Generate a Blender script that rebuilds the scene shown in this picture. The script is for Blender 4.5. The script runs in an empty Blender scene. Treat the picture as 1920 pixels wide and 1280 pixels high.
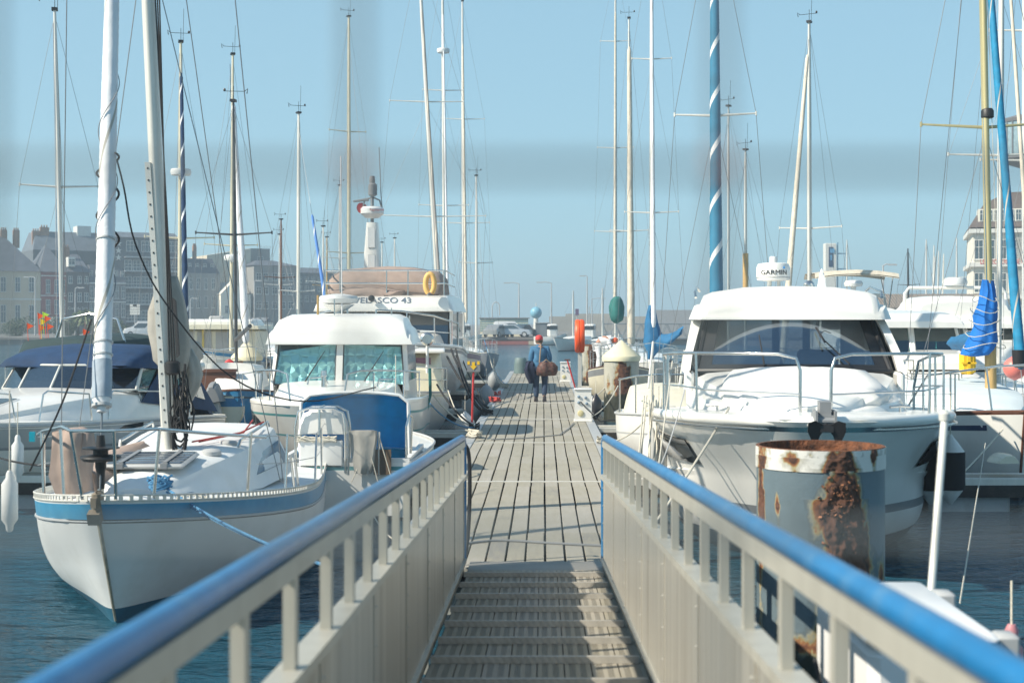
import bpy, bmesh, math, random
from mathutils import Vector, Matrix, Euler, noise
random.seed(7)
R = math.radians
PI = math.pi
sc = bpy.context.scene
col = sc.collection
# ------------------------------------------------------------------ camera
EYE = 2.55
F = 2667.0                      # focal length in pixels of the 1920 px wide photograph
CX, CY = 1018.0, 603.0          # vanishing point of the pontoon
cd = bpy.data.cameras.new('camera')
cam = bpy.data.objects.new('camera', cd); col.objects.link(cam)
cam.location = (0, 0, EYE); cam.rotation_euler = (R(90), 0, 0)
cd.lens = 50; cd.sensor_width = 36
cd.shift_x = (960 - CX) / 1920.0
cd.shift_y = (CY - 640) / 1920.0
cd.clip_start = 0.05; cd.clip_end = 6000
cd.dof.use_dof = True; cd.dof.focus_distance = 24; cd.dof.aperture_fstop = 3.6
sc.camera = cam
# ------------------------------------------------------------------ sky and sun
SUN_EL, SUN_AZ = 40.0, 22.0     # elevation; degrees the sun stands behind the pure left
wd = bpy.data.worlds.new('World'); sc.world = wd; wd.use_nodes = True
nt = wd.node_tree; nt.nodes.clear()
sky = nt.nodes.new('ShaderNodeTexSky'); sky.sky_type = 'NISHITA'; sky.sun_disc = False
sd = Vector((-math.cos(R(SUN_AZ)), -math.sin(R(SUN_AZ)), 0)) * math.cos(R(SUN_EL)) + Vector((0, 0, math.sin(R(SUN_EL))))
sky.sun_elevation = R(SUN_EL); sky.sun_rotation = math.atan2(sd.x, sd.y)
sky.air_density = 1.0; sky.dust_density = 0.6; sky.ozone_density = 2.5
tint = nt.nodes.new('ShaderNodeMix'); tint.data_type = 'RGBA'; tint.blend_type = 'MULTIPLY'
tint.inputs[0].default_value = 1.0; tint.inputs[7].default_value = (0.72, 0.95, 1.0, 1)
veil = nt.nodes.new('ShaderNodeMix'); veil.data_type = 'RGBA'; veil.inputs[0].default_value = 0.62; veil.inputs[7].default_value = (2.9, 4.75, 5.7, 1)   # even sea haze over the clear sky
stc = nt.nodes.new('ShaderNodeTexCoord'); ssp = nt.nodes.new('ShaderNodeSeparateXYZ'); nt.links.new(stc.outputs['Generated'], ssp.inputs[0])
vr = nt.nodes.new('ShaderNodeMapRange'); vr.interpolation_type = 'SMOOTHSTEP'; vr.inputs[1].default_value = 0.05; vr.inputs[2].default_value = 0.95; vr.inputs[3].default_value = 0.74; vr.inputs[4].default_value = 0.12
nt.links.new(ssp.outputs['Z'], vr.inputs[0]); nt.links.new(vr.outputs[0], veil.inputs[0])     # sea haze thins out with height
bg = nt.nodes.new('ShaderNodeBackground'); bg.inputs[1].default_value = 0.10
wo = nt.nodes.new('ShaderNodeOutputWorld')
nt.links.new(sky.outputs[0], tint.inputs[6]); nt.links.new(tint.outputs[2], veil.inputs[6]); nt.links.new(veil.outputs[2], bg.inputs[0]); nt.links.new(bg.outputs[0], wo.inputs[0])
sl = bpy.data.lights.new('sun', 'SUN'); sl.energy = 4.9; sl.angle = R(0.6); sl.color = (1.0, 0.91, 0.76)
so = bpy.data.objects.new('sun', sl); col.objects.link(so); so.rotation_euler = (-sd).to_track_quat('-Z', 'Y').to_euler(); so.location = (-20, -10, 40)
sc.view_settings.view_transform = 'Standard'; sc.view_settings.look = 'None'
sc.view_settings.gamma = 1.0; sc.view_settings.exposure = 0.54; sc.view_settings.use_curve_mapping = False
sc.cycles.max_bounces = 8; sc.cycles.transparent_max_bounces = 24
sc.cycles.use_denoising = True

# ------------------------------------------------------------------ helpers
def W(px, py, d):
    """world point seen at a pixel of the photograph, d metres ahead"""
    return Vector(((px - CX) * d / F, d, EYE - (py - CY) * d / F))
def WX(px, d): return (px - CX) * d / F
def WH(py, d): return EYE - (py - CY) * d / F

_m = {}
def M(name, c, rough=.5, metal=0., var=.10, scale=3., bump=0., bscale=30., coat=0., spec=.5, stretch=(1, 1, 1), dirt=None, dscale=2., damt=.5):
    if name in _m: return _m[name]
    m = bpy.data.materials.new(name); m.use_nodes = True
    n = m.node_tree; b = n.nodes['Principled BSDF']
    b.inputs['Roughness'].default_value = rough; b.inputs['Metallic'].default_value = metal
    b.inputs['Coat Weight'].default_value = coat; b.inputs['Specular IOR Level'].default_value = spec
    tc = n.nodes.new('ShaderNodeTexCoord'); mp = n.nodes.new('ShaderNodeMapping'); mp.inputs['Scale'].default_value = stretch
    n.links.new(tc.outputs['Object'], mp.inputs[0])
    nz = n.nodes.new('ShaderNodeTexNoise'); nz.inputs['Scale'].default_value = scale; nz.inputs['Detail'].default_value = 6
    n.links.new(mp.outputs[0], nz.inputs['Vector'])
    cr = n.nodes.new('ShaderNodeValToRGB')
    cr.color_ramp.elements[0].position = .3; cr.color_ramp.elements[1].position = .7
    cr.color_ramp.elements[0].color = tuple(x * (1 - var) for x in c) + (1,)
    cr.color_ramp.elements[1].color = tuple(min(1, x * (1 + var)) for x in c) + (1,)
    n.links.new(nz.outputs['Fac'], cr.inputs[0])
    out = cr.outputs[0]
    if dirt:
        n2 = n.nodes.new('ShaderNodeTexNoise'); n2.inputs['Scale'].default_value = dscale; n2.inputs['Detail'].default_value = 8; n2.inputs['Roughness'].default_value = .65
        n.links.new(mp.outputs[0], n2.inputs['Vector'])
        r2 = n.nodes.new('ShaderNodeValToRGB'); r2.color_ramp.elements[0].position = .5; r2.color_ramp.elements[1].position = .72
        r2.color_ramp.elements[1].color = (damt, damt, damt, 1)
        n.links.new(n2.outputs['Fac'], r2.inputs[0])
        mx = n.nodes.new('ShaderNodeMix'); mx.data_type = 'RGBA'
        n.links.new(r2.outputs[0], mx.inputs[0]); n.links.new(out, mx.inputs[6]); mx.inputs[7].default_value = tuple(dirt) + (1,)
        out = mx.outputs[2]
    n.links.new(out, b.inputs['Base Color'])
    if bump:
        nb = n.nodes.new('ShaderNodeTexNoise'); nb.inputs['Scale'].default_value = bscale; nb.inputs['Detail'].default_value = 5
        n.links.new(mp.outputs[0], nb.inputs['Vector'])
        bp = n.nodes.new('ShaderNodeBump'); bp.inputs['Strength'].default_value = bump; bp.inputs['Distance'].default_value = .02
        n.links.new(nb.outputs['Fac'], bp.inputs['Height']); n.links.new(bp.outputs[0], b.inputs['Normal'])
    _m[name] = m
    return m

def glass(name, tintc, gloss=.35, rough=.02, op=.0):
    """sheet glass: a tinted see-through layer under a mirror layer"""
    m = bpy.data.materials.new(name); m.use_nodes = True; n = m.node_tree; n.nodes.clear()
    o = n.nodes.new('ShaderNodeOutputMaterial'); t = n.nodes.new('ShaderNodeBsdfTransparent'); t.inputs[0].default_value = tuple(tintc) + (1,)
    g = n.nodes.new('ShaderNodeBsdfGlossy'); g.inputs['Roughness'].default_value = rough; g.inputs[0].default_value = (.9, .95, 1, 1)
    lw = n.nodes.new('ShaderNodeLayerWeight'); lw.inputs[0].default_value = .35
    mr = n.nodes.new('ShaderNodeMapRange'); mr.inputs[3].default_value = gloss * .5; mr.inputs[4].default_value = min(1, gloss * 2)
    n.links.new(lw.outputs['Facing'], mr.inputs[0])
    mx = n.nodes.new('ShaderNodeMixShader'); n.links.new(mr.outputs[0], mx.inputs[0]); n.links.new(t.outputs[0], mx.inputs[1]); n.links.new(g.outputs[0], mx.inputs[2])
    n.links.new(mx.outputs[0], o.inputs[0])
    return m

def cr(pts, n=5):
    """rounded run of a rope through its control points"""
    P = [Vector(p) for p in pts]; P = [P[0] * 2 - P[1]] + P + [P[-1] * 2 - P[-2]]; out = []
    for i in range(1, len(P) - 2):
        for k in range(n):
            t = k / n; a, b, c, d = P[i - 1], P[i], P[i + 1], P[i + 2]
            out.append(.5 * ((2 * b) + (c - a) * t + (2 * a - 5 * b + 4 * c - d) * t * t + (3 * b - a - 3 * c + d) * t ** 3))
    return out + [P[-2]]
class MB:
    def __init__(s): s.v = []; s.f = []; s.m = []
    def add(s, vs, fs, mi=0):
        o = len(s.v); s.v += [Vector(v) for v in vs]; s.f += [tuple(i + o for i in f) for f in fs]; s.m += [mi] * len(fs); return s
    def box(s, c, d, rz=0, mi=0, rx=0, ry=0, bev=0):
        x, y, z = d[0] / 2, d[1] / 2, d[2] / 2; c = Vector(c)
        E = Euler((rx, ry, rz)).to_matrix()
        if bev:
            b = min(bev, x * .9, y * .9, z * .9); vs = []; fs = []
            for zz, ins in ((-z, b), (-z + b, 0), (z - b, 0), (z, b)):
                xa, ya = x - ins, y - ins
                for (px, py) in ((-xa + b, -ya), (xa - b, -ya), (xa, -ya + b), (xa, ya - b), (xa - b, ya), (-xa + b, ya), (-xa, ya - b), (-xa, -ya + b)):
                    vs.append(c + E @ Vector((px, py, zz)))
            for k in range(3):
                for i in range(8): fs.append((k * 8 + i, k * 8 + (i + 1) % 8, k * 8 + 8 + (i + 1) % 8, k * 8 + 8 + i))
            fs.append(tuple(range(7, -1, -1))); fs.append(tuple(range(24, 32)))
            return s.add(vs, fs, mi)
        vs = [c + E @ Vector(p) for p in ((-x, -y, -z), (x, -y, -z), (x, y, -z), (-x, y, -z), (-x, -y, z), (x, -y, z), (x, y, z), (-x, y, z))]
        return s.add(vs, [(0, 3, 2, 1), (4, 5, 6, 7), (0, 1, 5, 4), (1, 2, 6, 5), (2, 3, 7, 6), (3, 0, 4, 7)], mi)
    def bb(s, x0, x1, y0, y1, z0, z1, mi=0, bev=0):
        return s.box(((x0 + x1) / 2, (y0 + y1) / 2, (z0 + z1) / 2), (abs(x1 - x0), abs(y1 - y0), abs(z1 - z0)), 0, mi, bev=bev)
    def tube(s, pts, r, n=8, mi=0, caps=True):
        pts = [Vector(p) for p in pts]; rs = r if isinstance(r, (list, tuple)) else [r] * len(pts)
        rings = []; up = None
        for i, p in enumerate(pts):
            t = (pts[min(i + 1, len(pts) - 1)] - pts[max(i - 1, 0)])
            if t.length < 1e-9: t = Vector((0, 0, 1))
            t.normalize()
            if up is None:
                a = Vector((0, 0, 1)) if abs(t.z) < .9 else Vector((1, 0, 0)); up = (a - t * a.dot(t)).normalized()
            else:
                up = (up - t * up.dot(t))
                up = up.normalized() if up.length > 1e-6 else Vector((1, 0, 0))
            q = t.cross(up)
            rings.append([p + (up * math.cos(2 * PI * k / n) + q * math.sin(2 * PI * k / n)) * rs[i] for k in range(n)])
        return s.loft(rings, True, caps, mi)
    def loft(s, rings, closed=True, caps=True, mi=0, mrow=None):
        n = len(rings[0]); vs = [p for r in rings for p in r]; o = len(s.v); s.v += [Vector(v) for v in vs]
        for i in range(len(rings) - 1):
            for k in range(n if closed else n - 1):
                a, b = i * n + k, i * n + (k + 1) % n
                s.f.append((o + a, o + b, o + b + n, o + a + n)); s.m.append(mi if mrow is None else mrow(i, k))
        if caps and closed:
            s.f.append(tuple(o + k for k in range(n - 1, -1, -1))); s.m.append(mi)
            s.f.append(tuple(o + (len(rings) - 1) * n + k for k in range(n))); s.m.append(mi)
        return s
    def lathe(s, prof, c=(0, 0, 0), n=24, mi=0, caps=True):
        c = Vector(c)
        return s.loft([[c + Vector((r * math.cos(2 * PI * k / n), r * math.sin(2 * PI * k / n), z)) for k in range(n)] for r, z in prof], True, caps, mi)
    def patch(s, a, b, c_, d, bulge=(0, 0, 0), nu=8, nv=6, th=.01, mi=0):
        """four-cornered sheet, bulged, with real thickness"""
        a, b, c_, d, bulge = map(Vector, (a, b, c_, d, bulge))
        nr = (b - a).cross(d - a).normalized() * th
        def P(u, v): return (a * (1 - u) + b * u) * (1 - v) + (d * (1 - u) + c_ * u) * v + bulge * (4 * u * (1 - u)) * 1.0 
        top = [[P(i / nu, j / nv) for i in range(nu + 1)] for j in range(nv + 1)]
        o = len(s.v); N = (nu + 1) * (nv + 1)
        for off in (0, 1):
            for row in top: s.v += [p - nr * off for p in row]
        w = nu + 1
        for j in range(nv):
            for i in range(nu):
                q = o + j * w + i
                s.f.append((q, q + 1, q + 1 + w, q + w)); s.m.append(mi)
                q += N; s.f.append((q, q + w, q + w + 1, q + 1)); s.m.append(mi)
        edge = [i for i in range(w)] + [j * w + nu for j in range(1, nv + 1)] + [nv * w + i for i in range(nu - 1, -1, -1)] + [j * w for j in range(nv - 1, 0, -1)]
        for k in range(len(edge)):
            e, g = o + edge[k], o + edge[(k + 1) % len(edge)]
            s.f.append((e, e + N, g + N, g)); s.m.append(mi)
        return s
    def wire(s, p, q, r=.004, sag=0, n=4, seg=1, mi=0):
        p, q = Vector(p), Vector(q)
        if sag: seg = max(seg, 8)
        return s.tube([p.lerp(q, i / seg) - Vector((0, 0, sag * 4 * (i / seg) * (1 - i / seg))) for i in range(seg + 1)], r, n, mi)
    def build(s, name, mats, parent=None, smooth=True, loc=None, rot=None, kind=None, sharp=40):
        me = bpy.data.meshes.new(name); me.from_pydata([tuple(v) for v in s.v], [], s.f)
        if not isinstance(mats, (list, tuple)): mats = [mats]
        for m in mats: me.materials.append(m)
        if len(mats) > 1: me.polygons.foreach_set('material_index', s.m)
        bm = bmesh.new(); bm.from_mesh(me); bmesh.ops.recalc_face_normals(bm, faces=bm.faces)
        if smooth:
            for f in bm.faces: f.smooth = True
            th = R(sharp)
            for e in bm.edges:
                if len(e.link_faces) == 2 and e.calc_face_angle(0) > th: e.smooth = False
        bm.to_mesh(me); bm.free(); me.update()
        o = bpy.data.objects.new(name, me); col.objects.link(o)
        if parent: o.parent = parent
        if loc is not None: o.location = loc
        if rot is not None: o.rotation_euler = rot
        if kind: o['kind'] = kind
        return o

def tag(o, label, cat=None, group=None):
    o['label'] = label
    if cat: o['category'] = cat
    if group: o['group'] = group
    return o
def thing(name, label, cat, loc=(0, 0, 0), rz=0, group=None):
    o = bpy.data.objects.new(name, None); col.objects.link(o); o.location = loc; o.rotation_euler = (0, 0, rz)
    return tag(o, label, cat, group)
def struct(o): o['kind'] = 'structure'; return o
def dup(root, loc, rz=None, label=None, group=None):
    r = root.copy(); col.objects.link(r); r.location = loc
    if rz is not None: r.rotation_euler = (0, 0, rz)
    if label: r['label'] = label
    if group: r['group'] = group
    for ch in root.children:
        c = ch.copy(); col.objects.link(c); c.parent = r
        for g in ch.children:
            d = g.copy(); col.objects.link(d); d.parent = c
    return r
def text(name, body, size, loc, rot, mat, parent, ext=.004, align='CENTER', sx=1):
    c = bpy.data.curves.new(name, 'FONT'); c.body = body; c.size = size; c.extrude = ext; c.align_x = align; c.align_y = 'CENTER'
    o = bpy.data.objects.new(name, c); col.objects.link(o); o.location = loc; o.rotation_euler = rot; o.parent = parent; c.materials.append(mat)
    o.scale = (sx, 1, 1)
    bpy.context.view_layer.update(); me = bpy.data.meshes.new_from_object(o.evaluated_get(bpy.context.evaluated_depsgraph_get()))
    n_ = bpy.data.objects.new(name, me); col.objects.link(n_); n_.location = loc; n_.rotation_euler = rot; n_.parent = parent; n_.scale = (sx, 1, 1); bpy.data.objects.remove(o)
    return n_

# ------------------------------------------------------------------ materials
WHITE = M('white gelcoat', (.80, .79, .75), .28, var=.03, scale=2, coat=.3, dirt=(.55, .52, .44), dscale=1.6, damt=.25)
WHITE2 = M('chalky white gelcoat', (.72, .73, .72), .45, var=.04, scale=3, dirt=(.5, .48, .42), dscale=2, damt=.35, bump=.03, bscale=3)
CREAM = M('cream gelcoat', (.70, .66, .52), .4, var=.05, dirt=(.4, .34, .22), dscale=2, damt=.35)
DECKW = M('non slip deck', (.70, .72, .72), .6, var=.05, scale=8, bump=.2, bscale=200, dirt=(.48, .47, .43), dscale=3, damt=.35)
LBLUE = M('light blue paint', (.05, .27, .46), .35, var=.10, scale=4, dirt=(.12, .38, .52), dscale=5, damt=.5)
NAVY = M('navy canvas', (.006, .036, .10), .85, var=.2, scale=5, bump=.4, bscale=8)
BLUEC = M('bright blue canvas', (.01, .32, .66), .8, var=.18, scale=4, bump=.5, bscale=7)
SKYC = M('mid blue canvas', (.015, .13, .28), .8, var=.18, scale=4, bump=.5, bscale=7)
TEALC = M('teal sail strip', (.005, .19, .35), .75, var=.2, scale=6, bump=.3, bscale=12)
GREENC = M('bottle green canvas', (.02, .14, .13), .85, var=.2, bump=.4, bscale=8)
TANC = M('taupe canvas', (.34, .26, .22), .85, var=.12, scale=4, bump=.5, bscale=6)
BEIGEC = M('grey beige canvas', (.36, .345, .31), .85, var=.12, scale=4, bump=.5, bscale=7, dirt=(.2, .18, .15), dscale=3, damt=.4)
WHITEC = M('white sailcloth', (.72, .73, .74), .7, var=.05, scale=5, bump=.5, bscale=7)
CREAMC = M('cream sailcloth', (.60, .54, .44), .75, var=.12, scale=5, bump=.4, bscale=9)
ALU = M('anodised aluminium', (.66, .64, .58), .45, .25, var=.08, stretch=(1, 1, .15), scale=10)
ALUW = M('white painted mast', (.66, .65, .60), .4, .1, var=.06, stretch=(1, 1, .2), scale=8)
ALUDK = M('dark mast', (.10, .10, .10), .4, .5, var=.2, scale=8)
GOLD = M('gold anodised mast', (.52, .45, .24), .4, .4, var=.1, stretch=(1, 1, .15), scale=8)
WOODM = M('varnished wood', (.50, .33, .13), .4, var=.2, stretch=(1, 1, .1), scale=20)
BROWN = M('brown trim', (.12, .05, .03), .5, var=.2)
STEEL = M('stainless steel', (.62, .62, .60), .22, .95, var=.05)
WIRE = M('stay wire', (.22, .23, .24), .45, .5, var=.05)
WIREL = M('pale stay wire', (.45, .45, .44), .45, .4, var=.05)
BLACK = M('black plastic', (.018, .018, .02), .5, var=.2)
GREYM = M('grey moulding', (.22, .23, .24), .5, var=.1)
GREYL = M('pale grey moulding', (.42, .43, .43), .5, var=.08)
ROPEW = M('white rope', (.55, .52, .44), .85, var=.15, scale=60)
ROPEB = M('black rope', (.02, .02, .022), .85, var=.2, scale=60)
ROPEBL = M('blue rope', (.06, .20, .36), .85, var=.3, scale=40)
ROPER = M('red rope', (.45, .06, .05), .85, var=.2, scale=40)
ANTI = M('dark antifouling', (.02, .035, .05), .75, var=.3, scale=6, dirt=(.05, .05, .03), dscale=8)
ANTIB = M('teal antifouling', (.02, .12, .19), .7, var=.2, scale=6, dirt=(.05, .06, .04), dscale=6)
TEALS = M('teal stripe', (.10, .32, .34), .4, var=.05)
NAVYP = M('navy paint', (.01, .03, .09), .3, var=.1, coat=.3)
MAUVE = M('mauve stripe paint', (.22, .17, .23), .5, var=.1)
BLUEP = M('worn blue hull paint', (.02, .18, .38), .5, var=.15, dirt=(.2, .3, .35), dscale=4, damt=.4)
FEND = M('fender vinyl', (.66, .66, .64), .5, var=.08, scale=6, dirt=(.35, .34, .3), dscale=4, damt=.4)
FENDG = M('grey fender vinyl', (.33, .35, .36), .55, var=.12, scale=6, dirt=(.2, .2, .18), dscale=4, damt=.5)
ORANGE = M('orange plastic', (.85, .10, .02), .45, var=.06)
RED = M('red paint', (.55, .04, .04), .5, var=.12)
YELLOW = M('yellow canvas', (.85, .52, .02), .7, var=.08, bump=.3, bscale=10)
GLD = glass('smoked window glass', (.10, .13, .14), .30)
GLC = glass('clear window glass', (.62, .72, .72), .16)
GLT = glass('green tinted glass', (.20, .48, .46), .22)
GLDK = M('black window glass', (.012, .016, .02), .06, var=.05, spec=.7)
GLB = M('window glass of houses', (.05, .08, .10), .08, var=.3, scale=1, spec=.8)
RUST = M('flaking rust', (.17, .065, .03), .9, var=.5, scale=14, bump=1.0, bscale=25, dirt=(.03, .02, .018), dscale=9, damt=1)
CAPM = M('cream pile cap', (.72, .66, .46), .55, var=.04, dirt=(.5, .44, .3), dscale=3, damt=.3)
# ------------------------------------------------------------------ water
def water_mat():
    m = bpy.data.materials.new('harbour water'); m.use_nodes = True; n = m.node_tree; b = n.nodes['Principled BSDF']
    b.inputs['Base Color'].default_value = (.014, .064, .098, 1); b.inputs['Roughness'].default_value = .09; b.inputs['IOR'].default_value = 1.33
    tc = n.nodes.new('ShaderNodeTexCoord')
    def nz(scale, st, detail=4, dist=0):
        mp = n.nodes.new('ShaderNodeMapping'); mp.inputs['Scale'].default_value = st; n.links.new(tc.outputs['Object'], mp.inputs[0])
        t = n.nodes.new('ShaderNodeTexNoise'); t.inputs['Scale'].default_value = scale; t.inputs['Detail'].default_value = detail; t.inputs['Distortion'].default_value = dist
        n.links.new(mp.outputs[0], t.inputs['Vector']); return t
    a = nz(1.1, (.75, 1.25, 1), 3, .6); c = nz(4.2, (.7, 1.2, 1), 5, .4); d = nz(17, (.8, 1.2, 1), 3)
    patch = nz(.16, (1, .5, 1), 2)
    m1 = n.nodes.new('ShaderNodeMath'); m1.operation = 'MULTIPLY_ADD'; n.links.new(c.outputs['Fac'], m1.inputs[0]); m1.inputs[1].default_value = .50; n.links.new(a.outputs['Fac'], m1.inputs[2])
    m2 = n.nodes.new('ShaderNodeMath'); m2.operation = 'MULTIPLY_ADD'; n.links.new(d.outputs['Fac'], m2.inputs[0]); m2.inputs[1].default_value = .13; n.links.new(m1.outputs[0], m2.inputs[2])
    mr = n.nodes.new('ShaderNodeMapRange'); mr.inputs[1].default_value = .35; mr.inputs[2].default_value = .65; mr.inputs[3].default_value = .55; mr.inputs[4].default_value = 1.0
    n.links.new(patch.outputs['Fac'], mr.inputs[0])
    bp = n.nodes.new('ShaderNodeBump'); bp.inputs['Distance'].default_value = .21
    n.links.new(mr.outputs[0], bp.inputs['Strength']); n.links.new(m2.outputs[0], bp.inputs['Height']); n.links.new(bp.outputs[0], b.inputs['Normal'])
    return m
w = MB(); w.add([(-900, -60, 0), (900, -60, 0), (900, 3000, 0), (-900, 3000, 0)], [(0, 1, 2, 3)])
o = struct(w.build('water', water_mat(), smooth=False)); o['label'] = 'choppy teal harbour water'

# ------------------------------------------------------------------ pontoon
def plank_mat(name, base, groove=False):
    m = bpy.data.materials.new(name); m.use_nodes = True; n = m.node_tree; b = n.nodes['Principled BSDF']; b.inputs['Roughness'].default_value = .8
    tc = n.nodes.new('ShaderNodeTexCoord'); oi = n.nodes.new('ShaderNodeObjectInfo')
    mp = n.nodes.new('ShaderNodeMapping'); mp.inputs['Scale'].default_value = (14, 1.6, 14)
    ad = n.nodes.new('ShaderNodeVectorMath'); ad.operation = 'ADD'; n.links.new(tc.outputs['Object'], ad.inputs[0]); n.links.new(oi.outputs['Location'], ad.inputs[1])
    n.links.new(ad.outputs[0], mp.inputs[0])
    g = n.nodes.new('ShaderNodeTexNoise'); g.inputs['Scale'].default_value = 1.4; g.inputs['Detail'].default_value = 8; g.inputs['Roughness'].default_value = .7; n.links.new(mp.outputs[0], g.inputs['Vector'])
    s = n.nodes.new('ShaderNodeTexNoise'); s.inputs['Scale'].default_value = 1.1; s.inputs['Detail'].default_value = 6; n.links.new(ad.outputs[0], s.inputs['Vector'])
    a = n.nodes.new('ShaderNodeMath'); a.operation = 'MULTIPLY_ADD'; n.links.new(oi.outputs['Random'], a.inputs[0]); a.inputs[1].default_value = .45; n.links.new(g.outputs['Fac'], a.inputs[2])
    a2 = n.nodes.new('ShaderNodeMath'); a2.operation = 'ADD'; n.links.new(a.outputs[0], a2.inputs[0]); n.links.new(s.outputs['Fac'], a2.inputs[1])
    cr = n.nodes.new('ShaderNodeValToRGB'); e = cr.color_ramp.elements; e[0].position = .75; e[1].position = 1.75 / 1.0 if False else 1.0
    mr = n.nodes.new('ShaderNodeMapRange'); mr.inputs[1].default_value = .75; mr.inputs[2].default_value = 1.75; n.links.new(a2.outputs[0], mr.inputs[0])
    e[0].position = 0; e[0].color = tuple(x * .72 for x in base) + (1,); e[1].color = tuple(x * 1.18 for x in base) + (1,)
    k = e.new(.3); k.color = (base[0] * .95, base[1] * .93, base[2] * .82, 1)
    n.links.new(mr.outputs[0], cr.inputs[0]); n.links.new(cr.outputs[0], b.inputs['Base Color'])
    bp = n.nodes.new('ShaderNodeBump'); bp.inputs['Strength'].default_value = .35; bp.inputs['Distance'].default_value = .004
    n.links.new(g.outputs['Fac'], bp.inputs['Height']); n.links.new(bp.outputs[0], b.inputs['Normal'])
    return m
PLANK = plank_mat('weathered composite deck', (.315,.30,.27))
GPLANK = plank_mat('grooved gangway board', (.30,.28,.245))
PD = 0.5                        # pontoon deck height
pont = bpy.data.objects.new('pontoon', None); col.objects.link(pont); pont.location = (-.15, 11.85, PD); struct(pont); pont['label'] = 'long plank walked pontoon'
NP, PW, PL = 12, .172, 1.96
first = None
farm = MB()
for j in range(24):
    y0 = .02 + j * PL
    for i in range(NP):
        xc = (i - (NP - 1) / 2) * PW
        jig = .0025 * math.sin(i * 7.1 + j * 3.3)
        if j < 15:
            if first is None:
                q = MB(); q.box((0, PL / 2, -.018), (PW - .019, PL - .006, .036), bev=.003)
                first = q.build('plank', PLANK, pont, smooth=False); ob = first
            else:
                ob = first.copy(); col.objects.link(ob); ob.parent = pont
            ob.location = (xc + jig, y0, .0015 * math.sin(i * 3.7 + j * 5.1)); ob.rotation_euler = (0, 0, R(.06 * math.sin(i * 2.3 + j)))
        else:
            farm.box((xc, y0 + PL / 2, -.018), (PW - .019, PL - .006, .036))
f = farm.build('far_planks', PLANK, pont, smooth=False); f['kind'] = 'stuff'
LEN = 24 * PL
for s_ in (-1, 1):
    q = MB(); q.bb(s_ * 1.034, s_ * 1.21, 0, LEN, -.22, .004, bev=.006); q.build('edge_beam', M('pontoon edge beam', (.44, .45, .45), .5, .3, var=.06, dirt=(.3, .29, .26), dscale=3, damt=.4), pont, False)
    q = MB(); q.bb(s_ * 1.212, s_ * 1.245, .05, LEN, -.2, -.05); q.build('rubbing_strip', BLACK, pont, False)
for k in range(8):
    q = MB(); q.bb(-1.03, 1.03, 6.4 + k * 5.88 - .03, 6.4 + k * 5.88 + .03, -.01, .006); q.build('joint_cover', ALU, pont, False)
for k in range(12):
    q = MB(); q.bb(-1.1, 1.1, .3 + k * 4, 2.6 + k * 4, -.62, -.23, bev=.04); q.build('float', M('concrete float', (.25, .25, .24), .8), pont, False)
q = MB()
for k in range(47): q.bb(-1.03, 1.03, .4 + k, .48 + k, -.12, -.04)
q.bb(-1.03, 1.03, 0, LEN, -.16, -.13)
q.build('under_frame', M('dark under frame', (.03, .03, .03), .7), pont, False)

def finger(label, x0, x1, y, w=.62):
    t = thing('finger_pontoon', label, 'finger pontoon', (x0, y, 0))
    dx = x1 - x0; q = MB(); q.bb(0, dx, -w / 2 + .03, w / 2 - .03, .40, .44); q.build('deck', PLANK, t, False)
    for s_ in (-1, 1):
        q = MB(); q.bb(0, dx, s_ * w / 2 - .03, s_ * w / 2 + .03, .28, .455, bev=.01); q.build('edge_beam', ALU, t, False)
        q = MB(); q.bb(0, dx, s_ * (w / 2 + .031), s_ * (w / 2 + .06), .20, .36); q.build('rubbing_board', M('tarred timber', (.035, .03, .027), .8, dirt=(.12, .1, .07), dscale=6), t, False)
    n = max(2, int(abs(dx) / 2.2))
    for k in range(n):
        q = MB(); c = dx * (k + .6) / n; q.bb(c - .55, c + .55, -w / 2 + .02, w / 2 - .02, -.15, .27, bev=.05); q.build('float', FENDG, t, False)
finger('grey finger pontoon by the white cruiser with the navy canopy', -1.4, -10.5, 18.9 + .8)
finger('grey finger pontoon under the sailing boat with the wooden mast', 1.1, 9.8, 19.4)
for i, (y, lb) in enumerate(((27.2, 'finger pontoon behind the cabin boat with teal windows'), (34, 'finger pontoon ahead of the flybridge yacht'), (43, 'distant finger pontoon past the flybridge yacht'), (51, 'farthest finger pontoon on the side of the mauve striped hull'))):
    finger(lb, -1.4, -9.5, y)
for i, (y, lb) in enumerate(((28.5, 'finger pontoon behind the big white cruiser with the dome'), (37.6, 'finger pontoon beside the cone capped pile'), (46, 'finger pontoon beyond the orange ring box'))):
    finger(lb, 1.1, 9.0, y)

# ------------------------------------------------------------------ gangway
gw = thing('gangway', 'aluminium gangway with blue handrails sloping down to the pontoon', 'gangway', (0, 12.0, PD))
PAINT = M('beige grey gangway paint', (.42, .405, .35), .42, .1, var=.07, scale=9, stretch=(1, 1, .12), bump=.08, bscale=20, dirt=(.33, .31, .26), dscale=7, damt=.5)
PANEL = M('streaked gangway side sheet', (.41, .395, .35), .33, .25, var=.20, scale=5, stretch=(2.2, 2.2, .07), bump=.10, bscale=2.0, dirt=(.27, .245, .20), dscale=3.2, damt=.7)
HBLUE = M('blue handrail paint', (.004, .145, .35), .38, .0, var=.12, scale=8, coat=.15, dirt=(.16, .30, .42), dscale=9, damt=.3, bump=.05)
def gp(lat, z, h):            # local coordinates of a point at distance z, h above the gangway floor
    return Vector((lat, z - 12.0, (1.095 - .05 * z) - PD + h))
Z0, Z1 = 1.0, 11.82
latL = lambda z: -(.600 + .0055 * z)
latR = lambda z: .632 - .0102 * z
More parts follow.
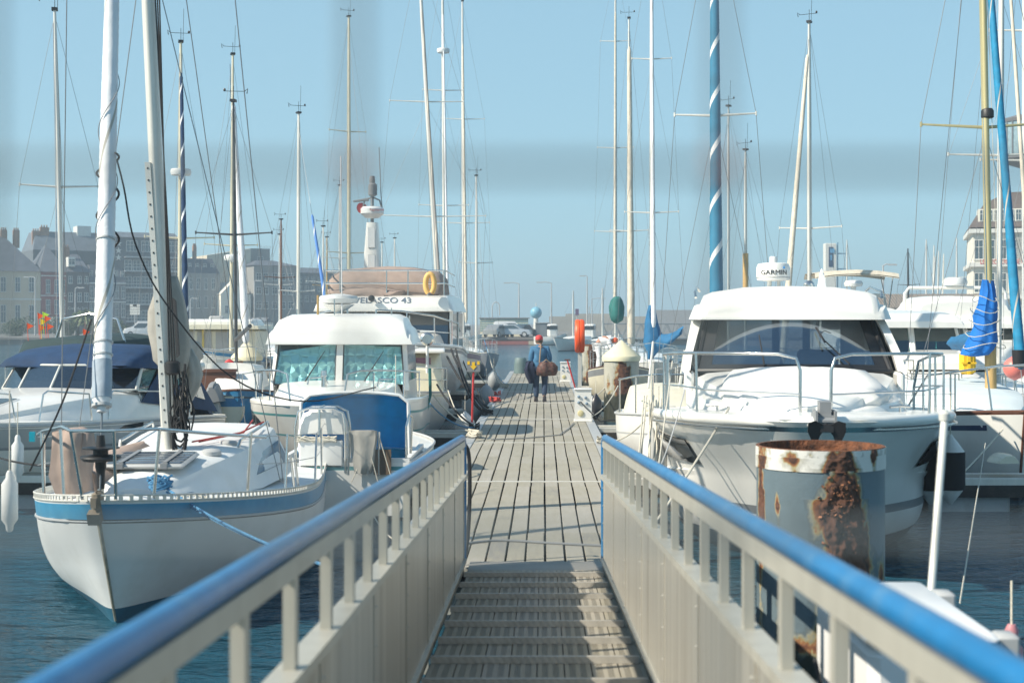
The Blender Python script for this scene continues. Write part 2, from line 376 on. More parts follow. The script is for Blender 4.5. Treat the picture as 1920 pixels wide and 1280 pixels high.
for side, lat in ((-1, latL), (1, latR)):
    q = MB(); pts = [gp(lat(z), z, 1.085) for z in (Z0, 3, 6, 9, Z1 - .12)]
    e = gp(lat(Z1), Z1, 1.085); pts += [e + Vector((0, -.04, -.012)), e + Vector((0, .02, -.05)), e + Vector((0, .04, -.13)), e + Vector((0, .04, -1.05))]
    q.tube(pts, .028, 14); q.build('handrail', HBLUE, gw)
    q = MB(); a, b = gp(lat(Z0), Z0, 1.033), gp(lat(Z1), Z1, 1.033)
    def bar(q, a, b, w, h): 
        w /= 2; h /= 2
        q.loft([[p + Vector(c) for c in ((-w, 0, -h), (w, 0, -h), (w, 0, h), (-w, 0, h))] for p in (a, b)])
    bar(q, a, b, .042, .05); q.build('top_rail', PAINT, gw, False)
    q = MB(); bar(q, gp(lat(Z0), Z0, .765), gp(lat(Z1), Z1, .765), .075, .03); q.build('ledge', PAINT, gw, False)
    q = MB(); bar(q, gp(lat(Z0), Z0, .36), gp(lat(Z1), Z1, .36), .022, .775); q.build('side_panel', PANEL, gw, False)
    for k in range(9):
        q = MB(); z = 1.3 + k * 1.3; a, b = gp(lat(z) - side * .013, z, .02), gp(lat(z) - side * .013, z, .745); q.bb(a.x - .003, a.x + .003, a.y - .022, a.y + .022, a.z, b.z); 
        for j in range(5): c = a.lerp(b, (j + .5) / 5); q.lathe([(.009, 0), (.006, .004)], c + Vector((-side * .003, .01, 0)), 6)
        q.build('panel_joint', PANEL, gw, False)
    q = MB(); bar(q, gp(lat(Z0) - side * .02, Z0, .075), gp(lat(Z1) - side * .02, Z1, .075), .03, .014); q.build('kick_strip', PAINT, gw, False)
    bl = MB(); bl.box((0, 0, 0), (.030, .050, .246)); base = None; z = 11.74; k = 0
    while z > Z0:
        if base is None: base = bl.build('baluster', PAINT, gw, False); ob = base
        else: ob = base.copy(); col.objects.link(ob); ob.parent = gw
        ob.location = gp(lat(z), z, .894); z -= .51 if z > 4.6 else .60; k += 1
    q = MB()
    for k in range(5):
        z = Z0 + .6 + k * 2.2; a = gp(lat(z) + side * .035, z, .76); q.bb(a.x - .022, a.x + .022, a.y - .025, a.y + .025, a.z - .92, a.z)
    q.build('outer_posts', PAINT, gw, False)
# boards with two ribbed bands each
bw = .1375; prof = []
def rib(x0, x1, n):
    out = []
    for k in range(n):
        a = x0 + (x1 - x0) * k / n; b = x0 + (x1 - x0) * (k + .5) / n; c = x0 + (x1 - x0) * (k + 1) / n
        out += [(a, -.004), (b, -.004), (b, 0), (c, 0)]
    return out
top = [(-bw / 2, 0), (-.045, 0)] + rib(-.045, -.012, 5) + [(.012, 0)] + rib(.012, .045, 5) + [(bw / 2, 0)]
sec = top + [(bw / 2, -.03), (-bw / 2, -.03)]
board = None
for (za, zb) in ((Z0, 4.6), (4.61, 8.2), (8.21, Z1)):
    for i in range(8):
        L_ = zb - za
        q = MB(); q.loft([[Vector((x, yy, z_ - .05 * yy)) for x, z_ in sec] for yy in (0, L_)])
        zc = za; c = (latL(6) + latR(6)) / 2 + .0
        ob = q.build('board', GPLANK, gw, False); ob.location = gp(c + (i - 3.5) * .144, zc, 0)
TREAD = M('tread bar with diagonal ribs', (.36, .34, .30), .6, .2, var=.12, scale=12)
n = TREAD.node_tree; wv = n.nodes.new('ShaderNodeTexWave'); wv.inputs['Scale'].default_value = 14; mp = n.nodes.new('ShaderNodeMapping'); mp.inputs['Rotation'].default_value = (0, R(45), R(40)); tc = n.nodes.new('ShaderNodeTexCoord')
n.links.new(tc.outputs['Object'], mp.inputs[0]); n.links.new(mp.outputs[0], wv.inputs['Vector']); bp = n.nodes.new('ShaderNodeBump'); bp.inputs['Distance'].default_value = .002; bp.inputs['Strength'].default_value = .6
n.links.new(wv.outputs['Fac'], bp.inputs['Height']); n.links.new(bp.outputs[0], n.nodes['Principled BSDF'].inputs['Normal'])
z = 11.28
while z > 1.3:
    q = MB(); c = (latL(z) + latR(z)) / 2; hw = (latR(z) - latL(z)) / 2 - .035
    q.loft([[Vector((x, -.030, .001)), Vector((x, -.022, .036)), Vector((x, .022, .036)), Vector((x, .030, .001))] for x in (-hw, hw)])
    ob = q.build('tread_bar', TREAD, gw, False); ob.location = gp(c, z, 0); ob.rotation_euler = (-math.atan(.05), 0, 0); z -= .6
q = MB(); a, b = gp(-.045, Z0, -.06), gp(-.045, Z1, -.06); bar(q, a, b, 1.16, .04); q.build('under_frame', BLACK, gw, False)
q = MB(); q.bb(-.62, .50, -.35, .12, -.004, .010); q.build('hinge_plate', M('worn hinge plate', (.25, .24, .22), .6, .4), gw, False)
q = MB(); q.tube(cr([gp(latL(11.9) - .03, 11.95, 1.06), gp(latL(11.9) + .035, 12.04, .95), gp(latL(11.9) + .045, 12.06, .6), gp(latL(11.9) + .03, 12.05, .25), gp(latL(11.9), 12.0, .02)]), .017, 8)
o = q.build('cable', BLACK); o.location = (0, 12.0, PD); tag(o, 'black cable drooping at the foot of the left gangway rail', 'cable')
q = MB(); q.tube(cr([(-1.1, 12.9 - .3, PD + .01), (-.5, 13.25, PD + .012), (.1, 13.1, PD + .012), (.55, 12.95, PD + .012), (1.05, 12.8, PD + .012)]), .011, 6)
o = q.build('cable', GREYM); tag(o, 'grey cable lying across the planks at the gangway foot', 'cable')
q = MB(); q.bb(-6, 6, -14, .96, -1, .98, bev=.05); o = struct(q.build('quay_landing', M('landing concrete', (.30, .29, .27), .85, bump=.3), smooth=False)); o['label'] = 'concrete quay at the head of the gangway'

# ------------------------------------------------------------------ piles
def pile_mat(name, paint, attr='wear'):
    m = bpy.data.materials.new(name); m.use_nodes = True; n = m.node_tree; b = n.nodes['Principled BSDF']
    at = n.nodes.new('ShaderNodeAttribute'); at.attribute_name = attr
    sp = n.nodes.new('ShaderNodeSeparateColor'); n.links.new(at.outputs['Color'], sp.inputs[0])
    tc = n.nodes.new('ShaderNodeTexCoord')
    nf = n.nodes.new('ShaderNodeTexNoise'); nf.inputs['Scale'].default_value = 22; nf.inputs['Detail'].default_value = 8; nf.inputs['Roughness'].default_value = .7; n.links.new(tc.outputs['Object'], nf.inputs['Vector'])
    nc = n.nodes.new('ShaderNodeMath'); nc.operation = 'MULTIPLY_ADD'; n.links.new(nf.outputs['Fac'], nc.inputs[0]); nc.inputs[1].default_value = .30; n.links.new(sp.outputs[0], nc.inputs[2])
    su = n.nodes.new('ShaderNodeMath'); su.operation = 'SUBTRACT'; n.links.new(nc.outputs[0], su.inputs[0]); su.inputs[1].default_value = .15
    cr = n.nodes.new('ShaderNodeValToRGB'); e = cr.color_ramp.elements
    e[0].position = .30; e[0].color = (0, 0, 0, 1); e[1].position = .5; e[1].color = (.30, .25, .13, 1)
    for p, c in ((.42, (.30, .29, .21)), (.56, (.27, .13, .055)), (.66, (.16, .065, .035)), (.78, (.055, .032, .026)), (.95, (.12, .055, .035))):
        k = e.new(p); k.color = c + (1,)
    n.links.new(su.outputs[0], cr.inputs[0])
    pn = n.nodes.new('ShaderNodeTexNoise'); pn.inputs['Scale'].default_value = 2.5; pn.inputs['Detail'].default_value = 8; n.links.new(tc.outputs['Object'], pn.inputs['Vector'])
    pc = n.nodes.new('ShaderNodeValToRGB'); pc.color_ramp.elements[0].position = .3; pc.color_ramp.elements[1].position = .7
    pc.color_ramp.elements[0].color = tuple(x * .85 for x in paint) + (1,); pc.color_ramp.elements[1].color = tuple(x * 1.15 for x in paint) + (1,)
    n.links.new(pn.outputs['Fac'], pc.inputs[0])
    fr = n.nodes.new('ShaderNodeMapRange'); fr.inputs[1].default_value = .27; fr.inputs[2].default_value = .50; n.links.new(su.outputs[0], fr.inputs[0])
    mx = n.nodes.new('ShaderNodeMix'); mx.data_type = 'RGBA'; n.links.new(fr.outputs[0], mx.inputs[0]); n.links.new(pc.outputs[0], mx.inputs[6]); n.links.new(cr.outputs[0], mx.inputs[7])
    al = n.nodes.new('ShaderNodeMix'); al.data_type = 'RGBA'; n.links.new(sp.outputs[1], al.inputs[0]); n.links.new(mx.outputs[2], al.inputs[6]); al.inputs[7].default_value = (.030, .034, .024, 1)
    n.links.new(al.outputs[2], b.inputs['Base Color'])
    rr = n.nodes.new('ShaderNodeMapRange'); rr.inputs[3].default_value = .45; rr.inputs[4].default_value = .92; n.links.new(fr.outputs[0], rr.inputs[0]); n.links.new(rr.outputs[0], b.inputs['Roughness'])
    bp = n.nodes.new('ShaderNodeBump'); bp.inputs['Strength'].default_value = .6; bp.inputs['Distance'].default_value = .012; n.links.new(su.outputs[0], bp.inputs['Height']); n.links.new(bp.outputs[0], b.inputs['Normal'])
    return m
PILEP = pile_mat('grey blue pile paint with rust', (.12, .165, .19))
PILEW = pile_mat('white band paint with rust', (.66, .65, .60))
PILEC = pile_mat('cream grey pile paint with rust', (.40, .39, .33))
def pile_shell(name, r, z0, z1, mat, parent, seed, th0, patches, lowz, nu=150, nv=150, edge=0, hollow=False):
    vs = []; wear = []
    for j in range(nv + 1):
        z = z0 + (z1 - z0) * j / nv
        for i in range(nu):
            a = 2 * PI * i / nu
            P = Vector((math.cos(a) * 3, math.sin(a) * 3, z * 3.2)) + Vector((seed * 7.7, seed, 0))
            nv_ = noise.fractal(P * .9, .8, 2, 5) ; n2 = noise.noise(Vector((math.cos(a) * 9, math.sin(a) * 9, z * .9 + seed)))
            n3 = noise.fractal(P * 2.6, .8, 2, 4)
            w_ = .12 + .10 * max(0, nv_) + .03 * n3
            for (ta, tz, ra, rz_, amp) in patches:
                da = (a - ta + PI) % (2 * PI) - PI
                g = math.exp(-((da / ra) ** 2 + ((z - tz) / rz_) ** 2) ** 1.3)
                w_ += g * amp * (.80 + .75 * nv_ + .30 * n3)
                if z < tz:      # stain running down under the patch
                    w_ += .60 * amp * math.exp(-(da / (ra * (1.15 + .25 * (tz - z)))) ** 2) * (.78 + .55 * n2 + .34 * n3) * (1 - .25 * (tz - z))
            if edge and z > z1 - edge: w_ += .26 * max(0, nv_) + .26 * max(0, n3)
            low = max(0, min(1, (lowz + .10 * nv_ + .05 * n2 - z) / .06))
            if low < 1: w_ += .45 * max(0, 1 - abs(z - lowz - .06) / .12) * (.55 + .9 * nv_)
            w_ = max(0, min(1, w_))
            rough = max(0, w_ - .60) * (n3 * .05 + noise.noise(P * 9) * .022) + (.004 if w_ < .5 else 0)
            rr = r + rough
            vs.append(Vector((rr * math.cos(a), rr * math.sin(a), z))); wear.append((w_, low))
    q = MB(); q.v = vs
    for j in range(nv):
        for i in range(nu):
            q.f.append((j * nu + i, j * nu + (i + 1) % nu, (j + 1) * nu + (i + 1) % nu, (j + 1) * nu + i)); q.m.append(0)
    ob = q.build(name, mat, parent, sharp=70)
    ca = ob.data.color_attributes.new('wear', 'FLOAT_COLOR', 'POINT')
    for i, (a, b) in enumerate(wear): ca.data[i].color = (a, b, 0, 1)
    return ob
P0 = W(1538, 1250, 10.35); P0.z = 0
big = thing('mooring_pile', 'large open topped steel pile, grey with flaking rust, beside the gangway', 'pile', P0)
rP = .455; HT = WH(835, 10.35)
tc_ = -PI / 2
pile_shell('shell', rP, -.6, HT - .14, PILEP, big, 3, 0, [(tc_ + .12, HT - .34, .34, .24, 1.0), (tc_ + .34, HT - .66, .22, .22, .6), (tc_ - 1.35, HT - .3, .12, .5, .8), (tc_ + .35, .75, .32, .45, .55), (tc_ + .9, .55, .35, .35, .45), (tc_ - .9, HT - .38, .05, .08, .6)], .22, 220, 220)
pile_shell('top_band', rP + .007, HT - .15, HT, PILEW, big, 8, 0, [(tc_ + .12, HT - .12, .26, .10, .85), (tc_ + .72, HT - .03, .07, .05, 1.0), (tc_ - .6, HT - .05, .22, .05, .50), (tc_ - 1.3, HT - .06, .22, .15, .6)], -5, 220, 24, edge=.05)
q = MB(); N = 64; q.loft([[Vector((r_ * math.cos(2 * PI * k / N), r_ * math.sin(2 * PI * k / N), z_)) for k in range(N)] for r_, z_ in ((rP + .008, HT - .004), (rP + .004, HT + .004), (rP - .016, HT + .004), (rP - .018, HT - .02), (rP - .02, HT - .5), (.001, HT - .52))], True, False)
q.build('rim', RUST, big)
q = MB()
for k in range(60):
    a = tc_ + .12 + random.gauss(0, .14); z = HT - .36 + random.gauss(0, .11); s_ = random.uniform(.006, .018)
    c = Vector((math.cos(a) * (rP + .010), math.sin(a) * (rP + .010), min(z, HT - .16))); q.box(c, (s_ * 1.5, s_ * .22, s_), a + PI / 2 + random.uniform(-.6, .6), rx=random.uniform(-.7, .7), ry=random.uniform(-1, 1))
o = q.build('rust_flakes', M('rust flake', (.23, .10, .05), .9, var=.6, scale=25, bump=.6), big); o['kind'] = 'stuff'
def capped(label, px, d, diam, pycap, pyeave, seed, mat=None, patches=()):
    c = W(px, 800, d); c.z = 0; t = thing('mooring_pile', label, 'pile', c)
    he = WH(pyeave, d); ha = WH(pycap, d); r = diam / 2
    pile_shell('shell', r, -.5, he, mat or PILEC, t, seed, 0, patches or [(tc_ - .1, he - .5, .38, .42, .95), (tc_ + .3, he - .2, .2, .15, .8), (tc_ - .9, he - .6, .15, .3, .6), (tc_ + .3, .9, .4, .3, .7)], .75, 90, 110)
    q = MB(); q.lathe([(r * 1.10, he - .06), (r * 1.12, he + .05), (r * 1.09, he + .07), (.03, ha), (.005, ha + .01)], n=40); q.build('cone_cap', CAPM, t)
capped('cream grey rusted pile with a cone cap beside the white supply box', 1165, 36.5, .89, 638, 672, 5)
capped('dark pile with a cream cone cap behind the cabin boat with teal windows', 463, 44, .87, 638, 672, 12, PILEP, [(tc_ - .3, 1.2, .3, .5, .9)])
def small_pile(label, px, d, diam, pt, seed):
    c = W(px, 800, d); c.z = 0; t = thing('mooring_pile', label, 'pile', c); he = WH(pt, d)
    pile_shell('shell', diam / 2, -.5, he, PILEC, t, seed, 0, [(tc_ + .5, he - .2, .9, .25, 1.1), (tc_ - .2, he - 1, .5, .5, .4)], .4, 60, 60)
    q = MB(); q.lathe([(diam / 2 + .01, he - .05), (diam / 2 + .01, he + .01), (.01, he + .012)], n=24); q.build('top_plate', RUST, t)
small_pile('short rusty topped pile behind the orange ring box', 1108, 52, .66, 646, 21)
# ------------------------------------------------------------------ land and far buildings
LAND = .81
STONE = M('quay stone', (.24, .22, .20), .85, var=.2, scale=.6, bump=.4, bscale=3)
ASPH = M('quay paving', (.17, .165, .155), .9, var=.15, scale=.2)
q = MB(); q.bb(-420, 420, 158, 900, -3, LAND - .25); o = struct(q.build('quay_wall', STONE, smooth=False)); o['label'] = 'stone quay wall across the harbour'
q = MB(); q.bb(-420, 420, 157.7, 900, LAND - .246, LAND); o = struct(q.build('quay_ground', ASPH, smooth=False)); o['label'] = 'paved quay behind the harbour'
for (xa, xb, c, nm) in ((905, 991, (.30, .10, .09), 'brick red'), (991, 1044, (.50, .44, .34), 'pale'), (1044, 1100, (.12, .13, .13), 'dark timber')):
    q = MB(); q.bb(WX(xa, 157.5), WX(xb, 157.5), 157.3, 157.98, .02, LAND - .40); o = struct(q.build('quay_wall_facing', M(nm + ' quay facing', c, .85, bump=.3, bscale=4), smooth=False)); o['label'] = nm + ' facing of the quay wall'
PHI = R(30); ZO = 200.0; XO = WX(-70, ZO)
def sfor(px, off=0):
    k = (px - CX) / F; x0 = XO - off * math.sin(PHI); z0 = ZO + off * math.cos(PHI)
    return (k * z0 - x0) / (math.cos(PHI) - k * math.sin(PHI))
SLATE = M('slate roof', (.085, .095, .115), .6, var=.2, scale=1.2, bump=.5, bscale=10)
SLATE2 = M('blue grey slate', (.12, .14, .165), .6, var=.2, scale=1.0, bump=.5, bscale=10)
WTRIM = M('white window trim', (.62, .62, .58), .6, var=.05)
RCREAM = M('cream render', (.52, .45, .34), .85, var=.08, scale=.5)
RRED = M('red brick front', (.26, .075, .07), .85, var=.15, scale=.8)
RDARK = M('dark brick front', (.10, .095, .10), .85, var=.2, scale=1)
RGREY = M('grey render', (.27, .27, .26), .85, var=.1, scale=.5)
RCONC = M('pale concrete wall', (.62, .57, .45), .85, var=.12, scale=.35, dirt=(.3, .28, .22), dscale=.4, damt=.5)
RHOTEL = M('hotel cladding', (.10, .115, .13), .7, var=.15, scale=.6)
CHIM = M('chimney brick', (.30, .17, .11), .85, var=.2)
_win = {}
def window(parent, x, z, w, h, trim=WTRIM, bars=1, sill=True, y=0):
    key = (round(w, 2), round(h, 2), trim.name, bars)
    if key not in _win:
        f = MB(); t = .07 if w > .6 else .05
        f.bb(-w / 2 - t, w / 2 + t, -.05, 0, h / 2, h / 2 + t); f.bb(-w / 2 - t, w / 2 + t, -.05, 0, -h / 2 - t, -h / 2)
        f.bb(-w / 2 - t, -w / 2, -.05, 0, -h / 2, h / 2); f.bb(w / 2, w / 2 + t, -.05, 0, -h / 2, h / 2)
        for k in range(bars): c = -w / 2 + w * (k + 1) / (bars + 1); f.bb(c - .025, c + .025, -.03, 0, -h / 2, h / 2)
        f.bb(-w / 2, w / 2, -.03, 0, h * .12, h * .12 + .05)
        if sill: f.bb(-w / 2 - .12, w / 2 + .12, -.12, 0, -h / 2 - t - .06, -h / 2 - t)
        p = MB(); p.bb(-w / 2, w / 2, -.012, -.004, -h / 2, h / 2)
        fo = f.build('window', trim, parent, False); po = p.build('pane', GLB, fo, False); _win[key] = (fo, po)
    else:
        a, b = _win[key]; fo = a.copy(); col.objects.link(fo); fo.parent = parent; po = b.copy(); col.objects.link(po); po.parent = fo
    fo.location = (x, y, z); return fo
def building(name, label, pa, pb, eave, mat, depth=9, off=0, cat='building', base=None):
    """front between two pixel columns on the slanting quay line; eave given as a pixel row"""
    sa, sb = sfor(pa, off), sfor(pb, off)
    o_ = Vector((XO - off * math.sin(PHI) + sa * math.cos(PHI), ZO + off * math.cos(PHI) + sa * math.sin(PHI), LAND))
    t = thing(name, label, cat, o_, PHI); w = sb - sa; zc = o_.y + w / 2 * math.sin(PHI)
    H = WH(eave, zc) - LAND
    q = MB(); q.bb(0, w, 0, depth, -.2, H); q.build('wall', mat, t, False)
    t['H_'] = H; t['W_'] = w; t['Z_'] = zc
    del t['H_'], t['W_'], t['Z_']
    toz = lambda py: WH(py, zc) - LAND
    tox = lambda px: sfor(px, off) - sa
    return t, w, H, toz, tox
def hip(t, w, d, H, R_, mat, y0=0, x0=0, inset=.3, over=.25):
    q = MB(); r = inset
    a = [(x0 - over, y0 - over, H), (x0 + w + over, y0 - over, H), (x0 + w + over, y0 + d + over, H), (x0 - over, y0 + d + over, H), (x0 + w * r, y0 + d / 2, H + R_), (x0 + w * (1 - r), y0 + d / 2, H + R_)]
    q.add(a, [(0, 1, 5, 4), (1, 2, 5), (2, 3, 4, 5), (3, 0, 4), (3, 2, 1, 0)]); return q.build('roof', mat, t, False)
def chimney(roof, x, y, z, w=.9, h=1.4):
    q = MB(); q.bb(x - w / 2, x + w / 2, y - .3, y + .3, z - 1.2, z + h); 
    for k in range(3): q.lathe([(.11, z + h), (.09, z + h + .35), (.05, z + h + .36)], (x - w * .3 + w * .3 * k, y, 0), 8)
    q.build('chimney', CHIM, roof, False)
# cream corner house
t, w, H, tz, tx = building('house', 'cream rendered house with big slate roof at the left edge', -60, 76, 508, RCREAM, 12)
rf = hip(t, w, 12, H, tz(438) - H, SLATE, inset=.42)
for x in (44, 20): chimney(rf, tx(x), 6, tz(442) - .2)
for row in ((514, 552), (572, 604)):
    for c in (-48, -22, 6, 33, 59): window(t, tx(c), (tz(row[0]) + tz(row[1])) / 2, .62, tz(row[0] + 12) - tz(row[1]) if row[0] < 560 else tz(row[0]) - tz(row[1]))
q = MB(); q.bb(-.1, w + .1, -.08, 0, tz(562), tz(559)); q.build('string_course', WTRIM, t, False)
for c in (2, 24, 48, 56):
    q = MB(); q.box((tx(c), 2.9, (tz(490))), (.5, .06, .7), rx=-R(50)); q.build('skylight', GLB, t, False)
# red front
t, w, H, tz, tx = building('house', 'narrow dark red house with tall white trimmed windows', 77, 124, 510, RRED, 12)
hip(t, w, 12, H, tz(455) - H, SLATE, inset=.48)
for c in (90, 106, 118):
    window(t, tx(c), (tz(523) + tz(551)) / 2, .50, 1.9); window(t, tx(c), (tz(560) + tz(590)) / 2, .50, 2.0)
for p in (518, 555, 596):
    q = MB(); q.bb(0, w, -.1, 0, tz(p), tz(p) + .14); q.build('string_course', WTRIM, t, False)
q = MB(); q.bb(.2, w - .2, -.06, 0, .1, tz(604)); q.build('shop_front', GLB, t, False)
# dark brick house
t, w, H, tz, tx = building('house', 'dark brick house with a white dormer beside the red house', 125, 166, 510, RDARK, 11)
rf = hip(t, w, 11, H, tz(474) - H, SLATE, inset=.1); chimney(rf, tx(133), 4, tz(474) - .2, 1.1, 1.2)
for c in (132, 149, 162):
    window(t, tx(c), (tz(517) + tz(532)) / 2, .45, .95); window(t, tx(c), (tz(548) + tz(566)) / 2, .50, 1.25)
q = MB(); q.bb(tx(128), tx(141), 0, 2, tz(500), tz(482)); q.build('dormer', WTRIM, t, False)
window(t, tx(134.5), tz(491), .8, .8, y=-.0)
text('lettering', 'Coin du Soir', .55, (tx(146), -.06, tz(578)), (R(90), 0, 0), WTRIM, t, .01)
# ornate house with mansard
t, w, H, tz, tx = building('house', 'ornate house with white window surrounds and mansard roof', 167, 236, 530, M('blue grey brick front', (.17, .17, .18), .85, var=.2), 11)
q = MB(); q.loft([[Vector(p) for p in ((0, 0, H), (w, 0, H), (w, 11, H), (0, 11, H))], [Vector(p) for p in ((.3, 1.2, tz(496)), (w - .3, 1.2, tz(496)), (w - .3, 9.8, tz(496)), (.3, 9.8, tz(496)))]]); q.build('roof', SLATE, t, False)
for c in (172, 188, 204, 219, 231):
    window(t, tx(c), tz(514), .42, .95, y=.45, sill=False); window(t, tx(c), tz(548), .46, 1.7); window(t, tx(c), tz(582), .46, 1.9)
for p in (531, 566):
    q = MB(); q.bb(0, w, -.14, 0, tz(p) - .1, tz(p) + .1); q.build('cornice', WTRIM, t, False)
# large slate building behind with stars, and hotel front
t, w, H, tz, tx = building('slate_block', 'tall slate clad hotel wing behind carrying three white stars', 62, 240, 470, RHOTEL, 10, off=12)
q = MB(); q.loft([[Vector(p) for p in ((0, 0, H), (w, 0, H), (w, 10, H), (0, 10, H))], [Vector(p) for p in ((.8, 2.5, tz(434)), (w - .2, 2.5, tz(434)), (w - .2, 8, tz(434)), (.8, 8, tz(434)))]]); rf = q.build('roof', SLATE2, t, False)
q = MB(); q.bb(tx(150), tx(176), 2, 5, tz(446), tz(422)); q.build('plant_room', WTRIM, t, False)
chimney(rf, tx(88), 2.2, tz(446), 1.3, 1.6); chimney(rf, tx(72), 2.2, tz(446), 1.1, 1.0)
t, w, H, tz, tx = building('hotel', 'dark modern hotel with balconies on five floors', 212, 334, 446, RHOTEL, 11, off=1.0, cat='hotel')
q = MB(); q.loft([[Vector(p) for p in ((-.2, -.3, H), (w + .2, -.3, H), (w + .2, 11, H), (-.2, 11, H))], [Vector(p) for p in ((.2, 1.5, tz(435)), (w - .2, 1.5, tz(435)), (w - .2, 9, tz(435)), (.2, 9, tz(435)))]]); q.build('roof', SLATE2, t, False)
def star(r, z, x):
    q = MB(); vs = [Vector((x + (r if k % 2 == 0 else r * .42) * math.sin(k * PI / 5), yy, z + (r if k % 2 == 0 else r * .42) * math.cos(k * PI / 5))) for yy in (-.12, -.04) for k in range(10)]
    q.add(vs, [tuple(range(10)), tuple(range(19, 9, -1))] + [(k, (k + 1) % 10, 10 + (k + 1) % 10, 10 + k) for k in range(10)]); return q
for p in (458, 471, 484): star(.52, tz(p), tx(222)).build('star', WTRIM, t, False)
WB = M('hotel window band', (.20, .27, .30), .25, var=.5, scale=1.2)
for i, p in enumerate((462, 498, 529, 560, 592)):
    q = MB(); q.bb(tx(232), w - .2, -.9, 0, tz(p + 12 if i else 484), tz(p + 12 if i else 484) + .12); q.build('balcony_slab', M('pale slab edge', (.35, .38, .40), .6), t, False)
    q = MB(); q.bb(tx(232), w - .2, -.92, -.88, tz(p + 12 if i else 484) + .12, tz(p + 12 if i else 484) + .2); 
    if i: q.bb(tx(232), w - .2, -.92, -.89, tz(p + 4) , tz(p + 4) + .06)
    q.build('balcony_rail', WTRIM, t, False)
    for c in ((247, 275, 302, 324) if i == 0 else (240, 256, 272, 288, 304, 320)):
        window(t, tx(c), tz(p), 1.5 if i == 0 else .95, 1.5, bars=2 if i == 0 else 1, sill=False)
t, w, H, tz, tx = building('house', 'grey town house with mansard dormers right of the hotel', 336, 412, 512, RGREY, 10)
q = MB(); q.loft([[Vector(p) for p in ((0, 0, H), (w, 0, H), (w, 10, H), (0, 10, H))], [Vector(p) for p in ((.3, 1.4, tz(484)), (w - .8, 1.4, tz(484)), (w - .8, 8, tz(484)), (.3, 8, tz(484)))]]); rf = q.build('roof', SLATE, t, False)
chimney(rf, tx(375), 3, tz(484), .5, 2.0)
for c in (345, 358, 372, 386, 400):
    window(t, tx(c), tz(500), .42, .95, y=.6, sill=False); window(t, tx(c), tz(532), .45, 1.6); window(t, tx(c), tz(566), .45, 1.7)
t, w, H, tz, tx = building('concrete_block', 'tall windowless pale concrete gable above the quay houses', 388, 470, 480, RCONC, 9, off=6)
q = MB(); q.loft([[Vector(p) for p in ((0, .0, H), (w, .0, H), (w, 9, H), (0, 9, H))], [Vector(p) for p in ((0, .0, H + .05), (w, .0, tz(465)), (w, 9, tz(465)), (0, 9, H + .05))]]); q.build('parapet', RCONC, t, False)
t, w, H, tz, tx = building('slate_block', 'grey slab block with roof edge antennas beside the concrete gable', 470, 506, 466, RGREY, 12, off=7.5)
q = MB()
for k in range(8): q.bb(w * .5 + k * .25, w * .5 + k * .25 + .04, .1, .14, H, H + .5)
q.build('antennas', GREYM, t, False)
for p in (486, 506): window(t, tx(488), tz(p), .9, .7)
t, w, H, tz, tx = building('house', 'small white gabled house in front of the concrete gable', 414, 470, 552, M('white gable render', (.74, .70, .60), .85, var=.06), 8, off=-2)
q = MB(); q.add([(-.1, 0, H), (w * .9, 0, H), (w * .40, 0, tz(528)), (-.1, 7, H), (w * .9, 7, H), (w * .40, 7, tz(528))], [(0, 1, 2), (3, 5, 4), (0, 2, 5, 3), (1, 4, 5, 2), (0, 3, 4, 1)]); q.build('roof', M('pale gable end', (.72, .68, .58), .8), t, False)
for c in (425, 442, 456): window(t, tx(c), tz(580), .45, 1.1)
t, w, H, tz, tx = building('apartment_block', 'grey apartment house with white framed windows and shallow roof', 476, 556, 498, RGREY, 10)
hip(t, w, 10, H, tz(486) - H, SLATE, inset=.3)
for r_ in (519, 545, 572):
    for c in (485, 498, 515, 530, 545): window(t, tx(c), tz(r_), .75, 1.0)
t, w, H, tz, tx = building('apartment_block', 'long dark house row with small windows behind the flybridge yacht', 557, 640, 512, M('slate grey front', (.16, .175, .19), .8, var=.15), 10, off=3)
hip(t, w, 10, H, tz(500) - H, SLATE, inset=.3)
for r_ in (525, 541, 560):
    for c in range(563, 636, 12): window(t, tx(c), tz(r_), .5, .8)
t, w, H, tz, tx = building('shed', 'low white sheds with grey roofs on the quay behind the cabin boat', 462, 512, 604, WTRIM, 4, off=-12, cat='shed')
for k in range(3):
    q = MB(); a, b = w * k / 3, w * (k + 1) / 3; q.add([(a, -.1, H), (b, -.1, H), ((a + b) / 2, -.1, H + .7), (a, 4, H), (b, 4, H), ((a + b) / 2, 4, H + .7)], [(0, 1, 2), (3, 5, 4), (0, 2, 5, 3), (1, 4, 5, 2), (0, 3, 4, 1)]); q.build('roof', SLATE2, t, False)
# museum on the right
zR = 135.0
rb = thing('museum', 'white curved quayside building with brown mansard and glass lookout', 'museum', (WX(1824, zR), zR, LAND), R(-14))
MW = M('white painted facade', (.70, .67, .58), .7, var=.05, scale=.5); RBRN = M('brown tile roof', (.12, .095, .085), .8, var=.15, bump=.3)
hz = lambda py: WH(py, zR) - LAND
q = MB(); q.bb(0, 12, 0, 12, -.1, hz(437)); q.build('wall', MW, rb, False)
for p in (437, 500, 560):
    q = MB(); q.bb(-.35, 12, -.45, 12.2, hz(p) - .02, hz(p) + .38); q.build('floor_band', WTRIM, rb, False)
q = MB(); q.loft([[Vector(p) for p in ((-.3, -.4, hz(435) + .4), (12, -.4, hz(435) + .4), (12, 12, hz(435) + .4), (-.3, 12, hz(435) + .4))], [Vector(p) for p in ((1.2, 2.2, hz(378)), (12, 2.2, hz(378)), (12, 9, hz(378)), (1.2, 9, hz(378)))], [Vector(p) for p in ((3.5, 4, hz(355)), (12, 4, hz(352)), (12, 8, hz(352)), (3.5, 8, hz(355)))]]); q.build('roof', RBRN, rb, False)
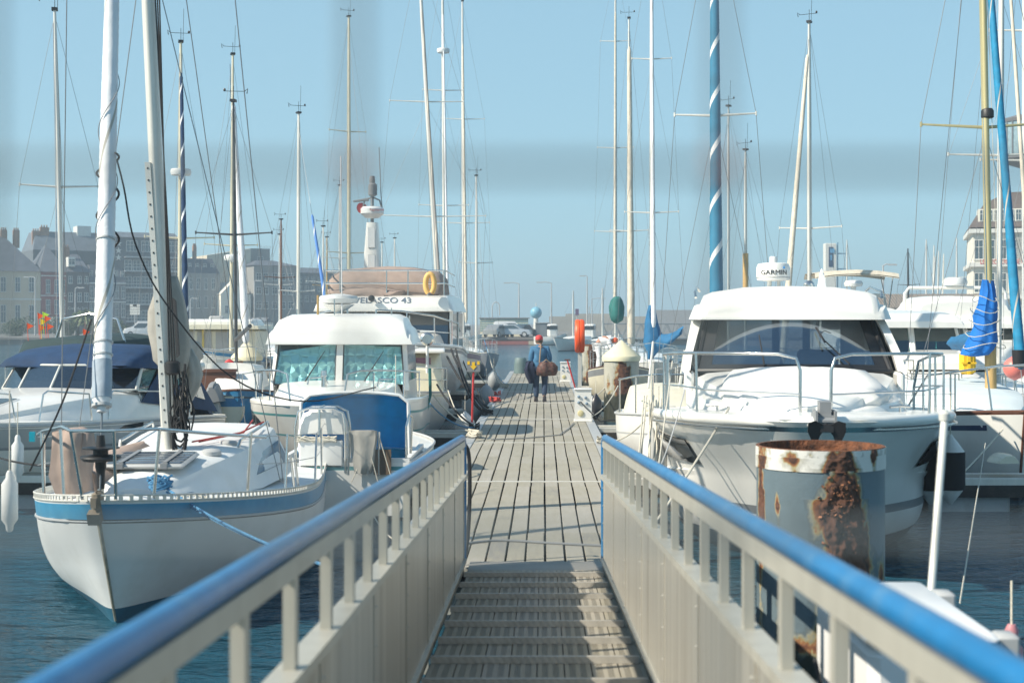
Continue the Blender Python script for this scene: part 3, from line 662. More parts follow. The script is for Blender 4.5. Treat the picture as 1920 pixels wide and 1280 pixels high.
q = MB(); q.bb(.5, 4.6, .2, 3, hz(418), hz(392)); d = q.build('dormer', MW, rb, False)
for k in range(6): window(rb, .9 + k * .65, hz(404), .42, .95, y=.2, sill=False)
for r_ in (468, 530, 585):
    for k in range(8): window(rb, .55 + k * 1.05, hz(r_), .72, 1.75, bars=1)
GR = M('white lattice grille', (.6, .6, .56), .6)
for r_ in (468, 530):
    q = MB()
    for k in range(14): q.bb(3.9 + k * .1, 3.93 + k * .1, -.16, -.12, hz(r_) - 1.1, hz(r_) + 1.1); q.bb(3.9, 5.3, -.17, -.13, hz(r_) - 1.1 + k * .165, hz(r_) - 1.07 + k * .165)
    q.build('grille', GR, rb, False)
text('lettering', 'LES PECHERIES DE FECAMP', .62, (3.3, -.47, hz(494) + .12 - .0), (R(90), 0, 0), M('red lettering', (.55, .06, .05), .6), rb, .02, sx=.72)
lo = MB(); gl = MB(); ce = (6.5, 5.0)
def ell(rx, ry, z): return [Vector((ce[0] + rx * math.cos(2 * PI * k / 32), ce[1] + ry * math.sin(2 * PI * k / 32), z)) for k in range(32)]
lo.loft([ell(1.2, 1, hz(310)), ell(2.2, 2, hz(305)), ell(4.1, 3.4, hz(292)), ell(4.1, 3.4, hz(288))]); lo.loft([ell(3.9, 3.3, hz(222)), ell(4.0, 3.4, hz(216)), ell(2.6, 2.2, hz(208)), ell(1, .8, hz(203))]); lo.lathe([(1.2, hz(352)), (1.2, hz(308))], (ce[0], ce[1], 0), 16)
lo.build('lookout_shell', M('grey brown zinc', (.17, .16, .16), .5), rb)
gl.loft([ell(3.8, 3.2, hz(288)), ell(3.8, 3.2, hz(222))]); gl.build('lookout_glazing', M('pale lookout glass', (.24, .34, .38), .15, var=.2), rb)
q = MB()
for k in range(32): a = ell(3.86, 3.26, 0)[k]; q.bb(a.x - .05, a.x + .05, a.y - .05, a.y + .05, hz(288), hz(222))
q.build('mullions', GREYM, rb, False)
# long low shed with corrugated roof on the right
zs = 112; t = thing('warehouse', 'long low warehouse with corrugated brown roof behind the right hand boats', 'warehouse', (WX(1640, zs), zs, 0.5), R(-3))
q = MB(); q.bb(0, 9.6, 0, 8, 0, WH(578, zs) - .5); q.build('wall', M('pink beige wall', (.55, .42, .34), .8, var=.05), t, False)
hA, hB = WH(577, zs) - .5, WH(550, zs) - .5
nr = MB(); pr = []
for k in range(97): pr.append((-.3 + k * .105, .05 if k % 2 else 0))
nr.loft([[Vector((x, -.3, hA + dz)) for x, dz in pr], [Vector((x, 3.6, hB + dz)) for x, dz in pr], [Vector((x, 3.6, hB + dz - .1)) for x, dz in pr], [Vector((x, -.3, hA + dz - .1)) for x, dz in pr], [Vector((x, -.3, hA + dz)) for x, dz in pr]], False, False)
nr.build('roof', M('corrugated brown sheet', (.20, .17, .145), .75, var=.15), t, False)
q = MB(); q.bb(0, 9.6, -.05, 0, hA - .32, hA - .04); q.build('gutter', NAVYP, t, False)
q = MB(); q.bb(-4, 120, -2, 60, -1.5, 0); o = struct(q.build('east_quay_ground', STONE, smooth=False, loc=(WX(1640, zs), zs, .5))); o['label'] = 'quay under the warehouse'
# white light tower
zt = 210; t = thing('light_tower', 'slim white harbour tower with a dark blue opening', 'tower', (WX(1558, zt), zt, LAND))
hh = lambda py: WH(py, zt) - LAND
q = MB(); q.bb(-.85, .85, 0, 1.6, 0, hh(456), bev=.08); q.build('shaft', WTRIM, t, False)
q = MB(); q.bb(-.32, .32, -.06, 0, hh(500), hh(463)); r = q.build('opening', NAVYP, t, False)
q = MB(); q.bb(-.1, .5, -.12, -.06, hh(474), hh(466)); q.bb(-.1, .14, -.12, -.06, hh(488), hh(478)); q.build('lamp', M('blue lamp housing', (.1, .3, .5), .4), t, False)
q = MB(); q.tube([(1.1, .5, hh(600)), (1.1, .5, hh(454))], .09); q.bb(1.1, 2.6, .4, .5, hh(476), hh(474)); q.bb(1.1, 2.4, .4, .5, hh(505), hh(503)); q.build('mast_pole', M('blue grey pole', (.12, .25, .36), .5), t, False)
# striped container shelter, boxes, low breakwater block, sphere
zq = 166; t = thing('striped_shed', 'long shed with green and cream horizontal stripes behind the parked cars', 'shed', (WX(900, zq), zq, LAND))
h0 = WH(597, zq) - LAND; ww = WX(990, zq) - WX(900, zq)
q = MB(); q.bb(0, ww, 0, 3, 0, h0); q.build('wall', M('cream shed wall', (.72, .66, .50), .7), t, False)
sg = M('green stripe board', (.20, .34, .36), .7)
for k in range(6): q = MB(); q.bb(-.02, ww + .02, -.04, -.005, h0 - .16 - k * .26, h0 - .05 - k * .26); q.build('stripe_board', sg, t, False)
q = MB(); q.bb(-.15, ww + .15, -.2, 3.2, h0, h0 + .12); q.build('roof', GREYM, t, False)
t = thing('kiosk', 'square grey service kiosk beside the striped shed', 'kiosk', (WX(1004, 162), 162, LAND))
q = MB(); q.bb(0, 1.75, 0, 1.6, 0, 1.58); q.build('wall', M('grey kiosk', (.15, .17, .19), .7), t, False); q = MB(); q.bb(-.08, 1.83, -.08, 1.7, 1.58, 1.66); q.build('roof', GREYL, t, False)
q = MB(); q.bb(.5, 1.25, -.03, 0, 0, 1.3); q.build('door', M('grey kiosk door', (.18, .20, .22), .6), t, False)
t = thing('water_ball', 'pale blue sphere tank on a white stem above the quay', 'water tower', (WX(1005, 190), 190, LAND))
zc = WH(586, 190) - LAND; q = MB(); q.lathe([(.02, zc - 1.05)] + [(.78 * math.sin(PI * k / 14), zc - .78 * math.cos(PI * k / 14)) for k in range(1, 14)] + [(.02, zc + .78)], n=28); q.build('sphere', M('pale blue tank', (.18, .40, .52), .45, var=.1), t)
q = MB(); q.lathe([(.4, 0), (.3, zc - .7)], n=12); q.build('stem', WTRIM, t); q = MB(); q.tube([(0, 0, zc + .7), (0, 0, zc + 1.3)], .05); q.build('finial', WTRIM, t)
t = thing('breakwater_block', 'long low concrete shelter on the far breakwater', 'shelter', (WX(1030, 260), 260, LAND))
q = MB(); q.bb(0, WX(1320, 260) - WX(1030, 260), 0, 5, 0, WH(593, 260) - LAND); q.bb(3, 12, .5, 4, 0, WH(588, 260) - LAND); q.bb(18, 26, -.5, 3, 0, WH(584, 260) - LAND)
q.build('wall', M('far concrete', (.33, .31, .27), .8, var=.15, scale=.2), t, False)
t = thing('breakwater_block', 'grey shed with slatted wall behind the blue covered boom', 'shelter', (WX(1225, 230), 230, LAND))
q = MB(); q.bb(0, 9, 0, 5, 0, WH(581, 230) - LAND); q.build('wall', M('grey cladding', (.30, .31, .32), .8, var=.1), t, False)
# truss footbridge
t = thing('footbridge', 'grey steel truss walkway leading to the far pontoons', 'footbridge', (WX(1130, 140), 140, 0))
q = MB(); xa, xb = 0, WX(1300, 140) - WX(1130, 140); zl, zu = WH(634, 140), WH(607, 140)
for y in (0, 1.6):
    q.tube([(xa, y, zl), (xb, y, zl)], .07, 6); q.tube([(xa, y, zu), (xb, y, zu)], .06, 6)
    for k in range(14):
        a = xa + (xb - xa) * k / 14; b = xa + (xb - xa) * (k + 1) / 14
        q.tube([(a, y, zl if k % 2 else zu), (b, y, zu if k % 2 else zl)], .045, 5)
q.bb(xa, xb, 0, 1.6, zl - .05, zl + .05); q.build('truss', M('grey bridge steel', (.2, .23, .25), .6), t)
q = MB(); q.bb(xb, xb + .6, -.2, 1.8, -1, zl); q.bb(xa, xa + .5, -.2, 1.8, -1, zl); q.build('support', STONE, t, False)

# ------------------------------------------------------------------ quay furniture
def lamp(label, px, d, top, arm=1.2, side=-1, both=False):
    t = thing('street_lamp', label, 'street lamp', (WX(px, d), d, LAND), 0, 'street lamps on the far quay'); h = WH(top, d) - LAND
    q = MB(); q.tube([(0, 0, 0), (0, 0, h)], [.12, .06], 8); q.build('pole', GREYL, t)
    for s_ in ((-1, 1) if both else (side,)):
        q = MB(); q.tube([(0, 0, h - .05), (s_ * arm * .6, 0, h + .1), (s_ * arm, 0, h + .05)], .05, 6); a = q.build('arm', GREYL, t)
        q = MB(); q.box((s_ * (arm + .3), 0, h + .04), (.7, .25, .12)); q.build('lantern', GREYL, a, False)
lamp('street lamp with one arm above the striped shed', 973, 175, 531); lamp('street lamp right of the pale blue sphere', 1034, 175, 530)
lamp('tall street lamp post left of the green sail cover', 1101, 175, 518, .3); lamp('street lamp with a long arm by the far breakwater', 1110, 230, 560, 1.6, 1)
lamp('street lamp over the warehouse roof with twin heads', 1656, 120, 497, .5, 1); lamp('street lamp in front of the cream house', 66, 180, 520, .8); lamp('street lamp between the red and dark brick houses', 141, 180, 540, .5, 1)
lamp('street lamp in front of the hotel', 292, 180, 506, .6, 1); lamp('lamp post in front of the grey apartment house', 477, 180, 527, .3, 1); lamp('lamp post by the low white sheds', 357, 180, 560, .4, 1)
t = thing('lamp_arch', 'hoop shaped grey pole on the far quay', 'pole', (WX(930, 170), 170, LAND)); q = MB()
h = WH(566, 170) - LAND; q.tube([(-.45, 0, 0), (-.45, 0, h - .5), (-.3, 0, h - .15), (0, 0, h), (.3, 0, h - .15), (.42, 0, h - .5), (.42, 0, h - 1.6)], .06, 8); q.build('pole', GREYL, t)
t = thing('sign_post', 'white direction sign board on a post in front of the hotel', 'road sign', (WX(253, 178), 178, LAND))
q = MB(); q.tube([(0, 0, 0), (0, 0, WH(574, 178) - LAND)], .06, 6); q.build('post', GREYL, t)
for k in range(4): q = MB(); hh_ = WH(590, 178) - LAND + k * .34; q.bb(-.62, .62, -.06, 0, hh_, hh_ + .29); q.build('sign_board', WTRIM, t, False)
q = MB(); q.bb(-.25, .25, -.06, 0, WH(574, 178) - LAND - .02, WH(572, 178) - LAND + .1); q.build('top_board', YELLOW, t, False)
t = thing('round_sign', 'round traffic sign near the bright marker flags', 'road sign', (WX(98, 178), 178, LAND)); q = MB(); q.lathe([(.03, -.03), (.36, -.03), (.36, .03), (.03, .03)], n=20); o = q.build('disc', GREYL, t); o.location = (0, 0, WH(600, 178) - LAND); o.rotation_euler = (R(90), 0, 0)
q = MB(); q.tube([(0, .06, 0), (0, .06, WH(600, 178) - LAND)], .05, 6); q.build('post', GREYL, t)
t = thing('notice_board', 'small purple notice board on a post on the quay', 'sign', (WX(1082, 165), 165, LAND)); q = MB(); q.tube([(0, 0, 0), (0, 0, WH(580, 165) - LAND)], .05, 6); q.build('post', GREYL, t); q = MB(); q.bb(-.2, .2, -.06, 0, WH(591, 165) - LAND, WH(579, 165) - LAND); q.build('board', M('purple board', (.12, .07, .14), .6), t, False)
GLCAR = GLB
def car(label, px, d, rz, paint, py=None, van=False, group=None):
    t = thing('parked_car', label, 'car', (WX(px, d), d, LAND), rz, group)
    h = 1.44 if not van else 1.8
    if van: pr = [(-2.1, .35), (-2.1, .9), (-1.95, 1.7), (-1.7, 1.8), (.4, 1.8), (1.1, 1.15), (1.95, .95), (2.1, .6), (2.1, .35)]
    else: pr = [(-2.1, .35), (-2.1, .8), (-1.95, .95), (-1.5, 1.0), (-.9, 1.4), (.2, 1.44), (.95, .98), (1.9, .82), (2.1, .6), (2.1, .32)]
    q = MB(); rings = []
    for y, ins in ((-.86, .05), (-.84, 0), (-.5, 0), (.5, 0), (.84, 0), (.86, .05)):
        k = 1 if abs(y) < .7 else (.97 if abs(y) < .85 else .93)
        rings.append([Vector((x * k, y * (1 if z < .95 else .86), .35 + (z - .35) * (1 if abs(y) < .85 else .97))) for x, z in pr])
    q.loft(rings, True, True); q.build('body', paint, t)
    wn = MB()
    for s_ in (-1, 1):
        if van: a = ((-1.7, 1.02), (-1.6, 1.62), (.38, 1.62), (.95, 1.15), (.9, 1.02))
        else: a = ((-1.35, 1.0), (-.85, 1.32), (.15, 1.36), (.75, 1.0))
        n_ = len(a); vs = [Vector((x, s_ * (.755 + (1.4 - z) * .10), z)) for x, z in a] + [Vector((x, s_ * (.74 + (1.4 - z) * .10), z)) for x, z in a]
        wn.add(vs, [tuple(range(n_)), tuple(range(2 * n_ - 1, n_ - 1, -1))])
    wn.build('side_windows', GLCAR, t, False)
    x0, x1 = ((.98, .48) if not van else (1.05, .5)); zt_ = 1.40 if not van else 1.72
    q = MB(); q.patch((x0 + .02, -.66, 1.02 if not van else 1.2), (x0 + .02, .66, 1.02 if not van else 1.2), (x1 - .2, .6, zt_), (x1 - .2, -.6, zt_), (.06, 0, .03), 6, 3, .02); q.build('windscreen', GLCAR, t)
    for s_ in (-1, 1):
        for x in (-1.3, 1.35):
            q = MB(); q.lathe([(.10, -.1), (.31, -.1), (.33, 0), (.31, .1), (.10, .1)], n=20); wh = q.build('wheel', BLACK, t); wh.location = (x, s_ * .78, .33); wh.rotation_euler = (R(90), 0, 0)
            q = MB(); q.lathe([(.02, -.11), (.2, -.11), (.2, .11), (.02, .11)], n=12); q.build('rim', GREYL, wh)
        q = MB(); q.box((1.98, s_ * .6, .72), (.16, .34, .14), bev=.03); q.build('headlight', GLC, t)
G_ = 'cars parked on the far quay'
car('silver estate car parked side on before the striped shed', 963, 160, R(-8), M('silver car paint', (.46, .49, .52), .3, .3, coat=.5), group=G_)
car('grey saloon half hidden left of the silver estate', 931, 159.2, R(70), M('grey car paint', (.33, .33, .32), .3, .3, coat=.5), group=G_)
car('white van parked behind the silver estate', 958, 163.5, R(4), M('white van paint', (.7, .7, .7), .3, coat=.5), van=True, group=G_)
car('dark car parked to the right of the silver estate', 981, 162, R(65), M('dark car paint', (.03, .04, .05), .3, coat=.5), group=G_)
car('white van on the quay in front of the hotel bushes', 266, 165, R(200), M('white van paint', (.7, .7, .7), .3, coat=.5), van=True, group=G_)
car('dark blue car in front of the grey town house', 352, 172, R(10), M('blue car paint', (.03, .07, .14), .3, coat=.5), group=G_)
LEAF = M('bush leaf', (.055, .085, .035), .7, var=.5, scale=1.5); PALM = M('palm leaf', (.10, .13, .05), .6, var=.3)
def bush(label, px, d, w, h, n=2600, pz=LAND):
    t = thing('bush', label, 'bush', (WX(px, d), d, pz)); q = MB(); rr = random.Random(px)
    cl = [(rr.uniform(-.42, .42) * w, rr.uniform(-.5, .5), rr.uniform(.25, .7) * h, rr.uniform(.25, .42) * h) for _ in range(9)]
    for k in range(n):
        cx, cy, cz, cr = rr.choice(cl); v = Vector((rr.gauss(0, 1), rr.gauss(0, 1), rr.gauss(0, 1))).normalized() * cr * rr.uniform(.55, 1.08)
        p = Vector((cx, cy, cz)) + v; p.z = max(.05, p.z); s_ = rr.uniform(.04, .11)
        a = Vector((rr.gauss(0, 1), rr.gauss(0, 1), rr.gauss(0, 1))).normalized(); b = a.orthogonal().normalized()
        q.add([p + a * s_, p + b * s_ * .6, p - a * s_, p - b * s_ * .6], [(0, 1, 2, 3)])
    q.build('foliage', LEAF, t, False)
    for k in range(4): q = MB(); q.tube([(0, 0, 0), (rr.uniform(-.3, .3) * w, 0, h * .6)], [.05, .02], 5); q.build('stem', BROWN, t)
bush('dark bush below the cream house at the left edge', 30, 172, 3.4, 2.2); bush('round dark bush in front of the ornate house', 222, 168, 3.6, 2.2); bush('low bush left of the quay van', 190, 170, 2.4, 1.5, 1500); bush('bush behind the marker flags', 118, 174, 3.6, 2.4)
def palm(label, px, d, h):
    t = thing('palm_tree', label, 'palm tree', (WX(px, d), d, LAND)); q = MB(); q.tube([(0, 0, 0), (.05, 0, h * .5), (0, 0, h)], [.18, .14, .12], 8); q.build('trunk', BROWN, t); rr = random.Random(px); q = MB()
    for k in range(46):
        a = rr.uniform(0, 2 * PI); el = rr.uniform(-.5, 1.3); L_ = rr.uniform(1.0, 1.7); d_ = Vector((math.cos(a) * math.cos(el), math.sin(a) * math.cos(el), math.sin(el))); pts = [Vector((0, 0, h)) + d_ * L_ * s_ + Vector((0, 0, -.5 * L_ * s_ * s_)) for s_ in (0, .3, .6, 1)]
        sd_ = d_.cross(Vector((0, 0, 1))); sd_ = sd_.normalized() if sd_.length > .01 else Vector((1, 0, 0))
        for j in range(3):
            for s2 in (-1, 1): q.add([pts[j], pts[j + 1], pts[j + 1] + sd_ * s2 * .14 + Vector((0, 0, -.12)), pts[j] + sd_ * s2 * .14 + Vector((0, 0, -.08))], [(0, 1, 2, 3)])
    q.build('fronds', PALM, t, False)
palm('shaggy palm in front of the dark brick house', 160, 172, 2.6); palm('palm beside the red house', 146, 176, 2.2); palm('small palm near the ornate house door', 174, 174, 1.8)
# ------------------------------------------------------------------ boat building helpers
def lerp(a, b, t): return a + (b - a) * t
def sst(a, b, x): x = max(0, min(1, (x - a) / (b - a))); return x * x * (3 - 2 * x)
class Hull:
    """local frame: stem head at y=0, stern at y=L, x athwart, z=0 is the waterline"""
    def __init__(s, L, B, fb, rake=.5, tf=.8, full=.75, wide=.45, pb=1.25, pm=3.4, draft=.35, boot=.07, ps=.6):
        s.ps = ps
        s.L, s.B, s.fb, s.rake, s.tf, s.full, s.wide, s.pb, s.pm, s.draft, s.boot = L, B, fb, rake, tf, full, wide, pb, pm, draft, boot
    def sheer(s, t):
        a, m, c = s.fb; return a * (1 - t) * (1 - 2 * t) * 1.0 + 4 * m * t * (1 - t) + c * t * (2 * t - 1)
    def b(s, t):
        t = max(0, min(1, t)); f = math.sin(PI / 2 * min(1, t / s.wide)) ** s.full if t > 0 else 0
        return s.B / 2 * f * lerp(1, s.tf, sst(s.wide, 1, t))
    def w(s, t, z):
        if getattr(s, 'kn', None):       # knuckled topsides: flare above the chine, upright below it
            zk = s.kn(t); sh = s.sheer(t); k = lerp(.66, .92, sst(0, .6, t))
            if z > zk: return s.b(t) * lerp(1, k, ((sh - z) / (sh - zk)) ** .9)
            v = min(1, (zk - z) / (zk + s.draft)); return s.b(t) * k * (1 - v ** lerp(1.6, 4.5, sst(0, .5, t)))
        sh = s.sheer(t); u = max(0, min(1, (sh - z) / (sh + s.draft))); p = lerp(s.pb, s.pm, sst(0, s.ps, t)); return s.b(t) * (1 - u ** p)
    def yy(s, t, z):
        sh = s.sheer(t); u = (sh - z) / sh; return t * s.L + s.rake * u * (1 - t) ** 3
    def P(s, t, side=1, ins=0, up=0): return Vector((side * max(0, s.b(t) - ins), t * s.L, s.sheer(t) + up))
    def build(s, root, mats, bands=(), name='hull', nt=26, part=True):
        """bands: (metres below the sheer, material index of the band ending there)"""
        q = MB(); offs = [0]; mi = []
        for o_, m_ in bands: offs.append(o_); mi.append(m_)
        for side in (-1, 1):
            rings = []
            for i in range(nt + 1):
                t = (i / nt) ** 1.35; sh = s.sheer(t); zs = [sh - o_ for o_ in offs]; z0 = zs[-1]
                zs += [lerp(z0, s.boot, k / 7) for k in range(1, 8)] + [lerp(s.boot, -s.draft, k / 4) for k in range(1, 5)]
                rings.append([Vector((side * s.w(t, z), s.yy(t, z), z)) for z in zs])
            nb = len(mi)
            q.loft(rings, False, False, mrow=lambda i, k: mi[k] if k < nb else (0 if k < nb + 7 else 1))
            last = rings[-1]; o_ = len(q.v); q.v += last + [Vector((0, p.y, p.z)) for p in last]; n_ = len(last)
            for k in range(n_ - 1): q.f.append((o_ + k, o_ + k + 1, o_ + n_ + k + 1, o_ + n_ + k)); q.m.append(mi[k] if k < nb else (0 if k < nb + 7 else 1))
        return q.build(name, mats, root, sharp=38)
    def deck(s, root, mat, t0=0, t1=1, camber=.06, drop=.02, nt=20, th=None):
        q = MB(); rings = []
        for i in range(nt + 1):
            t = lerp(t0, t1, (i / nt) ** 1.2); b = max(.004, s.b(t) - .012); rings.append([Vector((b * k / 4, t * s.L + .01, s.sheer(t) - drop + camber * (1 - (k / 4) ** 2) * min(1, b))) for k in range(-4, 5)])
        q.loft(rings, False, False); return q.build('deck', mat, root)
    def strip(s, root, name, mat, r=.02, up=0, t0=0, t1=1, out=.005, n=6, below=0):
        q = MB()
        for side in (-1, 1):
            pts = []
            for i in range(25):
                t = lerp(t0, t1, i / 24); z = s.sheer(t) + up - below; x = (s.w(t, z) if below else s.b(t)) + out; pts.append(Vector((side * x, s.yy(t, min(z, s.sheer(t))), z)))
            q.tube(pts, r, n)
        return q.build(name, mat, root)
def blk(q, st, r=.12, cam=.05, mi=0, n=None):
    """lofted rounded block; stations (y, half width bottom, half width top, z bottom, z top)"""
    rings = []
    for (y, wb, wt, zb, zt) in st:
        rr = min(r, (zt - zb) * .45, wt * .5); h = [(wb, zb), (lerp(wb, wt, .5), lerp(zb, zt, .5)), (wt, zt - rr), (wt - rr * .3, zt - rr * .3), (wt - rr, zt), (wt * .5, zt + cam * .8), (0, zt + cam)]
        ring = [Vector((x, y, z)) for x, z in h] + [Vector((-x, y, z)) for x, z in h[-2::-1]]; rings.append(ring)
    return q.loft(rings, True, True, mi)
def posts(root, pts, r=.013, mat=None, name='stanchion'):
    for a, b in pts:
        q = MB(); q.tube([a, b], r, 6); q.build(name, mat or STEEL, root)
def rails(root, H_, t0, t1, h=.6, side=1, n=5, ins=.06, lines=(1.0, .5), mat=None, wire=False, tilt=0):
    P = lambda t, up: H_.P(t, side, ins - tilt * up, up)
    posts(root, [(P(lerp(t0, t1, i / (n - 1)), 0), P(lerp(t0, t1, i / (n - 1)), h)) for i in range(n)])
    for l in lines:
        q = MB(); q.tube([P(lerp(t0, t1, i / 16), h * l) for i in range(17)], .005 if wire else .014, 6); q.build('lifeline' if wire else 'rail', mat or (WIREL if wire else STEEL), root)
def furled(root, p, q_, r0, r1, mats, stripe=True, turns=None, n=14, rows=70, wob=.0, name='furled_sail', seed=1):
    """sail rolled on its stay; the sun strip is one column of faces running round it"""
    p, q_ = Vector(p), Vector(q_); ax = (q_ - p); L_ = ax.length; ax.normalize(); u = ax.orthogonal().normalized(); v = ax.cross(u); m = MB(); rings = []
    turns = turns if turns is not None else 5; rows = max(rows, int(turns * 14), 60)
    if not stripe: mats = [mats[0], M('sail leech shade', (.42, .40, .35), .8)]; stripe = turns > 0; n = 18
    for i in range(rows + 1):
        t = i / rows; r = lerp(r0, r1, t) * (1 if .01 < t < .99 else .5); ring = []
        for k in range(n):
            a = 2 * PI * k / n + 2 * PI * turns * t; w_ = 1 + wob * noise.noise(Vector((math.cos(a) * 1.5, math.sin(a) * 1.5, t * L_ * .7 + seed * 9)))
            ring.append(p + ax * L_ * t + (u * math.cos(a) + v * math.sin(a)) * r * w_)
        rings.append(ring)
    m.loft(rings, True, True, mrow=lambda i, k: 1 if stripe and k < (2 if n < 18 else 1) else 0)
    return m.build(name, mats, root)
def masthead(root, p, k=0):
    q = MB(); q.box(p + Vector((0, 0, .03)), (.14, .2, .06)); q.tube([p, p + Vector((0, 0, .3 + .1 * (k % 3)))], .008, 5)
    q.tube([p + Vector((-.28, 0, .26)), p + Vector((.25, 0, .27))], .008, 5); q.tube([p + Vector((-.28, 0, .26)), p + Vector((-.36, 0, .33)), p + Vector((-.34, 0, .2))], .012, 4); q.lathe([(.02, .27), (.035, .3), (.02, .34)], p + Vector((.22, 0, 0)), 8)
    if k % 2: q.tube([p + Vector((.06, 0, 0)), p + Vector((.08, 0, .95))], .006, 4)
    q.build('masthead_gear', BLACK, root)
def rig(root, base, H, r, mat=ALUW, lean=(0, 0), spr=((.5, .8),), bowp=None, sternp=None, beam=1.2, deckz=1., furl=None, radar=None, wires=True, head=0, halyards=2, wr=.0045, sprdip=-.05, fh=.94):
    B_ = Vector(base); T = B_ + Vector((lean[0] * H, lean[1] * H, H)); q = MB()
    e = [(r * .75 * math.cos(2 * PI * k / 14), r * 1.15 * math.sin(2 * PI * k / 14)) for k in range(14)]
    q.loft([[B_.lerp(T, t) + Vector((x * s_, y * s_, 0)) for x, y in e] for t, s_ in ((0, 1), (.7, 1), (.86, .85), (1, .62))]); q.build('mast', mat, root)
    if head is not None: masthead(root, T, head)
    ends = []
    for (f, hw) in spr:
        c = B_.lerp(T, f)
        for s_ in (-1, 1):
            e_ = c + Vector((s_ * hw, .12, -sprdip * 1)); q = MB(); q.tube([c, e_], [.028, .016], 6); q.tube([e_ - Vector((0, 0, .04)), e_ + Vector((0, 0, .04))], .022, 5); q.build('spreader', mat, root)
        ends.append((f, hw))
    if wires:
        for s_ in (-1, 1):
            pts = [B_ + Vector((s_ * beam, .15, deckz - B_.z))] + [B_.lerp(T, f) + Vector((s_ * hw, .12, -sprdip)) for f, hw in ends] + [T + Vector((0, 0, -.1))]
            q = MB(); q.tube(pts, wr, 4); q.build('shroud', WIRE, root)
            if ends:
                q = MB(); q.wire(B_ + Vector((s_ * beam * .95, .35, deckz - B_.z)), B_.lerp(T, ends[0][0] - .01), wr * .85); q.build('lower_shroud', WIRE, root)
                if len(ends) > 1: q = MB(); q.wire(B_.lerp(T, ends[0][0]) + Vector((s_ * ends[0][1], .12, 0)), B_.lerp(T, ends[1][0] - .01), wr * .8); q.build('upper_diagonal', WIRE, root)
        if sternp is not None:
            q = MB(); q.wire(sternp, T, wr); q.build('backstay', WIRE, root)
        rr = random.Random(int(abs(B_.x * 77 + H * 13)))
        for k in range(halyards):
            a = rr.uniform(.05, .16) * (1 if k % 2 else -1); q = MB(); q.wire(B_ + Vector((a, -.08, .6)), T + Vector((a * .25, -.03, -.3)), wr * .9); q.build('halyard', [ROPEW, WIREL, ROPEBL, WIRE][rr.randrange(4)], root)
    if bowp is not None:
        FT = B_.lerp(T, fh); q = MB(); q.wire(bowp, FT, .006); q.build('forestay', WIRE, root)
        if furl:
            a, b = furl.get('a', .08), furl.get('b', .93); bp = Vector(bowp)
            furled(root, bp.lerp(FT, a), bp.lerp(FT, b), furl['r'], furl['r'] * .55, furl['mats'], furl.get('stripe', True), furl.get('turns'), wob=furl.get('wob', .06), rows=furl.get('rows', 60), seed=H)
    if radar:
        c = B_.lerp(T, radar) + Vector((0, -.3, 0)); q = MB(); q.lathe([(.05, -.1), (.26, -.09), (.29, 0), (.27, .08), (.05, .11)], c, 20); q.box(c + Vector((0, .18, -.12)), (.1, .36, .04)); q.build('radar_dome', WHITE2, root)
    return T
def boomcover(root, p, L_, mat, h0=.5, w0=.16, up=.15, tall=0, lean=0):
    """canvas cover laced round sail and boom; p is the gooseneck"""
    p = Vector(p); q = MB(); rings = []; N = 12; rr = random.Random(int(L_ * 100 + p.x * 10))
    for i in range(15):
        t = i / 14; w_ = lerp(w0, w0 * .5, t) * (1 + .12 * rr.uniform(-1, 1)); hh_ = lerp(h0, h0 * .45, t) * (1 + .08 * rr.uniform(-1, 1)); c = p + Vector((lean * t, L_ * t, up * t + hh_ * .35))
        rings.append([c + Vector((w_ * math.cos(2 * PI * k / N) * (1 if math.sin(2 * PI * k / N) < 0 else .75), 0, hh_ * .5 * math.sin(2 * PI * k / N))) for k in range(N)])
    q.loft(rings)
    if tall:
        rings = []
        for i in range(10):
            t = i / 9; w_ = lerp(w0 * 1.15, .075, t ** .8) * (1 + .1 * rr.uniform(-1, 1)); rings.append([p + Vector((w_ * math.cos(2 * PI * k / N), -.02 + w_ * 1.3 * math.sin(2 * PI * k / N), h0 * .2 + tall * t)) for k in range(N)])
        q.loft(rings)
    q.build('sail_cover', mat, root)
    q = MB(); q.tube([p + Vector((0, 0, -.02)), p + Vector((lean, L_ + .25, up - .05))], .045, 8); q.build('boom', ALUW, root)
    for k in range(3):
        t = .15 + .3 * k; q = MB(); c = p + Vector((lean * t, L_ * t, up * t + h0 * .3)); q.tube([c + Vector((w0 * 1.05 * math.cos(a), 0, h0 * .5 * math.sin(a))) for a in [2 * PI * i / 10 for i in range(11)]], .012, 4, caps=False); q.build('lashing', ROPEW, root)
def hood(root, y0, y1, w, z0, z1, mat, win=True):
    q = MB(); rings = []
    for t in (0, .35, .7, 1):
        y = lerp(y0, y1, t); h = lerp(z0 + .12, z1, math.sin(t * PI / 2)); rings.append([Vector((w * math.cos(a) * (1 if abs(math.cos(a)) < .9 else 1), y, lerp(z0, h, math.sin(a) ** .6 if a not in (0, PI) else 0))) for a in [PI * k / 12 for k in range(13)]])
    n = len(rings[0]); inner = [[p * .985 + Vector((0, .02, 0)) for p in r_] for r_ in rings]
    q.loft(rings, False, False); q.loft(inner, False, False); q.build('sprayhood', mat, root)
_ns = [0]
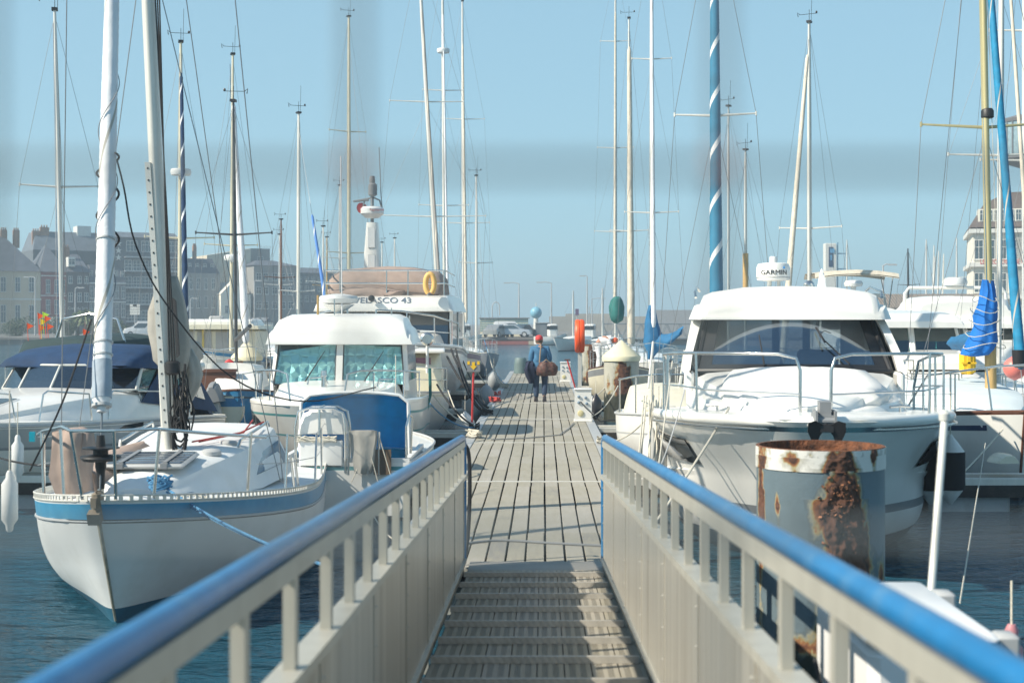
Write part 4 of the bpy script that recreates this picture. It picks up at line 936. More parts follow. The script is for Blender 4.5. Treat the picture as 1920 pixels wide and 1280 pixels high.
def sailboat(label, mpx, d, topy, stern=(0, 1), L=8.5, B=2.8, fb=(1.15, .9, .85), hullm=None, stripe=None, mr=.075, mm=None, lean=0, spr=((.48, .8),), furl=None, cover=None, radar=None, H=None, coach=None, wires=True, mf=.40, hoodm=None, head=1, group='sailing boats moored along the pontoon', detail=1, halyards=2, wr=.0045, tall=0, deckm=None, boomL=3.0, foot=None, fh=.94, sprdip=-.05):
    _ns[0] += 1; k = _ns[0]
    sx, sy = Vector(stern).normalized(); rz = math.atan2(-sx, sy); mp = Vector((WX(mpx, d), d, 0)); bow = mp - Vector((sx, sy, 0)) * (mf * L)
    t = thing('sailing_boat', label, 'sailing boat', bow, rz, group); hl = Hull(L, B, fb, rake=.7, tf=.72, full=.72, wide=.5)
    hl.build(t, [hullm or WHITE, ANTI, stripe or NAVYP], ((.05, 0), (.12, 2 if stripe else 0), (.24, 2 if stripe else 0)), nt=16)
    hl.deck(t, deckm or DECKW, nt=12); hl.strip(t, 'toe_rail', ALU if k % 3 else BROWN, .018, .012)
    q = MB(); s0 = hl.sheer(.4) - .05; blk(q, [(L * .20, .25, .2, s0, s0 + .12), (L * .27, B * .2, B * .17, s0, s0 + .28), (L * .42, B * .29, B * .25, s0, s0 + .36), (L * .63, B * .30, B * .26, s0, s0 + .42), (L * .64, B * .30, B * .26, s0, s0 + .2)]); q.build('coachroof', coach or WHITE, t)
    if detail:
        for s_ in (-1, 1):
            q = MB()
            for y in (.36, .48): q.patch((s_ * (B * .281), L * y, s0 + .16), (s_ * (B * .281), L * (y + .09), s0 + .16), (s_ * (B * .262), L * (y + .09), s0 + .29), (s_ * (B * .262), L * y, s0 + .29), th=.015 * s_)
            q.build('cabin_window', GLDK, t)
            rails(t, hl, .18, .94, .58, s_, 4, wire=True)
        P = lambda tt, s_, up: hl.P(tt, s_, .04, up)
        q = MB(); q.tube([P(.16, -1, .62), P(.06, -1, .64), Vector((0, -.12, hl.sheer(0) + .66)), P(.06, 1, .64), P(.16, 1, .62)], .014, 6); q.tube([P(.16, -1, .0), P(.16, -1, .62)], .012, 6); q.tube([P(.16, 1, 0), P(.16, 1, .62)], .012, 6); q.tube([P(.04, -1, 0), P(.05, -1, .64)], .012, 6); q.tube([P(.04, 1, 0), P(.05, 1, .64)], .012, 6); q.build('pulpit', STEEL, t)
        q = MB(); q.tube([P(.9, -1, 0), P(.9, -1, .6), P(.985, -1, .62), P(.985, 1, .62), P(.9, 1, .6), P(.9, 1, 0)], .014, 6); q.build('pushpit', STEEL, t)
    if hoodm: hood(t, L * .60, L * .74, B * .3, s0 + .30, s0 + .95, hoodm)
    zb = s0 + .34; top = H if H else WH(topy, d) - zb
    # a mast that leans over the picture's x axis leans in the boat's own axes
    c_, s_ = math.cos(-rz), math.sin(-rz); ln = (lean * c_, lean * s_)
    T = rig(t, (0, mf * L, zb), top, mr, mm or ALUW, ln, spr, Vector((0, .05, hl.sheer(0) + .03)), Vector((0, L * .98, hl.sheer(1))), B * .46, hl.sheer(.4), furl, radar, wires, head, halyards, wr, sprdip, fh)
    if cover: boomcover(t, (ln[0] * .8, mf * L + .12, zb + .75), boomL, cover, tall=tall)
    return t, hl
def fender(label, p, r=.13, h=.6, mat=None, ball=False, top=None, rope=1.0, body2=None):
    t = thing('fender', label, 'fender', p); q = MB(); mat = mat or FEND
    if ball: pr = [(.015, -r * 1.05)] + [(r * math.sin(PI * k / 12), -r * math.cos(PI * k / 12)) for k in range(1, 11)] + [(.035, r * 1.05), (.03, r * 1.25)]
    else: pr = [(.02, -h / 2 - .07), (.035, -h / 2 - .05), (r * .5, -h / 2), (r, -h / 2 + r * .7), (r, h / 2 - r * .7), (r * .5, h / 2), (.035, h / 2 + .05), (.02, h / 2 + .08)]
    q.lathe(pr, n=20); q.build('body', mat, t)
    if body2:
        q = MB(); q.lathe([(r + .003, -h / 2 + r * .6), (r + .006, -h / 2 + r * .7), (r + .006, h / 2 - r * .8), (r + .003, h / 2 - r * .7)], n=20); q.build('cover', body2, t)
    q = MB(); q.wire((0, 0, (h / 2 if not ball else r) + .05), (0, 0, (h / 2 if not ball else r) + rope), .007); q.build('lanyard', ROPEW if not ball else ROPEB, t); return t
def rope(label, a, b, r=.011, mat=None, sag=.1, name='mooring_rope', cat='rope'):
    q = MB(); q.wire(a, b, r, sag, 6, 10); return tag(q.build(name, mat or ROPEW), label, cat)
def pane_panel(root, pts, mat, frame=None, fr=.03, name='window', bul=(0, 0, 0), th=.02, nu=8):
    """glazed panel: frame tube round a real sheet"""
    a, b, c, d = map(Vector, pts)
    if frame:
        q = MB(); bu = Vector(bul); P = lambda u, v: (a * (1 - u) + b * u) * (1 - v) + (d * (1 - u) + c * u) * v + bu * 4 * u * (1 - u)
        q.tube([P(i / nu, 0) for i in range(nu + 1)] + [P(1, .5)] + [P(1 - i / nu, 1) for i in range(nu + 1)] + [P(0, .5), P(0, 0)], fr, 6, caps=False); f = q.build(name, frame, root)
    else: f = root
    q = MB(); q.patch(a, b, c, d, bul, nu, 4, th); return q.build('pane' if frame else name, mat, f)
# ================================================================== A: blue banded sloop, left foreground
bow = Vector((-3.60, 11.45, 0))
A = thing('sailing_boat', 'white sloop with a pale blue band, bow nearest the camera on the left', 'sailing boat', bow, R(2.2))
ha = Hull(8.0, 2.62, (1.10, .77, .68), rake=.62, tf=.78, full=.66, wide=.44, pb=1.55, pm=5.2, draft=.4, boot=.13, ps=.42)
ha.build(A, [WHITE2, ANTIB, LBLUE, BLACK, WHITE2], ((.02, 4), (.155, 2), (.165, 3), (.178, 4), (.19, 3)), nt=44)
ha.deck(A, DECKW, nt=30, camber=.07); ha.strip(A, 'rubbing_strake', GREYL, .013, 0, below=.17)
q = MB()            # perforated toe rail: two strips joined by webs, holes left open
for side in (-1, 1):
    pts = [ha.P(i / 60, side, -.004, .0) for i in range(61)]
    for up in (.006, .052): q.tube([p + Vector((0, 0, up)) for p in pts], .0085, 5)
    n_ = 118
    for k in range(n_):
        t = (k + .5) / n_; p = ha.P(t, side, -.004, .029); d_ = ha.P(min(1, t + .01), side) - ha.P(max(0, t - .01), side); q.box(p, (.034, .008, .05), math.atan2(d_.y, d_.x))
q.build('toe_rail', ALU, A)
q = MB(); q.box((0, .06, 1.05), (.07, .16, .26), bev=.02); q.box((0, -.03, .98), (.10, .08, .10), rx=.4); q.box((0, -.02, 1.10), (.045, .12, .08)); q.build('stemhead_fitting', M('weathered stem fitting', (.20, .17, .13), .6, .4, var=.3), A)
q = MB(); q.tube([Vector((0, ha.yy(0, z) - .006, z)) for z in (.95, .7, .45, .2, .02)], [.018, .016, .014, .012, .01], 6); q.build('stem_band', M('worn stem strip', (.28, .26, .2), .7, var=.3, scale=20, dirt=(.12, .09, .05), dscale=14), A)
q = MB(); s0 = .84
blk(q, [(1.28, .30, .20, 1.0, 1.01), (1.42, .44, .32, .93, 1.11), (2.0, .66, .50, .90, 1.19), (3.0, .86, .66, .86, 1.24), (4.4, .92, .72, .84, 1.31), (4.95, .90, .70, .84, 1.34), (5.0, .90, .70, .84, 1.0)], r=.06, cam=.05); q.build('coachroof', WHITE2, A)
for s_ in (-1, 1):
    q = MB(); q.patch((s_ * .80, 3.05, .99), (s_ * .875, 4.8, .97), (s_ * .775, 4.65, 1.21), (s_ * .735, 3.7, 1.155), (0, 0, 0), 8, 4, .012 * s_); w_ = q.build('cabin_window', M('pale acrylic cabin window', (.16, .22, .27), .12, var=.15), A)
    q = MB()
    for k in range(22):
        t = k / 21; q.lathe([(.009, 0), (.009, .004)], Vector((s_ * .81, 3.1, .995)).lerp(Vector((s_ * .885, 4.78, .975)), t) + Vector((s_ * .004, 0, 0)), 6)
    q.build('fixing_screws', GREYM, w_)
    q = MB(); q.tube([(s_ * .60, 3.1, 1.27), (s_ * .61, 3.15, 1.33), (s_ * .63, 3.9, 1.37), (s_ * .65, 4.7, 1.41), (s_ * .655, 4.75, 1.36)], .017, 6); q.build('grab_rail', STEEL, A)
q = MB(); q.bb(-.37, .37, 1.62, 2.38, 1.20, 1.245, bev=.02); hatch = q.build('hatch', GREYL, A); hatch.rotation_euler = (R(3.5), 0, 0); hatch.location = (0, 0, -.095)
q = MB(); q.bb(-.335, .335, 1.655, 2.345, 1.246, 1.256, bev=.004); q.build('hatch_pane', M('smoked hatch acrylic', (.10, .13, .17), .08, var=.2, spec=.8), hatch)
q = MB()
for k in range(5): q.bb(-.36, .36, 1.72 + k * .14, 1.73 + k * .14, 1.257, 1.261)
for x in (-.2, .2): q.bb(x - .02, x + .02, 1.62, 2.38, 1.262, 1.268); q.box((x, 1.60, 1.235), (.06, .05, .05))
q.build('hatch_straps', GREYM, hatch)
q = MB()
for y, x in ((2.6, .42), (3.35, .45)): q.lathe([(.10, 1.20 + (y - 2.6) * .03), (.10, 1.24 + (y - 2.6) * .03), (.075, 1.26 + (y - 2.6) * .03), (.01, 1.27 + (y - 2.6) * .03)], (x, y, .03), 18)
q.build('vent', GREYL, A)
MBASE = Vector((-.05, 2.85, 1.24)); MH = 8.6; LN = (-.045, 0)
q = MB(); q.patch(MBASE + Vector((.06, -.12, 1.55)), MBASE + Vector((.10, -.12, 1.5)), MBASE + Vector((.13, -.11, 1.0)), MBASE + Vector((.10, -.11, .95)), (.02, -.02, 0), 5, 4, .01); q.build('cloth_gap_shade', BLACK, A)  # black sheet standing in for the shade in the gap between cloth lobes
T = rig(A, MBASE, MH, .088, ALU, LN, ((.62, .8),), None, Vector((0, 7.3, .9)), 1.12, .9, None, None, True, 0, 0, .0055)
q = MB(); a, b = MBASE + Vector((-.01, -.108, .25)), MBASE + Vector((LN[0] * 4.0 - .01, -.108, 2.9))
q.loft([[p + Vector((x, y, 0)) for x, y in ((-.028, 0), (.028, 0), (.028, .03), (-.028, .03))] for p in (a, b)]); tr = q.build('mast_track', ALUW, A, False)
q = MB()
for k in range(22): p = a.lerp(b, (k + .5) / 22); q.box(p + Vector((0, -.002, 0)), (.014, .004, .018))
q.build('track_holes', BLACK, tr)
q = MB()
for k in range(3): q.tube([MBASE + Vector((.04 + .035 * k, -.09, .3)), MBASE + Vector((.10 - .02 * k + LN[0] * 4, -.06, 4.5)), T + Vector((.08 - .02 * k, -.02, -.3))], .008, 5)
q.build('halyards', ROPEB, A)
st0 = Vector((0, .12, 1.20)); FT = MBASE.lerp(T, .93) + Vector((-.10, -.1, 0))
q = MB(); q.wire(st0 - Vector((0, 0, .1)), FT, .008); q.build('forestay', WIRE, A)
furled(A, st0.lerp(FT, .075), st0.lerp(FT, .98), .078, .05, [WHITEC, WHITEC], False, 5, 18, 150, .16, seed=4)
furled(A, st0.lerp(FT, .088), st0.lerp(FT, .128), .082, .082, [M('grey blue sun strip', (.30, .36, .42), .7, var=.15, scale=6, bump=.5, bscale=8)] * 2, False, 0, 18, 30, .16, name='sun_strip', seed=4)
for (u_, v_) in ((.255, .257), (.145, .147), (.132, .134), (.080, .083)): furled(A, st0.lerp(FT, u_), st0.lerp(FT, v_), .083, .083, [GREYL] * 2, False, 0, 18, 4, .1, name='sail_tie', seed=4)
q = MB(); c = st0.lerp(FT, .035); q.lathe([(.03, -.30), (.035, -.16), (.045, -.12), (.045, -.075), (.14, -.07), (.165, -.045), (.16, -.03), (.06, -.02), (.06, .02), (.15, .03), (.15, .04), (.04, .05), (.03, .14)], c, 28); q.build('furler_drum', BLACK, A)
q = MB(); q.tube([c - Vector((0, 0, .4)), c - Vector((0, 0, .18))], .028, 8); q.build('turnbuckle', STEEL, A)
q = MB()            # black sheet wound round the sail
for k in range(60):
    pass
pts = []; 
for k in range(100):
    t = k / 99; u = lerp(.10, .46, t); P_ = st0.lerp(FT, u); an = t * 2 * PI * 3.2 + .5; rr = .092 - .02 * u; pts.append(P_ + Vector((math.cos(an) * rr, math.sin(an) * rr, 0)))
q.tube(pts, .0045, 5); q.build('sheet_turns', GREYM, A)
q = MB(); P1 = st0.lerp(FT, .345); pts = []
for k in range(46):
    t = k / 45; an = -.6 + t * 2 * PI * 2.6; pts.append(P1 + Vector((.094 * math.cos(an), .094 * math.sin(an), .05 - .95 * t ** 1.2)) + (FT - st0).normalized().cross(Vector((0, 1, 0))) * 0)
q.tube(pts, .0105, 6); pts2 = [P1 + Vector((.09, -.03, -.02)), P1 + Vector((.14, .0, -.25)), P1 + Vector((.22, .1, -.75)), P1 + Vector((.40, .6, -1.3)), P1 + Vector((.8, 1.6, -1.98)), P1 + Vector((1.35, 2.8, -2.28)), P1 + Vector((2.0, 4.3, -2.2))]; q.tube(cr(pts2), .008, 6)
pts3 = [st0.lerp(FT, .17) + Vector((-.1, -.02, 0)), st0.lerp(FT, .10) + Vector((-.25, -.25, -.1)), Vector((-.62, .30, 1.32))]; q.tube(cr(pts3), .008, 6); q.build('furling_line', ROPEB, A)
for k, (y, x) in enumerate(((.18, .2), (1.0, .75))):
    pass
# pulpit
P = lambda t, s_, up, ins=.03: ha.P(t, s_, ins, up)
q = MB(); q.tube([P(.22, -1, .58), P(.13, -1, .60), P(.05, -1, .62), Vector((-.17, -.10, 1.68)), Vector((.17, -.10, 1.68)), P(.05, 1, .60), P(.14, 1, .57), P(.24, 1, .55)], .0145, 8)
for (t, s_) in ((.05, -1), (.14, -1), (.05, 1), (.20, 1)): q.tube([P(t, s_, .02, .05), P(t + .004, s_, .6)], .0135, 7)
q.tube([Vector((-.13, .12, 1.06)), Vector((-.17, -.10, 1.68))], .0135, 7); q.tube([Vector((.13, .12, 1.06)), Vector((.17, -.10, 1.68))], .0135, 7)
q.build('pulpit', STEEL, A)
posts(A, [(P(.32, -1, 0), P(.32, -1, .58)), (P(.30, 1, 0), P(.31, 1, .58)), (P(.50, 1, 0), P(.53, 1, .56)), (P(.72, 1, 0), P(.72, 1, .56)), (P(.55, -1, 0), P(.55, -1, .58))])
for s_ in (-1, 1):
    for up in (.56, .3): q = MB(); q.tube([P(t_, s_, up) for t_ in (.22, .31, .52, .72, .93)], .004, 5); q.build('lifeline', WIREL, A)
q = MB(); q.box(P(.2, -1, .56, -.02), (.05, .03, .09)); q.build('tag', M('turquoise tag', (.0, .3, .4), .5), A)
# chain plates and shroud turnbuckles
for s_ in (-1, 1):
    for dy in (.0, .28): q = MB(); q.tube([P(.385, s_, .0, .12) + Vector((0, dy, 0)), P(.385, s_, .34, .16) + Vector((0, dy, 0))], .014, 6); q.build('turnbuckle', STEEL, A)
q = MB(); q.tube([(.42, .95, 1.02), (.55, 1.02, 1.04), (.68, 1.1, 1.0)], .018, 6); q.build('cleat', STEEL, A); q = MB(); q.tube([(-.35, .75, 1.05), (-.28, .85, 1.07), (-.2, .95, 1.05)], .018, 6); q.build('cleat', STEEL, A)
q = MB(); q.tube([(.15, 3.0, 1.33), (.5, 3.8, 1.36), (.62, 4.6, 1.42)], .009, 5); q.tube([(.22, 3.0, 1.33), (.55, 3.7, 1.37), (.5, 4.6, 1.44)], .009, 5); q.build('control_lines', ROPER, A)
# cloth bundle round the mast and boom seen end on
def cloth(name, rings, mat, root, seed=1, amp=.03):
    q = MB(); q.loft([[p + Vector((noise.noise(p * 5 + Vector((seed, 0, 0))), noise.noise(p * 5 + Vector((0, seed, 3))), .4 * noise.noise(p * 6))) * amp + Vector((amp * .8 * math.sin(k * 2.1 + seed), amp * .8 * math.cos(k * 1.7), 0)) * .5 for k, p in enumerate(r_)] for r_ in rings]); return q.build(name, mat, root, sharp=85)
def ring(c, rx, ry, n=22, ph=0): c = Vector(c); return [c + Vector((rx * math.cos(2 * PI * k / n + ph), ry * math.sin(2 * PI * k / n + ph), 0)) for k in range(n)]
G0 = MBASE
gx = lambda z: LN[0] * (z - 1.24) - .05
def gc(px, py, dy): # cloth centre from where it shows
    v = W(px, py, bow.y + MBASE.y + dy) - bow; v.rotate(Euler((0, 0, -R(2.2)))); return v
rg = []
for (py, px, wpx) in ((518, 317, 15), (530, 314, 22), (555, 315, 28), (585, 314, 35), (620, 316, 38), (650, 318, 36), (675, 320, 30), (692, 326, 20), (698, 330, 7)):
    c = gc(px, py, .12); s_ = wpx * (bow.y + 3) / F; rg.append(ring(c, s_, s_ * .75 if py > 530 else s_))
cl = cloth('sail_cover', rg, BEIGEC, A, 3, .035)
rg = []
for (py, px, wpx) in ((645, 350, 5), (658, 354, 12), (675, 358, 16), (700, 361, 18), (725, 356, 17), (750, 350, 11), (760, 348, 5)):
    c = gc(px, py, .25); s_ = wpx * (bow.y + 3) / F; rg.append(ring(c, s_, s_))
cloth('sail_bundle', rg, BEIGEC, A, 9, .03)
q = MB(); q.tube([(.0, 3.0, 2.02), (.0, 4.2, 2.06)], .05, 10); q.build('boom', ALUW, A)
rg = []
for k in range(12):
    t = k / 11; rg.append([Vector((.09 * (1 - .4 * t) * math.cos(a), 3.15 + .9 * t, 2.22 + .2 * (1 - .4 * t) * math.sin(a))) for a in [2 * PI * i / 14 for i in range(14)]])
cloth('boom_cover', rg, BEIGEC, A, 5, .03)
rr = random.Random(5); q = MB()
for k in range(26):
    x0 = rr.uniform(.07, .19); z0 = rr.uniform(1.5, 2.1); pts = [MBASE + Vector((x0, -.13 + rr.uniform(-.03, .03), z0 - 1.24 + .05))]
    for j in range(6): pts.append(pts[-1] + Vector((rr.uniform(-.03, .03), rr.uniform(-.02, .02), -(z0 - 1.4) / 6)))
    q.tube(pts, .009, 5)
for k in range(10):
    c = MBASE + Vector((.13, -.12, .12 + .05 * (k % 4))); q.tube([c + Vector((.07 * math.cos(a) + rr.uniform(-.01, .01), -.03 + .01 * k, .16 * math.sin(a))) for a in [2 * PI * i / 9 for i in range(10)]], .009, 5, caps=False)
q.build('rope_bundle', ROPEB, A)
q = MB(); q.lathe([(.05, -.07), (.075, -.05), (.075, .05), (.05, .07)], MBASE + Vector((.06, -.10, .85)), 12); q.build('winch', BLACK, A)
# tarpaulin over the bow rail and bundled sail on deck
rg = [ring((-.50, 1.15, 1.02), .14, .12), ring((-.52, 1.12, 1.2), .17, .12), ring((-.51, 1.1, 1.42), .19, .13), ring((-.49, 1.1, 1.58), .18, .12), ring((-.47, 1.12, 1.62), .06, .05)]
o = cloth('tarpaulin', rg, TANC, None, 2, .05); o.location = bow; o.rotation_euler = (0, 0, R(2.2)); tag(o, 'crumpled taupe tarpaulin hung on the left bow rail of the blue banded sloop', 'tarpaulin')
rg = [ring((-.42 + .08 * math.sin(k), 1.4 + k * .24, 1.10 + .05 * math.sin(k * 2.2) + k * .02), .05 + .13 * math.sin(PI * (k + .4) / 8), .01, 14) for k in range(8)]
rg = [[Vector((c_.x, r_[0].y, 1.10 + .02 * i + (c_.y - r_[0].y) * 0 + .10 * math.sin(2 * PI * k / 14))) for k, c_ in enumerate(r_)] for i, r_ in enumerate(rg)]
o = cloth('folded_sail', rg, TANC, None, 7, .04); o.location = bow; o.rotation_euler = (0, 0, R(2.2)); tag(o, 'rolled taupe sail lying along the foredeck edge of the blue banded sloop', 'sail')
a = W(300, 920, 12.6)
q = MB(); rr = random.Random(3)
for k in range(9): q.tube([a + Vector((.11 * math.cos(t + k) * rr.uniform(.5, 1), .09 * math.sin(t + k), .02 + .012 * k + .02 * math.sin(3 * t))) for t in [i * .6 for i in range(9)]], .012, 5)
tag(q.build('rope_coil', ROPEBL), 'small heap of blue rope on the edge of the blue banded sloop', 'rope')
for k in range(2):
    rope('blue mooring line from the blue banded sloop to the gangway side' + (', lower strand' if k else ', upper strand'), a + Vector((.06, 0, .02 - .03 * k)), Vector((-1.55, 10.3 + .12 * k, .78 - .03 * k)), .011, ROPEBL, .06)
rope('thin pale line dropping from the blue banded sloop to the pontoon', W(700, 965, 15.5), Vector((-1.2, 13.6, .5)), .008, ROPEW, .15)
# ================================================================== B: small boat with blue canopy, stern on
Bp = W(645, 900, 18.3); Bp.z = 0
Bt = thing('small_boat', 'small white boat with an open bright blue canopy, stern towards the gangway', 'boat', Bp, PI)
hb = Hull(4.6, 1.9, (.85, .75, .75), rake=.3, tf=.9, wide=.4)
o = hb.build(Bt, [WHITE, ANTI, TEALS], ((.05, 0), (.10, 2))); 
Bt.location = (Bp.x, Bp.y + 4.5, 0); Bt.rotation_euler = (0, 0, PI)     # local y=4.6 (stern) is nearest the viewer
Bt.rotation_euler = (0, 0, PI)
hb.deck(Bt, WHITE, 0, .6); hb.strip(Bt, 'rail', GREYL, .02)
q = MB(); q.bb(-.8, .8, 2.4, 4.5, .3, .34); q.bb(-.85, -.78, 2.4, 4.55, .3, .80); q.bb(.78, .85, 2.4, 4.55, .3, .80); q.bb(-.85, .85, 4.5, 4.58, .05, .80); q.build('cockpit', WHITE2, Bt, False)
hw = .745; zt = WH(735, 19.6); zb = .62; yb, yf = 3.45, 2.55   # mouth of the canopy and its front
q = MB(); NN = 9; rings = []
def arch(y, hw_, z0, z1, n=18):
    out = []
    for k in range(n + 1):
        u = k / n
        if u < .3: out.append(Vector((-hw_ * (1 - .04 * u / .3), y, lerp(z0, z1 - .07, u / .3))))
        elif u > .7: out.append(Vector((hw_ * (1 - .04 * (1 - u) / .3), y, lerp(z0, z1 - .07, (1 - u) / .3))))
        else: v = (u - .3) / .4; out.append(Vector((lerp(-hw_ * .96, hw_ * .96, v), y, z1 - .07 + .07 * math.sin(PI * v) ** .6)))
    return out
rings = [arch(yb, hw, zb, zt), arch(lerp(yb, yf, .5), hw * .98, zb, zt - .02), arch(yf + .12, hw * .95, zb, zt - .1), arch(yf, hw * .90, zb, zt - .35)]
q.loft(rings, False, False); q.loft([[p * .99 + Vector((0, .012, 0)) for p in r_] for r_ in rings], False, False)
q.f.append(tuple(len(q.v) - 19 + k for k in range(19))); q.m.append(0); q.build('canopy', BLUEC, Bt)
q = MB(); q.tube(arch(yb + .02, hw + .01, zb - .05, zt + .012), .022, 8); q.build('canopy_hoop', WHITE2, Bt)
# stowed white case inside stainless hoops at the stern
q = MB(); blk(q, [(4.15, .28, .24, .98, 1.22), (4.2, .31, .27, .97, 1.27), (4.5, .31, .27, .97, 1.27), (4.56, .28, .24, .98, 1.22)], r=.1); o = q.build('life_raft_case', WHITE, Bt); o.location = (.285, 0, .13)
for y in (4.18, 4.6):
    q = MB(); q.tube([(.60, y, .62), (.61, y, 1.20), (.57, y, 1.40), (.45, y, 1.44), (.12, y, 1.44), (-.0, y, 1.38), (-.03, y, 1.2), (-.03, y, .62)], .017, 8); q.build('stern_hoop', STEEL, Bt)
q = MB(); q.tube([(.30, 4.18, 1.45), (.30, 4.6, 1.45), (.30, 4.62, 1.10)], .017, 8); q.build('hoop_brace', STEEL, Bt)
q = MB(); q.bb(-.0, .56, 4.585, 4.62, .70, 1.04, bev=.03); q.build('stern_locker', WHITE2, Bt)
q = MB(); rr = random.Random(9)
for k in range(12): q.tube([(.58 - j * .1, 4.6 + rr.uniform(0, .05), 1.06 + rr.uniform(-.05, .03)) for j in range(6)], .010, 5)
q.build('rope_lashing', ROPEW, Bt)
rg = [ring((-.27, 4.66, z), w_, .035, 16) for z, w_ in ((.62, .10), (.75, .14), (.92, .17), (1.08, .175), (1.16, .17), (1.17, .10))]
o = cloth('hanging_cloth', rg, BEIGEC, Bt, 11, .035)
q = MB(); q.bb(-.62, -.40, 4.62, 4.66, .60, .92); q.build('brown_board', M('weathered brown board', (.14, .10, .07), .8), Bt, False)
for x in (-.08, -.33, -.47): q = MB(); q.tube([(x, 4.68, .6), (x, 4.68, 1.15)], .014, 6); q.build('stern_post', STEEL, Bt)
for (a, b) in (((-.33, 4.68, 1.0), (-.12, 4.7, .5)), ((-.33, 4.68, 1.0), (-.48, 4.72, .45)), ((-.47, 4.68, 1.1), (-.65, 4.7, .5))): q = MB(); q.wire(a, b, .007); q.build('guy_line', ROPEW, Bt)
q = MB(); q.tube([(-.80, 3.9, .8), (-.82, 3.9, 1.28), (-.80, 4.1, 1.33), (-.80, 4.5, 1.2), (-.80, 4.5, .8)], .016, 8); q.build('side_rail', STEEL, Bt)
# ================================================================== D: cabin boat with teal windscreen
Dp = Vector((WX(627, 24.6) + .0, 22.4, 0)); D = thing('cabin_boat', 'white cabin boat with teal windows lined by bubble foil, bow on', 'motor boat', Dp, 0)
hd = Hull(6.6, 2.95, (1.22, 1.14, 1.0), rake=.9, tf=.9, full=.6, wide=.4, pb=1.05, pm=4, boot=.1)
hd.build(D, [WHITE, ANTI, TEALS], ((.05, 0), (.15, 0), (.19, 2), (.5, 0), (.53, 2))); hd.deck(D, WHITE); hd.strip(D, 'gunwale', WHITE, .045, .02, out=-.03)
q = MB(); blk(q, [(.7, .3, .2, 1.1, 1.2), (1.2, .8, .6, 1.1, 1.33), (2.0, 1.10, .95, 1.08, 1.42), (2.75, 1.18, 1.08, 1.05, 1.47), (2.8, 1.18, 1.1, 1.05, 1.40)], r=.1); q.build('foredeck_cabin', WHITE, D)
zA, zB = 1.44, 2.16; dy = 2.72
for s_ in (-1, 1):
    q = MB(); q.loft([[Vector(p) for p in ((s_ * 1.15, dy + .0, zA - .1), (s_ * 1.235, dy + .05, zA - .1), (s_ * 1.235, dy + .2, zA - .1), (s_ * 1.15, dy + .2, zA - .1))], [Vector(p) for p in ((s_ * 1.08, dy + .20, zB + .05), (s_ * 1.16, dy + .25, zB + .05), (s_ * 1.16, dy + .4, zB + .05), (s_ * 1.08, dy + .4, zB + .05))]]); q.build('windscreen_pillar', WHITE, D)
q = MB(); q.loft([[Vector(p) for p in ((-.06, dy - .03, zA - .06), (.06, dy - .03, zA - .06), (.06, dy + .06, zA - .06), (-.06, dy + .06, zA - .06))], [Vector(p) for p in ((-.055, dy + .17, zB + .05), (.055, dy + .17, zB + .05), (.055, dy + .26, zB + .05), (-.055, dy + .26, zB + .05))]]); q.build('centre_pillar', WHITE, D)
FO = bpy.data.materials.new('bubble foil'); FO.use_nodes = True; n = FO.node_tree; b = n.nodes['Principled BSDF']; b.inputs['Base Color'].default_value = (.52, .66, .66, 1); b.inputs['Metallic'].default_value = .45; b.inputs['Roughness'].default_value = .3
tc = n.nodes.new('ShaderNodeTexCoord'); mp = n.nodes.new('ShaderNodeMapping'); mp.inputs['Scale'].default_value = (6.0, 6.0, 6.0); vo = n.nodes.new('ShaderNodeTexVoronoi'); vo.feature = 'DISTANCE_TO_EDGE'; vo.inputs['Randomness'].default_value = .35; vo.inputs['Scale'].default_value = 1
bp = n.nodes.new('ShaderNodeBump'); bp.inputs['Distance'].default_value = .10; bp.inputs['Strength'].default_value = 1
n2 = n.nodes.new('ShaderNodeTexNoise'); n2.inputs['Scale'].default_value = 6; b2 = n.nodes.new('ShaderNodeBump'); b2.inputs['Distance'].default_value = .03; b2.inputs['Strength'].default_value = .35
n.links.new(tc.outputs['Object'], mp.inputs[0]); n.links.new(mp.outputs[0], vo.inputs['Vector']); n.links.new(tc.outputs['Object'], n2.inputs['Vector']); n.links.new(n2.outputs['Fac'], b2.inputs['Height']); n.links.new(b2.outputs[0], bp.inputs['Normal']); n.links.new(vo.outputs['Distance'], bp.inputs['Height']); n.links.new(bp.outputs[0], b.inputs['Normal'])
GLT2 = glass('teal windscreen glass', (.82, .93, .93), .10)
